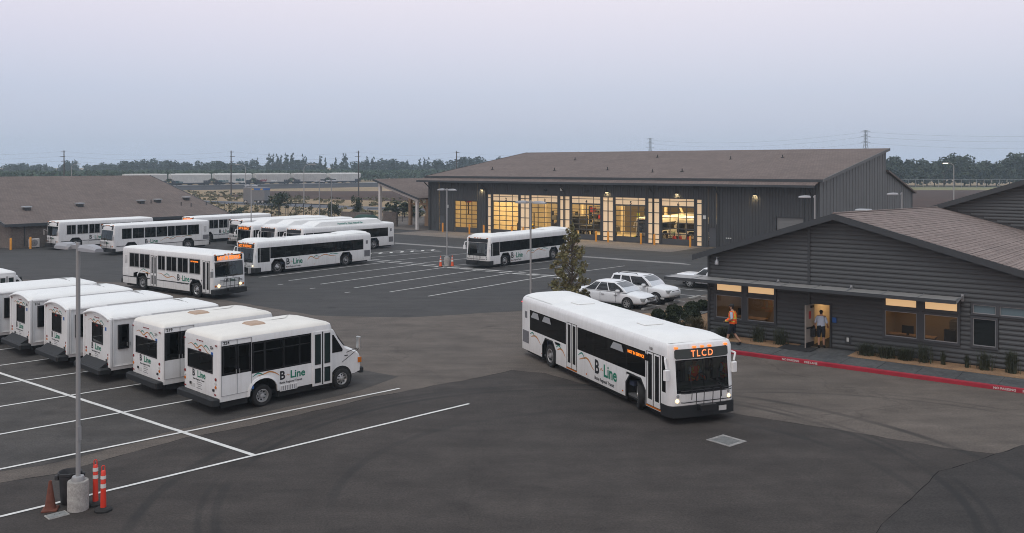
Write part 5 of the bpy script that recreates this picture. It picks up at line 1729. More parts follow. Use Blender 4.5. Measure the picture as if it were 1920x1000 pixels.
# ------------------------------------------------------------------ things inside the bays
def inb(x, y): return tuple(B.matrix_basis @ Vector((x, y, 0)))
bpy.context.view_layer.update()
RB = math.atan2(-0.619, 0.785)
q = copy_tree(lf); p = inb(46.6, 4.9); q.location = (p[0], p[1], .03); q.rotation_euler = (0, 0, RB + math.pi - .03)
tag(q, 'white bus standing sideways inside bay six', 'bus', None)
q = copy_tree(lf); p = inb(32.0, 13.7); q.location = (p[0], p[1], .03); q.rotation_euler = (0, 0, RB - math.pi / 2)
tag(q, 'bus facing the door inside bay five', 'bus', None)
def fork(x, y):
    t = thing('forklift', 'yellow forklift inside bay two', 'forklift', (*inb(x, y)[:2], .03), RB)
    MB().cbox(-1.0, .9, -.55, .55, .35, 1.15, .08).build('chassis', 'machine_yellow', t)
    MB().cbox(-1.1, -.4, -.55, .55, .3, 1.35, .1).build('counterweight', 'machine_dark', t)
    mb = MB()
    for a in (-.7, .55):
        for b in (-.5, .5): mb.tube([(a, b, 1.1), (a * .8, b, 2.15)], .035)
    mb.box(-.65, .5, -.55, .55, 2.13, 2.18); mb.build('cage', 'machine_dark', t)
    MB().box(.95, 1.05, -.4, -.3, .1, 2.6).box(.95, 1.05, .3, .4, .1, 2.6).box(1.0, 1.06, -.4, .4, .9, 1.0).build('mast', 'machine_dark', t)
    MB().box(1.05, 2.1, -.35, -.25, .1, .15).box(1.05, 2.1, .25, .35, .1, .15).build('fork_tine', 'machine_dark', t)
    for a in (-.65, .6):
        for s in (-1, 1): wheel(t, a, s, s * .48, .3, .2, 'bus')
fork(13.6, 3.6)
t = thing('work_truck', 'dark flat-nosed truck chassis standing inside bay three', 'truck', (*inb(19.6, 4.4)[:2], .03), RB + math.pi)
MB().cbox(-2.2, 1.6, -.9, .9, .7, .95, .05).build('chassis', 'machine_dark', t)
MB().cbox(-2.2, .2, -1.0, 1.0, .95, 2.4, .06).build('cargo_box', 'chassis', t)
MB().prism([(.3, .9), (.3, 2.1), (1.0, 2.1), (1.3, 1.45), (1.9, 1.35), (1.95, .8)], -.9, .9).build('cab', 'machine_dark', t)
for a in (-1.4, 1.3):
    for s in (-1, 1): wheel(t, a, s, s * .82, .4, .25, 'bus')
t = thing('pickup_truck', 'dark pickup raised on stands inside bay four', 'truck', (*inb(24.4, 4.0)[:2], .03), RB)
MB().prism([(-2.3, .75), (-2.3, 1.35), (-.6, 1.35), (-.4, 1.95), (.7, 1.95), (1.2, 1.4), (2.2, 1.3), (2.3, .75)], -.9, .9).build('body', 'machine_dark', t, bevel=.05)
MB().prism([(-.3, 1.42), (-.2, 1.86), (.62, 1.86), (1.0, 1.42)], -.91, .91).build('window', 'dark_pane', t)
for a in (-1.4, 1.4):
    for s in (-1, 1): wheel(t, a, s, s * .82, .42, .25, 'bus')
t = thing('lift_post', 'lime green vehicle lift post inside bay five', 'vehicle lift', (*inb(30.2, 3.0)[:2], .03), RB)
MB().box(-.1, .1, -.12, .12, 0, 3.1).build('column', 'lift_green', t)
MB().cbox(-.35, .35, -.4, .4, 0, .5, .04).build('base', 'lift_green', t)
MB().box(.1, .9, -.06, .06, .5, .62).build('arm', 'machine_dark', t)
for i, x in enumerate((35.4, 36.1, 37.0)):
    t = thing('jack_stand', ('leftmost', 'middle', 'rightmost')[i] + ' red jack stand in front of the bus in bay six', 'jack stand', (*inb(x, 1.9)[:2], .03), RB, 'red jack stands in bay number 6')
    MB().prism([(-.3, 0), (.3, 0), (.08, .8), (-.08, .8)], -.2, .2).build('base', 'jack_red', t)
    MB().cyl((0, 0, .7), (0, 0, 1.1), .06, n=8).build('column', 'machine_dark', t)
def rack_unit(x, y, w, h, m, lb):
    t = thing('storage_rack', lb, 'storage rack', (*inb(x, y)[:2], .03), RB)
    for u in (0, w):
        MB().box(u - .04, u + .04, 0, .6, 0, h).build('upright', 'machine_dark', t)
    n = int(h / .8)
    for i in range(n + 1):
        MB().box(-.02, w + .02, .02, .58, i * h / n - .03, i * h / n + .01).build('shelf', m, t)
    r_ = random.Random(int(x * 10))
    for i in range(n):
        u = .1
        while u < w - .4:
            ww = r_.uniform(.25, .7); hh = r_.uniform(.2, .62)
            MB().cbox(u, min(u + ww, w - .06), .06, .52, i * h / n + .01, i * h / n + .01 + hh, .02).build('carton', r_.choice(('timber', 'machine_dark', 'jack_red', 'roll_grey', 'seat_blue')), t)
            u += ww + r_.uniform(.05, .3)
rack_unit(5.0, 7.5, 3.4, 2.4, 'roll_grey', 'loaded storage rack inside the unnumbered first bay')
rack_unit(11.0, 12.6, 4.0, 2.4, 'machine_dark', 'loaded storage rack at the back of bay two')
rack_unit(17.2, 12.6, 3.6, 3.2, 'machine_dark', 'tall storage rack at the back of bay three')
rack_unit(26.2, 11.4, 3.0, 3.2, 'machine_dark', 'tall storage rack between bay four and bay five')
rack_unit(29.2, 7.6, 2.2, 1.6, 'machine_dark', 'low storage rack inside bay five')
t = thing('tool_chest', 'red tool chest inside bay five', 'tool chest', (*inb(31.0, 2.6)[:2], .03), RB)
MB().cbox(0, .9, 0, .5, .12, 1.15, .02).build('cabinet', 'jack_red', t)
for i in range(5): MB().box(.03, .87, -.015, 0, .18 + i * .19, .34 + i * .19).build('drawer', 'jack_red', t)
MB().box(.05, .85, .05, .45, 0, .12).build('caster_base', 'machine_dark', t)
t = thing('ceiling_hose', 'coiled exhaust hose hanging inside the unnumbered first bay', 'hose', (*inb(5.3, 2.0)[:2], 2.2), RB)
MB().tube([(0, 0, 1.7), (0, 0, 1.0), (.05, 0, .5), (0, 0, 0)], .09, 8).build('hose', 'machine_dark', t)
MB().lathe([(.12, 1.55), (.42, 1.6), (.42, 1.95), (.12, 2.0)], n=16).build('reel', 'jack_red', t)
# ------------------------------------------------------------------ open shelter left of it
CN = thing('open_shelter', 'open timber shelter with sloping roof and white posts beside the service building', 'shelter', (-12.7, 120.1, 0), HU)
MB().prism([(-.7, 4.25), (8.0, 6.75), (8.0, 6.55), (-.7, 4.05)], -13, .5, 'y').build('roof', 'shingle_bays', CN)
MB().prism([(-.75, 4.27), (8.05, 6.79), (8.05, 6.5), (-.75, 4.0)], .5, .56, 'y').build('rake_board', 'fascia', CN)
MB().prism([(-.3, 4.05), (7.4, 6.25), (7.4, 5.9), (-.3, 3.7)], -.12, .12, 'y').build('rafter', 'white_post', CN)
for x, z in ((0, 3.95), (7.1, 6.1)):
    MB().box(x - .17, x + .17, -.17, .17, 0, z).build('post', 'white_post', CN)
for y in (-6, -12.5):
    for x, z in ((0, 4.0), (3.6, 4.9), (7.1, 6.0)):
        MB().box(x - .22, x + .22, y - .2, y + .2, 0, z).build('post', 'timber', CN)
    MB().tube([(3.6, y, 1.6), (1.0, y, 4.2)], .13, 4).tube([(3.6, y, 1.6), (6.4, y, 5.5)], .13, 4).build('brace', 'timber', CN)
    MB().box(3.2, 4.0, y - .35, y + .35, 0, 1.5).build('plinth', 'timber', CN)
    MB().box(0, 7.1, y - .1, y + .1, 3.0, 3.25).build('beam', 'timber', CN)
MB().box(-.3, 7.4, -12.9, -12.8, 3.3, 5.0).build('rear_panel', 'timber', CN)
sheet('shelter_slab', [tuple((CN.matrix_basis @ Vector(p))[:2]) for p in ((-.8, 1, 0), (8, 1, 0), (8, -13, 0), (-.8, -13, 0))], .014, 'concrete_apron')
# ------------------------------------------------------------------ office
O = thing('office_building', 'dark lap-sided office with gable front, awning and brown shingle roof', 'building', (OFF[0], OFF[1], 0), HCAR)
PK, ZPK = 6.4, 6.18
def rakez(s): return ZPK - .325 * (PK - s) if s < PK else ZPK - .272 * (s - PK)
SR = 17.0
fw = MB().add([(0, .06, 2.72), (SR, .06, 2.72), (SR, .06, rakez(SR)), (PK, .06, ZPK), (0, .06, rakez(0))], [tuple(range(5))])
for a_, b_, zz in ((0, .46, ((.1, 2.72),)), (.46, 1.81, ((.1, .98), (2.1, 2.3))), (1.81, 2.1, ((.1, 2.72),)), (2.1, 3.46, ((.1, .98), (2.1, 2.3))), (3.46, 5.35, ((.1, 2.72),)), (5.35, 6.12, ((2.12, 2.72),)), (6.12, 8.52, ((.1, 2.72),)),
                  (8.52, 9.85, ((.1, .98), (2.1, 2.3))), (9.85, 10.15, ((.1, 2.72),)), (10.15, 11.48, ((.1, .98), (2.1, 2.3))), (11.48, SR, ((.1, 2.72),))):
    for z0_, z1_ in zz: fw.add([(a_, .06, z0_), (b_, .06, z0_), (b_, .06, z1_), (a_, .06, z1_)], [(0, 1, 2, 3)])
fw.build('front_wall', 'siding', O)
MB().box(0, .1, .1, 20, .1, 4.0).box(SR - .1, SR, .1, 20, .1, 3.1).box(0, SR, 20, 20.1, .1, 4).build('side_wall', 'siding', O)
holes = [(.36, 3.56, .86, 2.82), (5.27, 6.2, 0, 2.2), (8.42, 11.58, .86, 2.82), (11.96, 14.2, 2.25, 2.82), (11.96, 13.02, .86, 2.3)]
bd = MB().prism([(.0, .045), (-.058, .045), (-.058, .105), (-.012, .2), (.0, .2)], 0, 1, 'x').build('board_source', 'siding', None)
BOARD = bd.data; bpy.data.objects.remove(bd)
z = .13
while z < ZPK - .2:
    zm = z + .1
    a, b = 0.12, SR
    if zm > rakez(0): a = PK - (ZPK - zm - .06) / .325
    if zm > rakez(SR): b = PK + (ZPK - zm - .06) / .272
    cuts = [(5.06, 5.18)] + [(h[0], h[1]) for h in holes if h[2] < zm < h[3]]
    segs = [(a, b)]
    for c0_, c1_ in cuts:
        ns = []
        for s0, s1 in segs:
            if c1_ <= s0 or c0_ >= s1: ns.append((s0, s1))
            else:
                if c0_ > s0: ns.append((s0, c0_))
                if c1_ < s1: ns.append((c1_, s1))
        segs = ns
    for s0, s1 in segs:
        if s1 - s0 < .05: continue
        o = link('siding_board', BOARD, O, (s0, .058, z)); o.scale = (s1 - s0, 1, 1)
    z += .2
MB().box(0, .12, -.03, .06, .1, rakez(0) - .05).build('corner_board', 'dark_trim', O)
MB().box(5.06, 5.18, -.02, .06, .1, rakez(5.1) - .1).build('trim_board', 'dark_trim', O)
# fascia along the gable
for (a, b) in ((-.62, PK), (PK, SR + .6)):
    za, zb_ = rakez(a), rakez(b)
    MB().prism([(a, za + .16), (b, zb_ + .16), (b, zb_ - .12), (a, za - .12)], -.50, -.42, 'y').build('rake_board', 'fascia', O)
    MB().prism([(a, za - .02), (b, zb_ - .02), (b, zb_ - .06), (a, za - .06)], -.42, .1, 'y').build('soffit', 'dark_trim', O)
# roof: courses of shingles as real steps
def course_roof(name, m, s0, s1, d0, d1, z_of, parent, n):
    mb = MB(); vs = []; fs = []
    for i in range(n):
        a, b = s0 + (s1 - s0) * i / n, s0 + (s1 - s0) * (i + 1) / n
        k = len(vs)
        vs += [(a, d0, z_of(a, d0) + .0), (b, d0, z_of(b, d0) + .016), (b, d1, z_of(b, d1) + .016), (a, d1, z_of(a, d1)), (b, d0, z_of(b, d0)), (b, d1, z_of(b, d1))]
        fs += [(k, k + 1, k + 2, k + 3), (k + 1, k + 4, k + 5, k + 2)]
    mb.add(vs, fs)
    return mb.build(name, m, parent)
zr = lambda s, d: rakez(s) + .165 - .022 * (d + .45)
course_roof('roof', 'shingle_office', PK, SR + .6, -.45, 20.6, zr, O, 44)
MB().add([(PK, -.45, zr(PK, -.45)), (PK, 20.6, zr(PK, 20.6)), (-.6, 20.6, zr(-.6, 20.6)), (-.6, -.45, zr(-.6, -.45))], [(0, 1, 2, 3)]).build('roof', 'shingle_office', O)
MB().tube([(PK, -.45, zr(PK, -.45) + .01), (PK, 20.6, zr(PK, 20.6) + .01)], .05, 6).build('ridge_cap', 'shingle_office', O)
MB().cbox(5.2, 5.9, 6.6, 7.4, 5.6, 6.25, .05).build('roof_vent', 'galvanised', O)
# raised rear gable
r2 = lambda s: 5.72 + .335 * (s - 5.9)
MB().add([(6.2, 20.0, 5.2), (22, 20.0, 1.5), (22, 20.0, r2(16.5) - .335 * 5.5), (16.5, 20.0, r2(16.5)), (6.2, 20.0, r2(6.2))], [tuple(range(5))]).build('rear_gable_wall', 'siding', O)
z = 4.0
while z < 9.0:
    zm = z + .1
    a = max(5.9 + (zm - 5.66) / .335, 6.3 if zm > 5.9 else PK + (6.0 - zm) / .272)
    b = min(21.5, 16.5 + (r2(16.5) - zm) / .335)
    if b - a > .2:
        o = link('siding_board', BOARD, O, (a, 19.99, z)); o.scale = (b - a, 1, 1)
    z += .2
MB().prism([(5.85, r2(5.85) + .2), (16.5, r2(16.5) + .2), (16.5, r2(16.5) - .12), (5.85, r2(5.85) - .12)], 19.50, 19.60, 'y').build('rake_board', 'fascia', O)
MB().prism([(5.85, r2(5.85) + .18), (16.5, r2(16.5) + .18), (22.2, r2(16.5) - 1.8), (22.2, r2(16.5) - 2.0), (16.5, r2(16.5)), (5.85, r2(5.85))], 19.60, 34, 'y').build('rear_roof', 'shingle_office', O)
# windows
def owin(s0, s1, z0, z1, m, frame=.09, nm='window'):
    fr = MB(); frame_rect(fr, lambda u, z, o=0.0: (u, .02 - o, z), s0, s1, z0, z1, frame, .075)
    w = fr.build(nm, 'frame_grey', O)
    fi = MB(); frame_rect(fi, lambda u, z, o=0.0: (u, .02 - o, z), s0 + .03, s1 - .03, z0 + .03, z1 - .03, .03, .02); fi.build('sash', 'galvanised' if m != 'lit_transom' else 'dark_trim', w)
    MB().add([(s0, .035, z0), (s1, .035, z0), (s1, .035, z1), (s0, .035, z1)], [(0, 1, 2, 3)]).build('pane', m, w)
for a, b in ((.46, 1.81), (2.1, 3.46), (8.52, 9.85), (10.15, 11.48)):
    owin(a, b, .98, 2.10, 'office_glass'); owin(a, b, 2.30, 2.72, 'lit_transom', nm='transom')
    MB().box(a - .1, b + .1, -.02, .055, .855, .885).build('sill', 'frame_grey', O)
for a, b in ((1.90, 2.01), (9.94, 10.06)):
    MB().box(a, b, -.045, .055, .89, 2.8).build('mullion', 'frame_grey', O)
owin(12.06, 12.92, .98, 2.12, 'dark_pane'); owin(12.06, 12.92, 2.33, 2.70, 'blue_transom', .07, 'transom'); owin(13.06, 14.1, 2.33, 2.70, 'blue_transom', .07, 'transom')
# the two rooms behind the big windows
for k_, (r0, r1) in enumerate(((.15, 4.95), (8.0, 11.85))):
    MB().box(r0, r1, 3.6, 3.7, .1, 2.9).box(r0 - .05, r0, .1, 3.7, .1, 2.9).box(r1, r1 + .05, .1, 3.7, .1, 2.9).build('room_wall', 'room_beige', O)
    MB().box(r0, r1, .1, 3.7, .06, .12).build('room_floor', 'interior_grey', O)
    MB().box(r0, r1, .1, 3.7, 2.84, 2.9).build('room_ceiling', 'room_beige', O)
    f_ = MB().box((r0 + r1) / 2 - .6, (r0 + r1) / 2 + .6, 1.8, 2.2, 2.80, 2.838).build('ceiling_light', 'lamp_soft', O)
    lamp('room_light', 'AREA', ((r0 + r1) / 2, 2.0, 2.76), 22, (1, .66, .36), O, shape='RECTANGLE', size=2.4, size_y=1.0)
    MB().box(r0 + .3, r0 + 2.3, 1.1, 1.8, .82, .87).box(r0 + .35, r0 + .42, 1.15, 1.75, .12, .82).box(r0 + 2.18, r0 + 2.25, 1.15, 1.75, .12, .82).build('desk', 'timber', O)
    MB().cbox(r0 + .9, r0 + 1.4, 1.3, 1.36, .95, 1.3, .01).box(r0 + 1.1, r0 + 1.2, 1.3, 1.4, .87, .97).build('monitor', 'machine_dark', O)
    MB().cbox(r1 - 1.3, r1 - .3, 2.9, 3.5, .12, 1.45, .02).build('cabinet', 'grille_grey', O)
    MB().cbox(r0 + 2.5, r0 + 3.0, 1.6, 2.1, .5, .58, .03).cbox(r0 + 2.5, r0 + 3.0, 2.05, 2.13, .58, 1.2, .03).cyl((r0 + 2.75, 1.85, .12), (r0 + 2.75, 1.85, .5), .03, n=6).build('chair', 'machine_dark', O)
# awning
aw = MB().box(-1.72, 11.65, -1.32, -.06, 2.88, 2.95).build('awning', 'awning_metal', O)
MB().box(-1.74, 11.67, -1.36, -1.32, 2.82, 2.97).build('awning_edge', 'fascia', aw)
for i in range(9):
    MB().box(-1.68 + i * 1.482, -.22 + i * 1.482, -1.31, -.07, 2.95, 2.962 + .004 * (i % 2)).build('awning_panel', 'awning_metal', aw)
for i in range(10):
    MB().box(-1.72 + i * 1.482, -1.68 + i * 1.482, -1.32, -.06, 2.95, 2.985).build('awning_seam', 'galvanised', aw)
for s in (11.68, 3.7, 7.1):
    MB().tube([(s, -1.25, 2.86), (s, -.1, 3.02)], .035, 6).box(s - .05, s + .05, -.14, 0, 2.8, 3.1).build('bracket', 'galvanised', aw)
# doorway
fr = MB(); frame_rect(fr, lambda u, z, o=0.0: (u, .0 - o, z), 5.37, 6.10, .1, 2.10, .06, .06); fr.build('door_frame', 'dark_trim', O)
MB().box(5.2, 7.6, 3.2, 3.3, .1, 2.6).box(5.1, 5.2, .2, 3.3, .1, 2.6).box(7.6, 7.7, .2, 3.3, .1, 2.6).build('hall_wall', 'room_beige', O)
MB().box(5.1, 7.7, .1, 3.3, .08, .11).build('hall_floor', 'mat_black', O)
MB().box(5.1, 7.7, .1, 3.3, 2.58, 2.66).build('hall_ceiling', 'room_beige', O)
MB().box(5.9, 6.5, 3.1, 3.2, .12, 2.1).build('inner_door', 'timber', O)
for x, z0 in ((5.6, 1.4), (6.75, 1.3), (6.75, 1.65), (6.95, 1.5)):
    MB().box(x, x + .16, 3.16, 3.2, z0, z0 + .24).build('notice', 'machine_dark', O)
lamp('hall_light', 'AREA', (6.2, 1.7, 2.5), 26, (1, .68, .36), O, size=1.0)
MB().box(5.8, 6.6, 1.4, 2.0, 2.53, 2.57).build('ceiling_light', 'lamp_soft', O)
dl = thing('x', 'x', 'x'); bpy.data.objects.remove(dl)
DH = MB().box(0, .80, -.045, 0, .02, 2.0).build('door', 'door_beige', O, loc=(5.38, -.06, .1), rot=(0, 0, R(-98)))
MB().box(.04, .76, .0, .012, .05, .28).build('kick_plate', 'trim_black', DH)
MB().box(.08, .72, .0, .05, .92, .98).build('push_bar', 'trim_black', DH)
MB().box(.3, .5, .0, .01, 1.35, 1.7).build('door_sign', 'decal_red', DH)
MB().box(.1, .35, .0, .06, 1.85, 1.95).build('door_closer', 'trim_black', DH)
MB().box(6.22, 6.40, -.06, 0, 1.32, 1.55).build('wall_sign', 'sign_blue', O)
ot = MB().box(6.78, 7.04, -.05, .05, .42, .82).build('outlet_box', 'dark_trim', O)
MB().box(6.87, 6.97, -.07, -.05, .52, .70).build('outlet_cover', 'sign_white', ot)
s = MB().tube([(.62, -.05, 3.95), (.62, -.28, 3.98), (.62, -.28, 3.86)], .025).lathe([(.02, 0), (.1, -.12), (.11, -.26), (.06, -.3), (0, -.3)], (.62, -.28, 3.9), 'z', 12).build('wall_lamp', 'galvanised', O, smooth=40)
# ------------------------------------------------------------------ low block building with a wide brown roof
K = thing('block_building', 'low block building with a broad brown roof behind the parked buses', 'building', (-51.5, 92.1, 0), HV)
MB().box(0, 25, 0, .3, 0, 2.55).build('front_wall', 'block_wall', K)
MB().add([(0, 0, 0), (0, 36, 0), (0, 36, 2.5), (0, 18, 7.0), (0, 0, 2.5)], [(0, 1, 2, 3, 4)]).build('gable_wall', 'block_wall', K)
MB().add([(25, 0, 0), (25, 36, 0), (25, 36, 2.5), (25, 18, 7.0), (25, 0, 2.5)], [(0, 1, 2, 3, 4)]).build('gable_wall', 'block_wall', K)
rf = MB().prism([(-.6, 2.55), (18, 7.25), (36.6, 2.55), (36.6, 2.35), (18, 7.0), (-.6, 2.35)], -.8, 25.8, 'x').build('roof', 'shingle_block', K)
MB().box(-.82, 25.82, -.68, -.6, 2.28, 2.58).build('gutter', 'fascia', K)
MB().prism([(-.66, 2.58), (18, 7.3), (18, 6.98), (-.66, 2.28)], -.88, -.8, 'x').prism([(-.66, 2.58), (18, 7.3), (18, 6.98), (-.66, 2.28)], 25.8, 25.88, 'x').build('rake_board', 'fascia', K)
for i in range(12):
    MB().box(-.012, 0, 0.0, 3.2, .02 + i * .205, .20 + i * .205).build('block_course', 'block_wall', K)
for i in range(12):
    MB().box(0, 7.0, -.012, 0, .02 + i * .205, .20 + i * .205).build('block_course', 'block_wall', K)
def kz(y): return 2.55 + (7.25 - 2.55) * (y + .6) / 18.6
for x, y in ((3.4, 4.2), (9.5, 4.8), (17.2, 5.2), (19.5, 5.4), (23.8, 6.0)):
    z = kz(y)
    v = MB().box(x - .3, x + .3, y - .3, y + .3, z - .15, z + .28).build('roof_vent', 'dark_trim', rf)
    MB().cbox(x - .42, x + .42, y - .42, y + .42, z + .26, z + .40, .04).build('vent_cap', 'galvanised', v)
for x, y in ((-.2, 5.2), (18.4, 5.0), (21.6, 3.6), (22.6, 3.0), (25, 3.4)):
    z = kz(y); MB().cyl((x, y, z - .1), (x, y, z + .45), .06, n=8).build('vent_pipe', 'dark_trim', rf)
MB().tube([(1.3, -.08, 2.4), (1.3, -.08, 0.2)], .05, 6).build('downspout', 'dark_trim', K)
ac = thing('condenser_unit', 'beige air-conditioning condenser between two yellow bollards', 'air conditioner', (-50.0, 92.65, 0), HV)
MB().cbox(0, .95, -.4, 0, .12, 1.0, .03).build('casing', 'white_post', ac)
MB().box(.05, .2, -.4, 0, 0, .12).box(.75, .9, -.4, 0, 0, .12).build('foot', 'trim_black', ac)
g_ = MB().lathe([(.02, -.42), (.3, -.42), (.34, -.40)], (.42, 0, .56), 'y', 20).build('fan_grille', 'grille_grey', ac)
for i in range(3): MB().lathe([(.1 + .08 * i, -.43), (.12 + .08 * i, -.43)], (.42, 0, .56), 'y', 20).build('grille_ring', 'white_post', g_)
# ================================================================== STREET FURNITURE
mat('pole_grey', (.33, .33, .33), .5, .2)
mat('head_grey', (.33, .335, .35), .45, .2)
mat('cone_brown', (.14, .045, .028), .8, var=.25, vscale=6)
mat('cone_orange', (.72, .10, .03), .6)
mat('delin_red', (.70, .045, .022), .5, var=.06, vscale=6)
mat('reflective', (.72, .70, .66), .4)
mat('bin_black', (.03, .03, .032), .6, var=.3, vscale=5)
mat('rusty_plate', (.22, .225, .22), .7, var=.2, vscale=6)
mat('wood_pole', (.07, .06, .055), .9)
mat('lattice', (.20, .22, .25), .6, .4)
mat('wire', (.10, .10, .11), .7)
mat('rail_car', (.50, .48, .45), .7, var=.10, vscale=.4)
mat('rail_car_pale', (.58, .57, .54), .7, var=.08, vscale=.4)
mat('rail_dark', (.035, .036, .045), .8)
mat('graffiti_teal', (.02, .10, .11), .6); mat('graffiti_white', (.7, .7, .68), .6); mat('graffiti_red', (.28, .04, .06), .6)
mat('trailer_grey', (.17, .17, .175), .5, var=.06)
mat('fence_black', (.02, .021, .022), .7)
mat('tarp_green', (.02, .06, .045), .8)
def light_pole(loc, label, rz=HU, heads=2, h=6.62, base=.72, br=.245, rr=.055, cat='lamp post', group='yard light poles'):
    t = thing('light_pole', label, cat, (*loc, 0), rz, group)
    if base:
        MB().lathe([(br, 0), (br * 1.01, base - .03), (br * .96, base), (0, base)], n=28).build('concrete_base', 'concrete_base', t, smooth=30)
        MB().lathe([(.15, base), (.15, base + .07), (.13, base + .11), (.06, base + .12)], n=20).build('base_cover', 'pole_grey', t, smooth=30)
    MB().lathe([(rr, base), (rr * .93, h), (0, h)], n=16).build('pole', 'pole_grey', t, smooth=30)
    MB().box(-rr - .02, -rr + .01, -.045, .045, base + 1.0, base + 1.35).build('hand_hole', 'pole_grey', t)
    a = .32 if heads == 2 else .1
    arm = MB().box(-a if heads == 2 else 0, a, -.045, .045, h - .17, h - .07).build('arm', 'head_grey', t)
    for s in ((-1, 1) if heads == 2 else (1,)):
        prof = [(.26, .12, .04), (.31, .17, .075), (.58, .185, .085), (.86, .165, .07), (1.02, .11, .045)]
        mb = MB(); vs = []
        for x, w, hh in prof:
            vs += [(s * x, -w, h - .19), (s * x, w, h - .19), (s * x, w * .96, h - .19 + hh), (s * x, w * .6, h - .19 + hh * 1.9), (s * x, -w * .6, h - .19 + hh * 1.9), (s * x, -w * .96, h - .19 + hh)]
        fs = [tuple(range(6)), tuple(range(24, 30))]
        for i in range(4):
            for j in range(6):
                fs.append((i * 6 + j, i * 6 + (j + 1) % 6, i * 6 + 6 + (j + 1) % 6, i * 6 + 6 + j))
        mb.add(vs, fs); hd = mb.build('lamp_head', 'head_grey', arm, smooth=30)
    return t
light_pole((-10.75, 22.2), 'grey double-headed light pole on a concrete base in front of the shuttle buses')
light_pole((-5.55, 76.4), 'double-headed light pole with two cones at its concrete base')
light_pole((1.03, 49.6), 'double-headed light pole rising behind the turning bus')
light_pole((-26.9, 92.4), 'slim light pole standing before the fronts of the gas buses')
light_pole((19.8, 58.6), 'single-headed light pole peeping over the office gable', rz=math.pi * .95, heads=1)
light_pole((28.2, 64.8), 'single-headed light pole standing behind the office roof ridge', rz=math.pi * .95, heads=1)
light_pole((-25.6, 119), 'light pole behind the gas buses, first of a close pair', base=.6)
light_pole((-24.8, 123), 'light pole behind the gas buses, second of a close pair', base=.6)
def street_lamp(loc, label, h, arm, lit=False, rz=0):
    t = thing('street_lamp', label, 'street lamp', (*loc, 0), rz, 'road lamps beyond the yard')
    MB().lathe([(.12, 0), (.07, h - .6), (.0, h - .6)], n=10).build('pole', 'pole_grey', t, smooth=40)
    pts = [(0, 0, h - .7), (arm * .15, 0, h - .25), (arm * .5, 0, h), (arm, 0, h + .1)]
    a = MB().tube(pts, .05, 6).build('arm', 'pole_grey', t)
    s = 1 if arm > 0 else -1
    MB().cbox(min(arm, arm + s * .9), max(arm, arm + s * .9), -.16, .16, h + .02, h + .2, .04).build('lamp_head', 'head_grey', a)
    if lit: MB().cbox(min(arm + s * .1, arm + s * .9), max(arm + s * .1, arm + s * .9), -.14, .14, h - .05, h + .02, .02).build('lens', 'lamp_soft', a)
street_lamp((-42.5, 183), 'tall road lamp with a curved arm standing before the railcars', 8.8, 1.6)
street_lamp((-64.5, 217), 'tall road lamp standing just behind the grey trailer', 8.8, -1.6)
street_lamp((78.4, 159), 'tall road lamp with its lamp lit, before the dark trees', 9.0, -1.0, True)
street_lamp((-118, 240), 'thin road lamp standing behind the brown roof', 9, 1.6)
def bollard(loc, label, group):
    o = MB().lathe([(.11, 0), (.11, 1.14), (.085, 1.2), (0, 1.22)], n=16).build('bollard', 'bollard_yellow', None, smooth=40, loc=(*loc, 0))
    tag(o, label, 'bollard', group)
BN = ['by the small grey door', 'at the unnumbered first bay', 'between the first bay and bay two', 'at the right side of bay two', 'at the left side of bay three', 'at the right side of bay three', 'at the left side of bay four', 'at the right side of bay four', 'at the left side of bay five', 'at the right side of bay five', 'at the left side of bay six', 'at the right side of bay six']
for s, nm in zip((3.85, 8.4, 10.75, 15.2, 16.95, 21.3, 22.9, 27.3, 28.9, 33.1, 34.75, 39.0), BN):
    bollard(fac(s, 1.35)[:2], 'yellow steel bollard standing ' + nm, 'yellow bollards before the service bays')
bollard((-50.9, 91.0), 'yellow bollard on the near side of the condenser unit', 'bollards by the condenser')
bollard((-49.6, 92.4 - .1), 'yellow bollard on the far side of the condenser unit', 'bollards by the condenser')
def cone(loc, label, m, h=.72, bands=False, rz=0.3):
    t = thing('traffic_cone', label, 'traffic cone', (*loc, 0), rz)
    MB().cbox(-.18, .18, -.18, .18, 0, .045, .012).build('base', 'rubber' if bands else m, t)
    MB().lathe([(.145, .045), (.125, .09), (.035, h), (.02, h + .005), (.0, h - .02)], n=20).build('shell', m, t, smooth=40)
    if bands:
        for z0, z1 in ((h * .45, h * .62), (h * .74, h * .84)):
            r = lambda z: .128 + (.035 - .128) * (z - .09) / (h - .09)
            MB().lathe([(r(z0) + .004, z0), (r(z1) + .004, z1)], n=20).build('band', 'reflective', t, smooth=40)
cone((-11.42, 22.16), 'dirty brown traffic cone standing beside the trash barrel', 'cone_brown')
cone((-6.05, 75.9), 'orange cone with white bands at the near side of the pole base', 'cone_orange', .9, True)
cone((-5.08, 76.2), 'orange cone with white bands at the far side of the pole base', 'cone_orange', .9, True)
bn = thing('trash_barrel', 'black plastic trash barrel standing behind the pole base', 'trash barrel', (-11.16, 22.62, 0))
MB().lathe([(.0, .02), (.20, .02), (.215, .05), (.255, .72), (.275, .74), (.28, .80), (.262, .81), (.245, .78), (.20, .08), (0, .08)], n=28).build('barrel', 'bin_black', bn, smooth=35)
for a in (.4, 3.5):
    MB().cbox(math.cos(a) * .29 - .05, math.cos(a) * .29 + .05, math.sin(a) * .29 - .05, math.sin(a) * .29 + .05, .62, .74, .015).build('handle', 'bin_black', bn)
MB().lathe([(0, .66), (.1, .70), (.2, .67), (.24, .66)], n=12).build('bag_rim', 'seam_grey', bn, smooth=40)
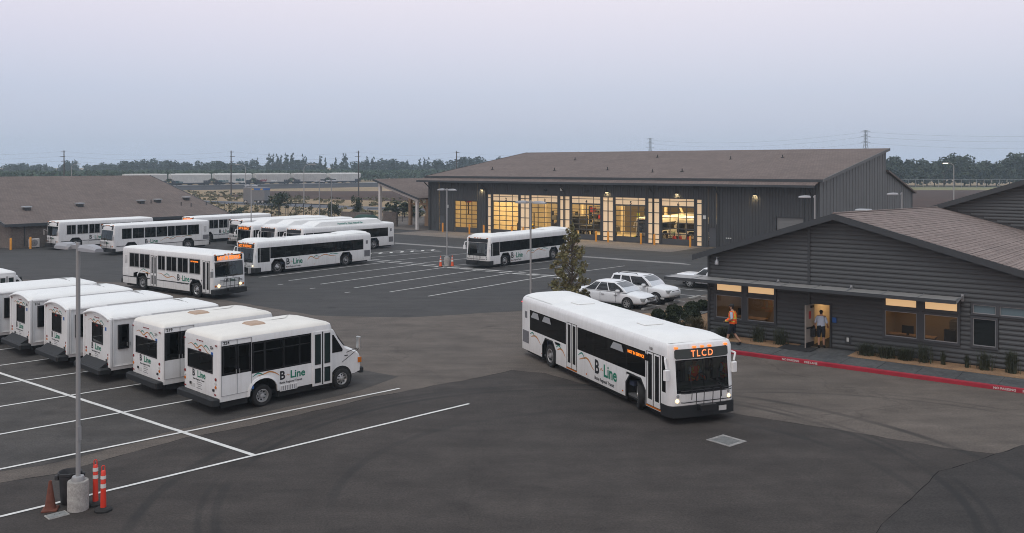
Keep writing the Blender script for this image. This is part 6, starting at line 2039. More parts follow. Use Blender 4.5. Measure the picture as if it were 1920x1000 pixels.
def delineator(loc, label, lean, bands):
    t = thing('channelizer', label, 'traffic delineator', (*loc, 0), .4)
    MB().lathe([(0, 0), (.205, 0), (.205, .05), (.17, .085), (.06, .10), (0, .1)], n=24).build('base', 'rubber', t, smooth=30)
    MB().lathe([(.068, .09), (.062, .5), (.056, .98), (.04, 1.0), (0, 1.0)], n=18).build('post', 'delin_red', t, smooth=40)
    pts = [(-.035, 0, .98)] + [(-.035 * math.cos(a), 0, 1.08 + .045 * math.sin(a)) for a in [math.pi * i / 6 for i in range(7)]] + [(.035, 0, .98)]
    MB().tube(pts, .013, 6).build('loop_handle', 'delin_red', t, smooth=40)
    for z0, z1 in bands:
        MB().lathe([(.0645, z0), (.0625, z1)], n=18).build('band', 'reflective', t, smooth=40)
    t.rotation_euler = (R(lean), 0, .4)
delineator((-10.46, 22.50), 'red delineator post behind its twin, beside the pole base', -1.5, ((.84, .93), (.66, .75)))
delineator((-10.08, 22.10), 'red delineator post in front of its twin, beside the pole base', 1.0, ((.80, .88), (.58, .68)))
lid = thing('utility_vault', 'square concrete utility lid set in the pavement by the brown cone', 'utility lid', (-11.07, 21.80, .004), .80)
MB().box(-.24, .24, -.17, .17, -.05, .016).build('frame', 'concrete_base', lid)
MB().box(-.21, .21, -.14, .14, 0, .024).build('cover', 'rusty_plate', lid)
for x in (-.05, .07): MB().cyl((x, .02, .0), (x, .02, .026), .012, n=6).build('lift_hole', 'dark_hole', lid)
dr = thing('drain_inlet', 'square drain grate with a pale concrete collar set in dark pavement', 'drain', (6.63, 27.72, .008), .69)
mb = MB()
frame_rect(mb, lambda u, z, o=0.0: (u, z, o), -.32, .32, -.34, .34, .11, .012); mb.build('collar', 'concrete_gutter', dr)
MB().box(-.34, .34, -.36, .36, -.06, -.03).build('pit', 'dark_hole', dr)
for i in range(13):
    MB().box(-.33, .33, -.335 + i * .0535, -.305 + i * .0535, -.02, .006).build('grate_bar', 'rusty_plate', dr)
for (x, y), lb in (((8.15, 53.45), 'concrete wheel stop at the nose of the sedan'), ((9.9, 55.5), 'concrete wheel stop at the nose of the sport utility'), ((11.75, 57.7), 'concrete wheel stop of the empty stall by the office')):
    o = MB().prism([(-.10, 0), (.10, 0), (.085, .09), (.06, .12), (-.06, .12), (-.085, .09)], -.75, .75, 'y').build('wheel_stop', 'concrete_base', None, loc=(x, y, .004), rot=(0, 0, HV - math.pi / 2), bevel=.012)
    tag(o, lb, 'wheel stop', 'concrete wheel stops')
p = off(4.95, 1.0)
o = MB().cbox(-.75, .75, -.55, .55, 0, .02, .01).build('door_mat', 'mat_black', None, loc=(p[0], p[1], .128), rot=(0, 0, HCAR)); tag(o, 'black entrance mat on the sidewalk before the open door', 'door mat')
# ------------------------------------------------------------------ fences and enclosures behind the yard
def fence(p, q, h, n, label, m='fence_black', r=.04, rails=(0.12, .98), mesh=True, group='fences beyond the yard'):
    t = thing('chain_link_fence', label, 'fence', (*p, 0), 0, group)
    d = Vector(q) - Vector(p)
    for i in range(n + 1):
        c = d * i / n
        MB().cyl((c.x, c.y, 0), (c.x, c.y, h), r, n=6).build('post', m, t)
    for z in rails:
        MB().tube([(0, 0, h * z), (d.x, d.y, h * z)], r * .7, 5).build('rail', m, t)
    return t
fence((-64, 168), (-37.5, 148.5), 2.1, 18, 'black fence of slim posts below the dry field, left of the gate')
fence((-22, 136.8), (-8, 138), 2.1, 8, 'black fence behind the timber shelter')
gt = thing('sliding_gate', 'long black sliding gate with diagonal braces behind the gas buses', 'gate', (-37, 148, 0), math.atan2(-.61, .79))
for i in range(6):
    MB().cyl((i * 2.0, 0, 0), (i * 2.0, 0, 2.5), .06, n=6).build('post', 'fence_black', gt)
    if i < 5: MB().tube([(i * 2.0, 0, .2), (i * 2.0 + 2, 0, 2.3)], .04, 5).build('brace', 'fence_black', gt)
for z in (.2, 2.4): MB().tube([(0, 0, z), (10, 0, z)], .07, 6).build('rail', 'fence_black', gt)
fence((140, 350), (215, 346), 3.4, 26, 'tall grey chain-link fence before the dark trees', 'galvanised', .07)
for nm, p, sx, sy, h, lb in (('enclosure_wall', (-25.5, 133.5), 6.5, .3, 1.7, 'low grey block wall of the enclosure behind the gas buses'), ('enclosure_wall', (-18.5, 128.0), 2.8, .3, 2.0, 'short brown block wall beside the shelter post')):
    t = thing(nm, lb, 'wall', (*p, 0), HU + math.pi)
    nrow = 8
    for k in range(nrow):
        MB().box(0, sx, 0, sy, k * h / nrow, (k + 1) * h / nrow - .015).build('block_course', 'block_wall', t)
    MB().box(-.03, sx + .03, -.03, sy + .03, h, h + .06).build('coping', 'block_wall', t)
o = MB().hump(0, 4.2, 3.0, 0, 1.5, 1.2, 1.2).build('tarp_heap', 'tarp_green', None, smooth=50, loc=(-22.8, 131.2, 0), rot=(0, 0, HU + math.pi)); tag(o, 'dark green tarpaulin over a heap behind the low block wall', 'tarp')
# grey trailer
t = thing('box_trailer', 'grey box trailer with a dark blue and yellow stripe parked by the road', 'trailer', (-60.3, 201, 0), -.20)
MB().cbox(0, 5.2, 0, 2.6, .85, 3.75, .05).build('box', 'trailer_grey', t)
MB().box(2.0, 5.22, -.015, .0, 3.15, 3.55).box(5.2, 5.215, 0, 2.6, 3.15, 3.55).build('stripe', 'logo_blue', t)
for x in (2.05, 4.2): MB().box(x, x + .5, -.02, -.015, 3.2, 3.5).build('stripe_mark', 'machine_yellow', t)
MB().box(1.0, 2.6, -.02, 0, .1, .85).build('skirt', 'trailer_grey', t)
MB().box(0, 5.2, .2, 2.4, .6, .85).build('frame', 'rail_dark', t)
for x in (.5, 3.6, 4.6):
    for s in (-1, 1): wheel(t, x, s, 1.3 + s * 1.1, .5, .3, 'bus')
# railcars
def hopper(k, m, label, marks):
    L = 16.6
    c = RP + RD * (18.3 * k + 9)
    t = thing('hopper_car', label, 'railcar', (c.x, c.y, .7), math.atan2(RD.y, RD.x), 'covered hopper cars standing on the line')
    pr = [(-L / 2 + 2.6, 1.0), (-L / 2, 2.7), (-L / 2, 4.25), (L / 2, 4.25), (L / 2, 2.7), (L / 2 - 2.6, 1.0)]
    vs = []
    for y, e in ((-1.55, 0), (-1.2, .38), (0, .5), (1.2, .38), (1.55, 0)):
        vs += [(x, y, z + (e if z > 4 else 0)) for x, z in pr]
    fs = [tuple(range(6)), tuple(range(24, 30))] + [(i * 6 + j, i * 6 + (j + 1) % 6, i * 6 + 6 + (j + 1) % 6, i * 6 + 6 + j) for i in range(4) for j in range(6)]
    MB().add(vs, fs).build('hopper_body', m, t)
    for i in range(14):
        MB().box(-L / 2 + 1.4 + i * 1.13, -L / 2 + 1.48 + i * 1.13, 1.55, 1.62, 1.3, 4.2).build('side_rib', m, t)
    MB().box(-L / 2 - .3, L / 2 + .3, -1.5, 1.6, .55, 1.0).build('sill', 'rail_dark', t)
    MB().box(-6, 6, -.3, .3, 4.72, 4.86).build('roof_walk', m, t)
    for x in (-4.4, 0, 4.4):
        MB().add([(x - 1.6, -1.2, .75), (x + 1.6, -1.2, .75), (x + 1.6, 1.2, .75), (x - 1.6, 1.2, .75), (x - .5, -.5, .1), (x + .5, -.5, .1), (x + .5, .5, .1), (x - .5, .5, .1)], [(0, 1, 5, 4), (1, 2, 6, 5), (2, 3, 7, 6), (3, 0, 4, 7), (4, 5, 6, 7)]).build('outlet_hopper', 'rail_dark', t)
    for x in (-6.6, 6.6):
        b = MB().box(x - 1.2, x + 1.2, -1.1, 1.1, .2, .6).build('truck_frame', 'rail_dark', t)
        for dx in (-.8, .8):
            for s in (-1, 1): MB().cyl((x + dx, s * .72, .33), (x + dx, s * .86, .33), .42, n=14).build('wheel', 'rail_dark', b)
        MB().box(x - 1.5, x + 1.5, 1.3, 1.62, .85, 1.9).build('end_platform', 'rail_dark', t)
    for x, z, w, h, mm in marks:
        n = max(2, int(w / .5))
        r_ = random.Random(k)
        for i in range(n):
            a = x + i * w / n
            MB().box(a, a + w / n * .8, 1.56, 1.60 + .01 * i, z + r_.uniform(0, .2), z + h * r_.uniform(.6, 1)).build('graffiti_mark', mm, t)
hopper(0, 'rail_car_pale', 'pale hopper railcar standing at the right-hand end of the train', [])
hopper(1, 'rail_car', 'grey hopper railcar second from the right-hand end of the train', [(5.0, 1.0, 1.4, .9, 'graffiti_white')])
hopper(2, 'rail_car', 'grey hopper railcar with red graffiti in the middle of the train', [(3.0, 1.1, 3.2, 1.2, 'graffiti_red'), (-1.8, 1.0, 3.0, .9, 'graffiti_white')])
hopper(3, 'rail_car_pale', 'pale hopper railcar with teal and white graffiti', [(-4.6, 1.4, 3.8, 1.4, 'graffiti_teal'), (-5.6, .7, 6.2, .7, 'graffiti_white'), (2.4, 1.2, 4.4, .9, 'graffiti_teal')])
hopper(4, 'rail_car_pale', 'pale hopper railcar with its end cut off by the brown roof', [(3.6, 1.0, 3.0, .8, 'graffiti_teal')])
hopper(5, 'rail_car', 'hopper railcar mostly hidden behind the brown roof', [])
# utility poles and their wires
PX = [(-190, 262), (-125, 250), (-79, 252), (-43.5, 254), (-16.2, 262), (20, 270)]
NM = ['far left edge', 'brown roof', 'trailer', 'end of the railcars', 'shelter', 'service roof']
for i, (x, y) in enumerate(PX):
    t = thing('utility_pole', 'dark wooden utility pole rising above the ' + NM[i], 'utility pole', (x, y, 0), .1, 'utility poles along the railway')
    MB().lathe([(.2, 0), (.13, 12.9), (0, 12.9)], n=8).build('pole', 'wood_pole', t)
    for z, w in ((12.5, .8), (11.2, 1.0), (9.9, .8)):
        MB().box(-w if i % 2 else -.3, .3 if i % 2 else w, -.06, .06, z - .07, z + .07).build('crossarm', 'wood_pole', t)
for k, z in enumerate((12.6, 11.3, 10.0)):
    pts = []
    for (a, b) in zip(PX[:-1], PX[1:]):
        for j in range(8):
            u = j / 8
            pts.append((a[0] + (b[0] - a[0]) * u, a[1] + (b[1] - a[1]) * u, z - 1.0 * 4 * u * (1 - u)))
    pts.append((*PX[-1], z))
    o = MB().tube(pts, .014, 3).build('overhead_wire', 'wire', None)
    tag(o, ('topmost', 'middle', 'lowest')[k] + ' overhead wire strung between the utility poles', 'wire', 'overhead wires')
def tower(x, y, h, w, label):
    t = thing('transmission_tower', label, 'pylon', (x, y, 0), .3, 'lattice towers on the horizon')
    def wd(z): return w * (1 - .82 * min(z / (h * .72), 1))
    zs = [h * i / 14 for i in range(15)]
    leg = MB(); br = MB()
    for sx in (-1, 1):
        for sy in (-1, 1):
            pts = [(sx * wd(z), sy * wd(z), z) for z in zs]
            MB().tube(pts, .16, 4).build('leg', 'lattice', t)
    for a, b in zip(zs[:-1], zs[1:]):
        wa, wb = wd(a), wd(b)
        for s in (-1, 1):
            br.tube([(-wa, s * wa, a), (wb, s * wb, b)], .09, 3).tube([(wa, s * wa, a), (-wb, s * wb, b)], .09, 3)
            br.tube([(s * wa, -wa, a), (s * wb, wb, b)], .09, 3)
    br.build('bracing', 'lattice', t)
    for z in (h * .97, h * .86, h * .74):
        MB().tube([(-w * 1.0, 0, z), (0, 0, z + .9), (w * 1.0, 0, z)], .13, 4).tube([(-w * 1.0, 0, z), (w * 1.0, 0, z)], .1, 4).build('crossarm', 'lattice', t)
tower(132, 856, 35.5, 4.4, 'lattice transmission tower rising behind the middle of the service roof')
tower(258.5, 655, 35.0, 4.2, 'lattice transmission tower rising above the right end of the service roof')
for k, z in enumerate((33.5, 30, 25.5)):
    pts = []
    for j in range(13):
        u = j / 12
        pts.append((132 + (258 - 132) * u, 856 - 201 * u, z - 5 * 4 * u * (1 - u)))
    for j in range(1, 13):
        u = j / 12
        pts.append((258 + 170 * u, 655 - 190 * u, z - 6 * 4 * u * (1 - u)))
    o = MB().tube(pts, .06, 3).build('transmission_line', 'lattice', None)
    tag(o, ('topmost', 'middle', 'lowest')[k] + ' power line slung from the lattice towers', 'wire', 'power lines')
# ================================================================== VEGETATION
def leaf_mat(name, a, b_, c, sc=1.2):
    m, t, b = nodes(name)
    g = N(t, 'ShaderNodeNewGeometry')
    n1 = maprange(t, noise(t, g.outputs['Position'], sc, 4, .7), .35, .65, 0, 1)
    col = mixcol(t, n1, a, b_)
    w = N(t, 'ShaderNodeTexWhiteNoise'); 
    sn = N(t, 'ShaderNodeVectorMath', operation='SNAP'); sn.inputs[1].default_value = (.09, .09, .09)
    t.links.new(g.outputs['Position'], sn.inputs[0]); t.links.new(sn.outputs[0], w.inputs['Vector'])
    col = mixcol(t, maprange(t, w.outputs['Value'], .75, 1.0, 0, .8), col, c)
    t.links.new(col, b.inputs['Base Color'])
    b.inputs['Roughness'].default_value = .65
    b.inputs['Specular IOR Level'].default_value = .25
leaf_mat('leaf_tree', (.12, .125, .055), (.17, .15, .07), (.27, .20, .10), 2.5)
leaf_mat('leaf_bush', (.024, .034, .018), (.040, .052, .026), (.07, .085, .045), 5)
leaf_mat('leaf_dark', (.030, .045, .026), (.045, .06, .032), (.06, .07, .04), .25)
leaf_mat('leaf_orchard', (.036, .066, .034), (.055, .088, .048), (.07, .095, .06), .12)
leaf_mat('leaf_far', (.026, .044, .036), (.036, .056, .044), (.045, .06, .05), .1)
leaf_mat('leaf_scrub', (.09, .085, .045), (.13, .115, .06), (.18, .15, .08), 1.0)
mat('bark', (.11, .08, .06), .9, var=.2, vscale=8)
mat('blade', (.040, .046, .022), .8, var=.35, vscale=3)
mat('blade_dry', (.12, .10, .05), .8, var=.3, vscale=3)
def leaf_quads(centres, size, seed=0, flat=.0, aspect=1.6):
    rg = np.random.default_rng(seed)
    n = len(centres)
    a = rg.normal(size=(n, 3)); a /= np.linalg.norm(a, axis=1)[:, None]
    b = rg.normal(size=(n, 3)); b -= (a * b).sum(1)[:, None] * a; b /= np.linalg.norm(b, axis=1)[:, None]
    s = size * rg.uniform(.6, 1.35, size=(n, 1))
    q = np.stack([centres - a * s * aspect / 2, centres + b * s / 2, centres + a * s * aspect / 2, centres - b * s / 2], 1)
    return q.reshape(-1, 3)
def quads_mesh(name, vs, m, tri=None):
    n = len(vs) // 4
    me = bpy.data.meshes.new(name)
    me.vertices.add(len(vs)); me.vertices.foreach_set('co', vs.astype(np.float32).ravel())
    me.loops.add(4 * n); me.loops.foreach_set('vertex_index', np.arange(4 * n, dtype=np.int32))
    me.polygons.add(n); me.polygons.foreach_set('loop_start', np.arange(0, 4 * n, 4, dtype=np.int32))
    me.polygons.foreach_set('loop_total', np.full(n, 4, dtype=np.int32))
    me.materials.append(M[m]); me.update(calc_edges=True); me.validate()
    return me
def blob_points(blobs, n, seed, shell_=.45):
    """points spread through ellipsoids, denser near their skins"""
    rg = np.random.default_rng(seed)
    w = np.array([b[3] * b[4] * b[5] for b in blobs]) ** .67; w /= w.sum()
    k = rg.choice(len(blobs), n, p=w)
    B_ = np.array(blobs)[k]
    d = rg.normal(size=(n, 3)); d /= np.linalg.norm(d, axis=1)[:, None]
    r = shell_ + (1 - shell_) * rg.random((n, 1)) ** .6
    return B_[:, :3] + d * r * B_[:, 3:6]
def trunk_mb(h, r, limbs, seed=1):
    rd_ = random.Random(seed)
    mb = MB()
    pts = [Vector((0, 0, 0))]
    for i in range(1, 7): pts.append(Vector((rd_.uniform(-.03, .03) * h * .3, rd_.uniform(-.03, .03) * h * .3, h * i / 6)))
    for i in range(6): mb.cyl(pts[i], pts[i + 1], r * (1 - i / 7), r * (1 - (i + 1) / 7), 8)
    for p, q, rr in limbs: mb.cyl(p, q, rr, rr * .35, 6)
    return mb
# young tree in the island
def young_tree():
    t = thing('young_tree', 'slender young tree with brownish leaves standing behind the turning bus', 'tree', (3.35, 50.2, .09))
    rd_ = random.Random(5)
    blobs = []; limbs = []
    for i in range(84):
        u = i / 83 * .97 + rd_.uniform(-.03, .03); u = max(0, min(1, u))
        z = 1.0 + 4.0 * u
        w = 1.15 * (math.sin(math.pi * min(1, (u + .34) / 1.34)) ** .8) * (1 - .2 * u) + .05
        a = i * 2.4 + rd_.uniform(-.7, .7)
        rr_ = w * math.sqrt(rd_.uniform(.08, 1.0))
        p = (rr_ * math.cos(a), rr_ * math.sin(a), z + rd_.uniform(-.1, .25))
        s = rd_.uniform(.16, .34) * (1 - .35 * u)
        blobs.append((*p, s, s, s * .9))
        limbs.append(((0, 0, max(.7, z - .55)), p, .022))
    blobs.append((0, 0, 5.1, .14, .14, .3))
    trunk_mb(5.2, .06, limbs, 2).build('trunk', 'bark', t)
    pts = blob_points(blobs, 3200, 3, .05)
    link('crown', quads_mesh('crown', leaf_quads(pts, .105, 4), 'leaf_tree'), t)
young_tree()
# clipped bushes in the bed
for i, (x, y, r, lb) in enumerate([(8.05, 49.3, .36, 'small round dark bush nearest the turning bus'), (9.05, 49.9, .46, 'broad round dark bush beside the footpath'), (10.3, 51.2, .44, 'round dark bush at the back near the office corner'),
                                   (9.6, 48.1, .50, 'largest round dark bush, before the office corner'), (8.62, 48.2, .34, 'low round dark bush half hidden by the bus roof'), (11.1, 52.2, .40, 'round dark bush cut off by the office corner'), (5.75, 50.3, .42, 'round dark bush in front of the sedan')]):
    t = thing('round_bush', lb, 'bush', (x, y, .09), i * .7, 'clipped bushes in the planting bed')
    rg = np.random.default_rng(i)
    d = rg.normal(size=(1500, 3)); d[:, 2] = np.abs(d[:, 2]) * 1.0 - .25; d /= np.linalg.norm(d, axis=1)[:, None]
    pts = d * (r * (1 + .12 * np.sin(d[:, :1] * 7 + i) * np.cos(d[:, 1:2] * 6)) * rg.uniform(.85, 1.05, (1500, 1)))
    pts[:, 2] = pts[:, 2] * .85 + r * .62
    link('foliage', quads_mesh('foliage', leaf_quads(pts, .075, i), 'leaf_bush'), t)
    MB().lathe([(0, 0.02), (r * .6, .05), (r * .86, r * .55), (r * .6, r * 1.1), (0, r * 1.32)], n=14).build('inner_mass', 'leaf_bush', t, smooth=60)
# ornamental grass by the office wall
def tuft(n, h, spread, seed, up=.75):
    rg = random.Random(seed); mb = MB()
    for _ in range(n):
        a = rg.uniform(0, 6.283); l = h * rg.uniform(.55, 1.1); s = spread * rg.uniform(.2, 1)
        b0 = spread * .45; b = Vector((rg.gauss(0, b0 * .5), rg.gauss(0, b0 * .5), 0)); o = Vector((math.cos(a), math.sin(a), 0))
        p1 = b + o * s * .35 + Vector((0, 0, l * .6)); p2 = b + o * s + Vector((0, 0, l * up + l * .25 * rg.random()))
        sd = Vector((-o.y, o.x, 0)) * .009
        mb.add([b - sd, b + sd, p1 + sd * .8, p1 - sd * .8, p2], [(0, 1, 2, 3), (3, 2, 4)])
    return mb
gl = [(1.2, 'wide', 'low spreading clump left of the first office window'), (2.9, 'open', 'thin feathery grass clump below the second lit window'), (4.0, 'open', 'feathery grass clump just left of the open door'),
      (7.9, 'dense', 'dense dark grass clump below the outlet box'), (8.75, 'dense', 'dense dark grass clump below the left edge of the third window'), (9.55, 'dense', 'dark grass clump below the middle of the third window'), (10.3, 'open', 'thin grass clump under the double window'),
      (11.05, 'slim', 'slim upright grass tuft under the right pane of the double window'), (11.95, 'slim', 'upright grass tuft below the gap between windows'), (12.6, 'open', 'low sparse clump below the dark window'), (13.6, 'tall', 'tall dark grass clump at the right edge of the picture')]
for i, (s, kd, lb) in enumerate(gl):
    par = {'wide': (420, .62, .75), 'open': (170, .95, .55), 'dense': (420, .62, .60), 'slim': (170, .62, .16), 'tall': (380, 1.05, .34)}[kd]
    p = off(s, .62)
    o = tuft(*par, i).build('grass_clump', 'blade' if kd != 'open' else 'blade', None, loc=(p[0], p[1], .13)); tag(o, lb, 'plant', 'ornamental grasses by the office wall')
for i, (x, y, lb) in enumerate([(9.6, 46.6, 'straw-coloured grass clump against the office corner'), (8.6, 45.6, 'broad green grass clump before the office corner')]):
    o = tuft(320, .7, .7, 40 + i).build('grass_clump', 'blade_dry' if i == 0 else 'blade', None, loc=(x, y, .09)); tag(o, lb, 'plant', 'ornamental grasses by the office wall')
# small trees and scrub in the dry ground
def crown_mesh(kind, seed):
    rd_ = random.Random(seed)
    if kind == 'conifer':
        blobs = [(rd_.uniform(-.05, .05), rd_.uniform(-.05, .05), .12 + .86 * i / 15, .20 * (1 - i / 16.5) + .012, .20 * (1 - i / 16.5) + .012, .06) for i in range(16)]
        pts = blob_points(blobs, 800, seed, .1); sz = .05
    elif kind == 'round':
        blobs = [(rd_.uniform(-.32, .32), rd_.uniform(-.32, .32), rd_.uniform(.38, .84), *([rd_.uniform(.14, .24)] * 3)) for _ in range(12)]
        pts = blob_points(blobs, 900, seed, .3); sz = .058
    elif kind == 'orchard':
        blobs = [(rd_.uniform(-.25, .25), rd_.uniform(-.25, .25), rd_.uniform(.4, .8), *([rd_.uniform(.16, .26)] * 3)) for _ in range(6)]
        pts = blob_points(blobs, 110, seed, .3); sz = .13
    else:
        blobs = [(rd_.uniform(-.4, .4), rd_.uniform(-.4, .4), rd_.uniform(.2, .7), *([rd_.uniform(.2, .3)] * 3)) for _ in range(7)]
        pts = blob_points(blobs, 420, seed, .3); sz = .10
    return pts, sz
TREE = {}
def tree(kind, x, y, h, w, label, m, seed, group, name='tree', nm='tree'):
    k = (kind, m, seed % 4)
    if k not in TREE:
        pts, sz = crown_mesh(kind, seed % 4 + 11)
        tk = MB().cyl((0, 0, 0), (0, 0, .55), .02, .012, 6)
        for a in range(4): tk.cyl((0, 0, .35), (.18 * math.cos(a * 1.6), .18 * math.sin(a * 1.6), .62), .01, .004, 5)
        to = tk.build('trunk_source', 'bark', None)
        TREE[k] = (quads_mesh('crown', leaf_quads(pts, sz, seed), m), to.data); bpy.data.objects.remove(to)
    t = thing(name, label, nm, (x, y, 0), seed * 1.3, group)
    c = link('crown', TREE[k][0], t); c.scale = (w, w, h)
    c = link('trunk', TREE[k][1], t); c.scale = (w, w, h)
    return t
tree('round', -41.5, 160, 4.3, 4.2, 'dark small tree standing by the fence below the railcars', 'leaf_dark', 1, 'small trees by the fence')
tree('round', -27.5, 139, 2.9, 2.2, 'small bushy tree behind the gas bus fairing, left of two', 'leaf_dark', 2, 'small trees by the fence')
tree('round', -24.8, 143, 3.8, 2.0, 'small bushy tree behind the gas bus fairing, taller of two', 'leaf_dark', 3, 'small trees by the fence')
tree('shrub', -45.5, 150, 2.1, 2.8, 'dark shrub behind the black fence', 'leaf_dark', 1, 'small trees by the fence', 'shrub', 'shrub')
tree('shrub', -18.0, 150, 3.2, 5.0, 'wide dark shrub seen through the shelter', 'leaf_dark', 2, 'small trees by the fence', 'shrub', 'shrub')
rg = np.random.default_rng(5)
P = []
for _ in range(900):                                  # dry scrub dotted over the field
    y = rg.uniform(152, 300); x = rg.uniform(-110, 5)
    if x > -90 and 236 < y < 310 and x + y > 190 or 14 < (Vector((x, y, 0)) - RP).dot(RS) < 52 or abs((x + 190) * .59 + (y - 300) * .807) < 6: continue
    r = rg.uniform(.15, .6)
    P.append(np.array([x, y, r * .5]) + rg.normal(size=(14, 3)) * [r, r, r * .4])
P = np.concatenate(P); P[:, 2] = np.abs(P[:, 2])
o = link('scrub', quads_mesh('scrub', leaf_quads(P, .42, 8), 'leaf_scrub'), None, kind='stuff'); tag(o, 'dry scrub dotted over the tan field', 'scrub')
# orchard mass beyond the line
pts0, sz0 = crown_mesh('orchard', 3)
P = []
for row in range(20):
    for k in range(105):
        u = -200 + k * 4.6 + rg.uniform(-1.2, 1.2); w_ = 13 + row * 8.5 + rg.uniform(-1.5, 1.5)
        c_ = RP + RD * u - RS * w_
        x, y = c_.x, c_.y
        h = rg.uniform(5.6, 7.2)
        P.append(pts0[rg.choice(len(pts0), 46)] * [5.2, 5.2, h] + [x, y, 0])
P = np.concatenate(P)
o = link('orchard', quads_mesh('orchard', leaf_quads(P, .95, 9), 'leaf_orchard'), None, kind='stuff'); tag(o, 'green orchard stretching behind the railcars', 'orchard')
P = []
for k in range(520):
    x = rg.uniform(-520, 520); y = rg.uniform(640, 760)
    h = rg.uniform(7, 11.5)
    P.append(pts0[rg.choice(len(pts0), 60)] * [9, 9, h] + [x, y, 0])
P = np.concatenate(P)
o = link('far_woods', quads_mesh('far_woods', leaf_quads(P, 1.5, 10), 'leaf_far'), None, kind='stuff'); tag(o, 'belt of hazy woods along the horizon', 'woods')
# trees that stand out on the skyline: pixel column of the photograph -> bearing, at about 600 m
ORD = 'first second third fourth fifth sixth seventh eighth ninth tenth eleventh twelfth thirteenth fourteenth fifteenth sixteenth seventeenth eighteenth nineteenth twentieth twenty-first twenty-second twenty-third twenty-fourth twenty-fifth twenty-sixth twenty-seventh twenty-eighth twenty-ninth thirtieth'.split()
def sky_tree(col, top, Y, kind, w, seed, lb, gp):
    x = (col - 960) / 1680 * Y
    h = 8.5 + (312 - top) / 1680 * Y
    tree(kind, x, Y, h / (.98 if kind == 'conifer' else .98), w, lb, 'leaf_far', seed, gp, 'conifer' if kind == 'conifer' else 'broadleaf_tree')
for i, (c, tp, w) in enumerate([(483, 297, 9), (505, 290, 12), (513, 291, 11), (520, 290, 10), (527, 292, 10), (537, 290, 12), (549, 289, 14), (568, 291, 9), (573, 295, 9), (601, 293, 10), (610, 298, 8), (629, 297, 9), (644, 289, 12), (648, 290, 10), (688, 295, 11), (699, 295, 12), (764, 301, 8), (787, 299, 8), (795, 297, 9), (803, 297, 10)]):
    sky_tree(c, tp, 600 + (i % 5) * 9, 'conifer', w * 1.25, i, 'hazy conifer spire on the skyline, ' + ORD[i] + ' conifer from the left', 'conifers on the skyline')
RT = [(232, 301, 22), (248, 300, 22), (286, 300, 24), (303, 299, 22), (312, 301, 20), (335, 304, 20), (352, 304, 22), (382, 303, 22), (410, 301, 26), (420, 303, 22), (443, 303, 20), (470, 300, 22), (560, 299, 22), (590, 302, 22), (670, 302, 24), (712, 302, 20), (738, 297, 26), (752, 301, 22), (815, 300, 24), (832, 302, 24), (870, 293, 22), (887, 291, 22), (905, 300, 22), (938, 295, 14), (125, 300, 14), (180, 307, 20), (205, 306, 20), (60, 307, 22), (20, 307, 24)]
RO = [sorted(q[0] for q in RT).index(q[0]) for q in RT]
for i, (c, tp, w) in enumerate(RT):
    sky_tree(c, tp, 590 + (i % 4) * 8, 'round', w * .75, i, 'hazy round-headed tree on the skyline, ' + ORD[RO[i]] + ' from the left', 'round trees on the skyline')
DT = [(1672, 293, 14), (1695, 297, 16), (1716, 302, 14), (1738, 300, 15), (1770, 294, 16), (1790, 291, 18), (1808, 290, 18), (1832, 300, 16), (1850, 306, 14), (1868, 307, 15), (1893, 298, 17), (1908, 290, 18), (1925, 287, 20), (1945, 290, 20), (1660, 300, 14), (1752, 304, 13), (1685, 305, 13), (1820, 306, 13)]
DO = [sorted(q[0] for q in DT).index(q[0]) for q in DT]
for i, (c, tp, w) in enumerate(DT):
    Y = 372 + (i % 4) * 6
    tree('round', (c - 960) / 1680 * Y, Y, 8.5 + (314 - tp) / 1680 * Y, w * .85, 'dark leafy tree behind the tall chain-link fence, ' + ORD[DO[i]] + ' from the left', 'leaf_dark', i, 'dark trees behind the tall fence', 'broadleaf_tree')
P = []
for k in range(260):
    x = rg.uniform(140, 230); y = rg.uniform(366, 400)
    P.append(pts0[rg.choice(len(pts0), 50)] * [6, 6, rg.uniform(5, 9.5)] + [x, y, 0])
o = link('undergrowth', quads_mesh('undergrowth', leaf_quads(np.concatenate(P), .9, 12), 'leaf_dark'), None, kind='stuff'); tag(o, 'dark undergrowth massed between the trees behind the tall fence', 'undergrowth')
# ================================================================== PEOPLE
mat('skin', (.42, .23, .15), .6); mat('hair_dark', (.02, .016, .014), .7); mat('shirt_pale', (.42, .47, .56), .8, var=.06, vscale=9)
mat('shorts_navy', (.012, .014, .02), .85); mat('shoe_black', (.01, .01, .01), .7); mat('vest_orange', (.95, .13, .02), .6, emit=None); mat('vest_yellow', (.75, .62, .10), .5)
mat('bag_black', (.012, .012, .013), .85); mat('eye_white', (.7, .7, .68), .3)
def skin_body(J, E, root='pelvis'):
    names = list(J)
    me = bpy.data.meshes.new('body')
    me.from_pydata([J[n][0] for n in names], [(names.index(a), names.index(b)) for a, b in E], [])
    o = bpy.data.objects.new('body', me); COL.objects.link(o)
    md = o.modifiers.new('skin', 'SKIN'); md.use_smooth_shade = True
    for i, n in enumerate(names):
        r = J[n][1]; r = (r, r) if not isinstance(r, tuple) else r
        me.skin_vertices[0].data[i].radius = r
        me.skin_vertices[0].data[i].use_root = n == root
    o.modifiers.new('sub', 'SUBSURF').levels = 2
    bpy.context.view_layer.update()
    out = bpy.data.meshes.new_from_object(o.evaluated_get(bpy.context.evaluated_depsgraph_get()))
    bpy.data.objects.remove(o)
    return out
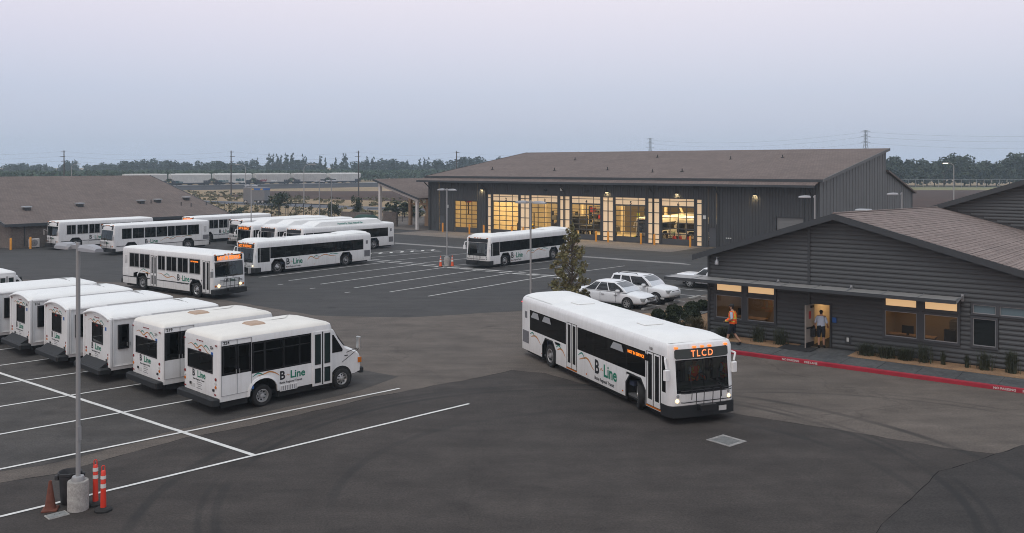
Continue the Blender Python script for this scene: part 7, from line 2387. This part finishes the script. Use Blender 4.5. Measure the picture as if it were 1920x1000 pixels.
def shell_of(me, sel, d, name, m, parent):
    """cloth: the body's faces chosen by sel, lifted off the skin"""
    mb = MB(); idx = {}
    vs = []; fs = []
    for p in me.polygons:
        if sel(p.center):
            f = []
            for i in p.vertices:
                if i not in idx:
                    v = me.vertices[i]; idx[i] = len(vs); vs.append(tuple(v.co + v.normal * d))
                f.append(idx[i])
            fs.append(f)
    if not fs: return None
    mb.add(vs, fs)
    o = mb.build(name, m, parent, smooth=70)
    return o
def person(label, loc, rz, H, legs, arms, mats, gw=1.0, lean=0.0, sit=False):
    """x forward, y left. legs/arms: offsets of knee, ankle / elbow, hand, per side."""
    t = thing('person', label, 'person', loc, rz)
    k = H / 1.78
    V3 = lambda x, y, z: (x * k, y * k, z * k)
    hp = .93 if not sit else legs['hip']
    up = hp - .93
    J = {'pelvis': (V3(0, 0, .95 + up), (.15 * k * gw, .12 * k * gw)), 'waist': (V3(.0 + lean * .3, 0, 1.10 + up), (.155 * k * gw, .125 * k * gw)), 'chest': (V3(lean * .7, 0, 1.30 + up), (.165 * k * gw, .125 * k * gw)), 'collar': (V3(lean * .95, 0, 1.44 + up), (.10 * k, .08 * k)),
         'neck': (V3(lean * 1.0 + .01, 0, 1.51 + up), .055 * k), 'jaw': (V3(lean + .035, 0, 1.58 + up), (.062 * k, .07 * k)), 'head': (V3(lean + .025, 0, 1.66 + up), (.078 * k, .092 * k)), 'crown': (V3(lean + .015, 0, 1.725 + up), (.06 * k, .07 * k))}
    E = [('pelvis', 'waist'), ('waist', 'chest'), ('chest', 'collar'), ('collar', 'neck'), ('neck', 'jaw'), ('jaw', 'head'), ('head', 'crown')]
    for s, nm in ((1, 'l'), (-1, 'r')):
        (kx, kz), (axx, az) = legs[nm]
        J['hip' + nm] = (V3(.0, s * .095, .90 + up), .095 * k); J['thigh' + nm] = (V3(kx * .5, s * .10, (.9 + up + kz) / 2), .085 * k)
        J['knee' + nm] = (V3(kx, s * .10, kz), .058 * k); J['calf' + nm] = (V3(kx * .65 + axx * .35, s * .10, kz * .65 + az * .35), .056 * k)
        J['ankle' + nm] = (V3(axx, s * .10, az), .04 * k); J['heel' + nm] = (V3(axx + .02, s * .10, az - .055), .042 * k); J['toe' + nm] = (V3(axx + .19, s * .115, az - .06), .036 * k)
        E += [('pelvis', 'hip' + nm), ('hip' + nm, 'thigh' + nm), ('thigh' + nm, 'knee' + nm), ('knee' + nm, 'calf' + nm), ('calf' + nm, 'ankle' + nm), ('ankle' + nm, 'heel' + nm), ('heel' + nm, 'toe' + nm)]
        (ex, ey, ez), (hx, hy, hz) = arms[nm]
        J['sh' + nm] = (V3(lean * .9, s * .17, 1.40 + up), .062 * k); J['el' + nm] = (V3(ex, s * ey, ez + up), .043 * k); J['wr' + nm] = (V3(hx, s * hy, hz + up), .029 * k)
        E += [('collar', 'sh' + nm), ('sh' + nm, 'el' + nm), ('el' + nm, 'wr' + nm)]
        e = Vector(J['el' + nm][0]); w = Vector(J['wr' + nm][0]); d = (w - e).normalized()
        sd = d.cross(Vector((0, 0, 1))); sd = sd.normalized() if sd.length > .1 else Vector((1, 0, 0))
        nn = d.cross(sd).normalized()
        pm = w + d * .06 * k
        J['palm' + nm] = (tuple(pm), (.036 * k, .018 * k)); E.append(('wr' + nm, 'palm' + nm))
        hand = MB()
        for q, ln in zip((-1.5, -.5, .5, 1.5), (.062, .075, .07, .055)):
            a = pm + sd * q * .019 * k + d * .015; b = a + d * ln * .55 * k + nn * .008; c = b + d * ln * .4 * k + nn * .03 * k
            hand.cyl(a, b, .0095 * k, .009 * k, 6); hand.cyl(b, c, .009 * k, .0075 * k, 6)
        a = w + d * .025 * k + sd * .03 * k; hand.cyl(a, a + (d + sd * .7).normalized() * .05 * k, .011 * k, .009 * k, 6)
        hand.build('fingers', 'skin', t, smooth=60)
    me = skin_body(J, E)
    for m in ('skin',): me.materials.append(M[m])
    body = link('body', me, t)
    zw = (1.0 + up) * k
    top = (1.455 + up) * k
    mid_el = {n: Vector(J['el' + n][0]) for n in 'lr'}
    shs = {n: Vector(J['sh' + n][0]) for n in 'lr'}
    def on_torso(c): return zw - .06 < c.z < top and abs(c.y) < .205 * k * gw and abs(c.x - lean * k * .6) < .2 * k * gw
    def on_sleeve(c):
        for n in 'lr':
            a, b = shs[n], mid_el[n]
            ab = b - a; u = (c - a).dot(ab) / ab.length_squared
            if -.15 < u < .92 and (c - a - ab * u).length < .09 * k: return True
        return False
    def on_short(c):
        if not c.z < zw + .03: return False
        if sit: return True
        return c.z > .50 * k and abs(c.y) < .22 * k and not on_sleeve(c) and all((c - Vector(J['wr' + n][0])).length > .11 * k and (c - Vector(J['palm' + n][0])).length > .09 * k for n in 'lr') and all(not near_seg(c, J['el' + n][0], J['wr' + n][0], .07 * k) for n in 'lr')
    shell_of(me, lambda c: on_torso(c) or on_sleeve(c), .012 * k, 'shirt', mats['shirt'], t)
    shell_of(me, on_short, .016 * k, 'shorts', mats['shorts'], t)
    if not sit:
        for n in 'lr':
            a = Vector(J['heel' + n][0])
            shell_of(me, lambda c: c.z < a.z + .085 * k and (c - a).length < .30 * k and (c.y > 0) == (n == 'l'), .012 * k, 'shoe', 'shoe_black', t)
    if mats.get('vest'):
        v = shell_of(me, lambda c: on_torso(c) and not on_sleeve(c) or (abs(c.y) < .17 * k and zw < c.z < top), .030 * k, 'safety_vest', 'vest_orange', t)
        for z0 in (1.06, 1.19):
            shell_of(me, lambda c: on_torso(c) and abs(c.z - (z0 + up) * k) < .017 * k, .037 * k, 'vest_band', 'vest_yellow', v)
        for s in (-1, 1):
            shell_of(me, lambda c: on_torso(c) and abs(c.y - s * .10 * k) < .015 * k and c.z > (1.2 + up) * k, .037 * k, 'vest_band', 'vest_yellow', v)
    hd = Vector(J['head'][0])
    shell_of(me, lambda c: c.z > hd.z - .10 * k and (c.x < hd.x - .01 * k or c.z > hd.z + .055 * k), .010 * k, 'hair', 'hair_dark', t)
    f = MB()
    f.cyl(hd + Vector((.085 * k, 0, -.005 * k)), hd + Vector((.118 * k, 0, -.03 * k)), .010 * k, .018 * k, 6)
    f.build('nose', 'skin', t, smooth=60)
    for s in (-1, 1):
        MB().lathe([(0, -.01), (.012 * k, -.005), (.012 * k, .005), (0, .01)], tuple(hd + Vector((.088 * k, s * .034 * k, .012 * k))), 'x', 8).build('eye', 'eye_white', t)
        MB().lathe([(0, -.008), (.03 * k, -.006), (.03 * k, .006), (0, .008)], tuple(hd + Vector((0, s * .082 * k, -.01 * k))), 'y', 10).build('ear', 'skin', t, smooth=60)
    MB().box(hd.x + .085 * k, hd.x + .094 * k, -.025 * k, .025 * k, hd.z - .062 * k, hd.z - .054 * k).build('mouth', 'decal_red', t)
    if mats.get('cap'):
        c = MB().lathe([(.098 * k, -.01), (.104 * k, .03 * k), (.092 * k, .075 * k), (.05 * k, .105 * k), (0, .112 * k)], tuple(hd + Vector((.0, 0, .015 * k))), 'z', 18).build('cap', 'shoe_black', t, smooth=50)
        MB().prism([(hd.x + .07 * k, -.07 * k), (hd.x + .15 * k, -.055 * k), (hd.x + .175 * k, 0), (hd.x + .15 * k, .055 * k), (hd.x + .07 * k, .07 * k)], hd.z + .012 * k, hd.z + .024 * k, 'z').build('cap_peak', 'shoe_black', c)
    return t
def near_seg(c, a, b, r):
    a, b = Vector(a), Vector(b); ab = b - a
    u = max(0, min(1, (c - a).dot(ab) / ab.length_squared))
    return (c - a - ab * u).length < r
wm = off(1.15, 1.95)
person('person in orange safety vest, black cap and dark shorts walking along the sidewalk', (10.35, 41.95, .125), HU + .12, 1.93,
       {'l': ((.16, .50), (.26, .10)), 'r': ((-.02, .50), (-.30, .13))}, {'l': ((-.02, .24, 1.14), (.24, .20, 1.06)), 'r': ((-.04, .23, 1.14), (.22, .14, 1.08))},
       {'shirt': 'shirt_pale', 'shorts': 'shorts_navy', 'vest': True, 'cap': True}, lean=.03, gw=1.22)
dp = off(5.78, .28)
person('person in pale blue shirt and black shorts stepping in through the open door', (dp[0], dp[1], .125), HV + .05, 1.80,
       {'l': ((.03, .49), (-.02, .10)), 'r': ((.05, .49), (.10, .10))}, {'l': ((.0, .27, 1.12), (.06, .26, .88)), 'r': ((.02, .27, 1.13), (.20, .24, 1.0))},
       {'shirt': 'shirt_pale', 'shorts': 'shorts_navy'}, lean=.02, gw=1.15)
bg_ = thing('shoulder_bag', 'bulky black bag hanging at the left arm of the person in the doorway', 'bag', (*off(5.44, .26)[:2], .62), HV)
MB().cbox(-.20, .20, -.10, .12, 0, .42, .07).build('bag_body', 'bag_black', bg_, smooth=40)
MB().tube([(-.12, 0, .40), (-.08, 0, .50), (.08, 0, .50), (.12, 0, .40)], .015, 6).build('strap', 'bag_black', bg_)
m_b = b1.matrix_basis
bpy.context.view_layer.update()
dv = b1.matrix_world @ Vector((10.75, .62, .48))
person('driver in a bright safety vest seated behind the windshield of the turning bus', tuple(dv), HB, 1.75,
       {'hip': .52, 'l': ((.36, .50), (.42, .10)), 'r': ((.36, .50), (.46, .10))}, {'l': ((.12, .26, 1.16), (.40, .17, 1.12)), 'r': ((.12, .26, 1.16), (.40, .17, 1.12))},
       {'shirt': 'shirt_pale', 'shorts': 'shorts_navy', 'vest': True, 'cap': True}, lean=.05, sit=True)
MB().cbox(10.35, 10.85, .36, .88, .42, .92, .05).cbox(10.3, 10.46, .36, .88, .9, 1.55, .05).build('driver_seat', 'interior_grey', b1)
MB().lathe([(.22, -.012), (.235, 0), (.22, .012), (.205, 0), (.22, -.012)], (11.22, .62, 1.14), 'x', 20).build('steering_wheel', 'trim_black', b1)

# ================================================================== HAZE: real air round the whole place
m = bpy.data.materials.new('haze_air'); m.use_nodes = True
t = m.node_tree; t.nodes.clear()
o_ = N(t, 'ShaderNodeOutputMaterial'); pv = N(t, 'ShaderNodeVolumePrincipled')
pv.inputs['Color'].default_value = (.70, .87, 1.0, 1); pv.inputs['Density'].default_value = HAZE_D
pv.inputs['Anisotropy'].default_value = 0.0
t.links.new(pv.outputs[0], o_.inputs['Volume'])
MATS['haze_air'] = m
if HAZE_D > 0:
    hz = MB().box(-1600, 1600, -120, 1300, -1.1, 46).build('haze', 'haze_air', None, kind='stuff')
    tag(hz, 'thin bluish evening haze filling the air', 'haze')
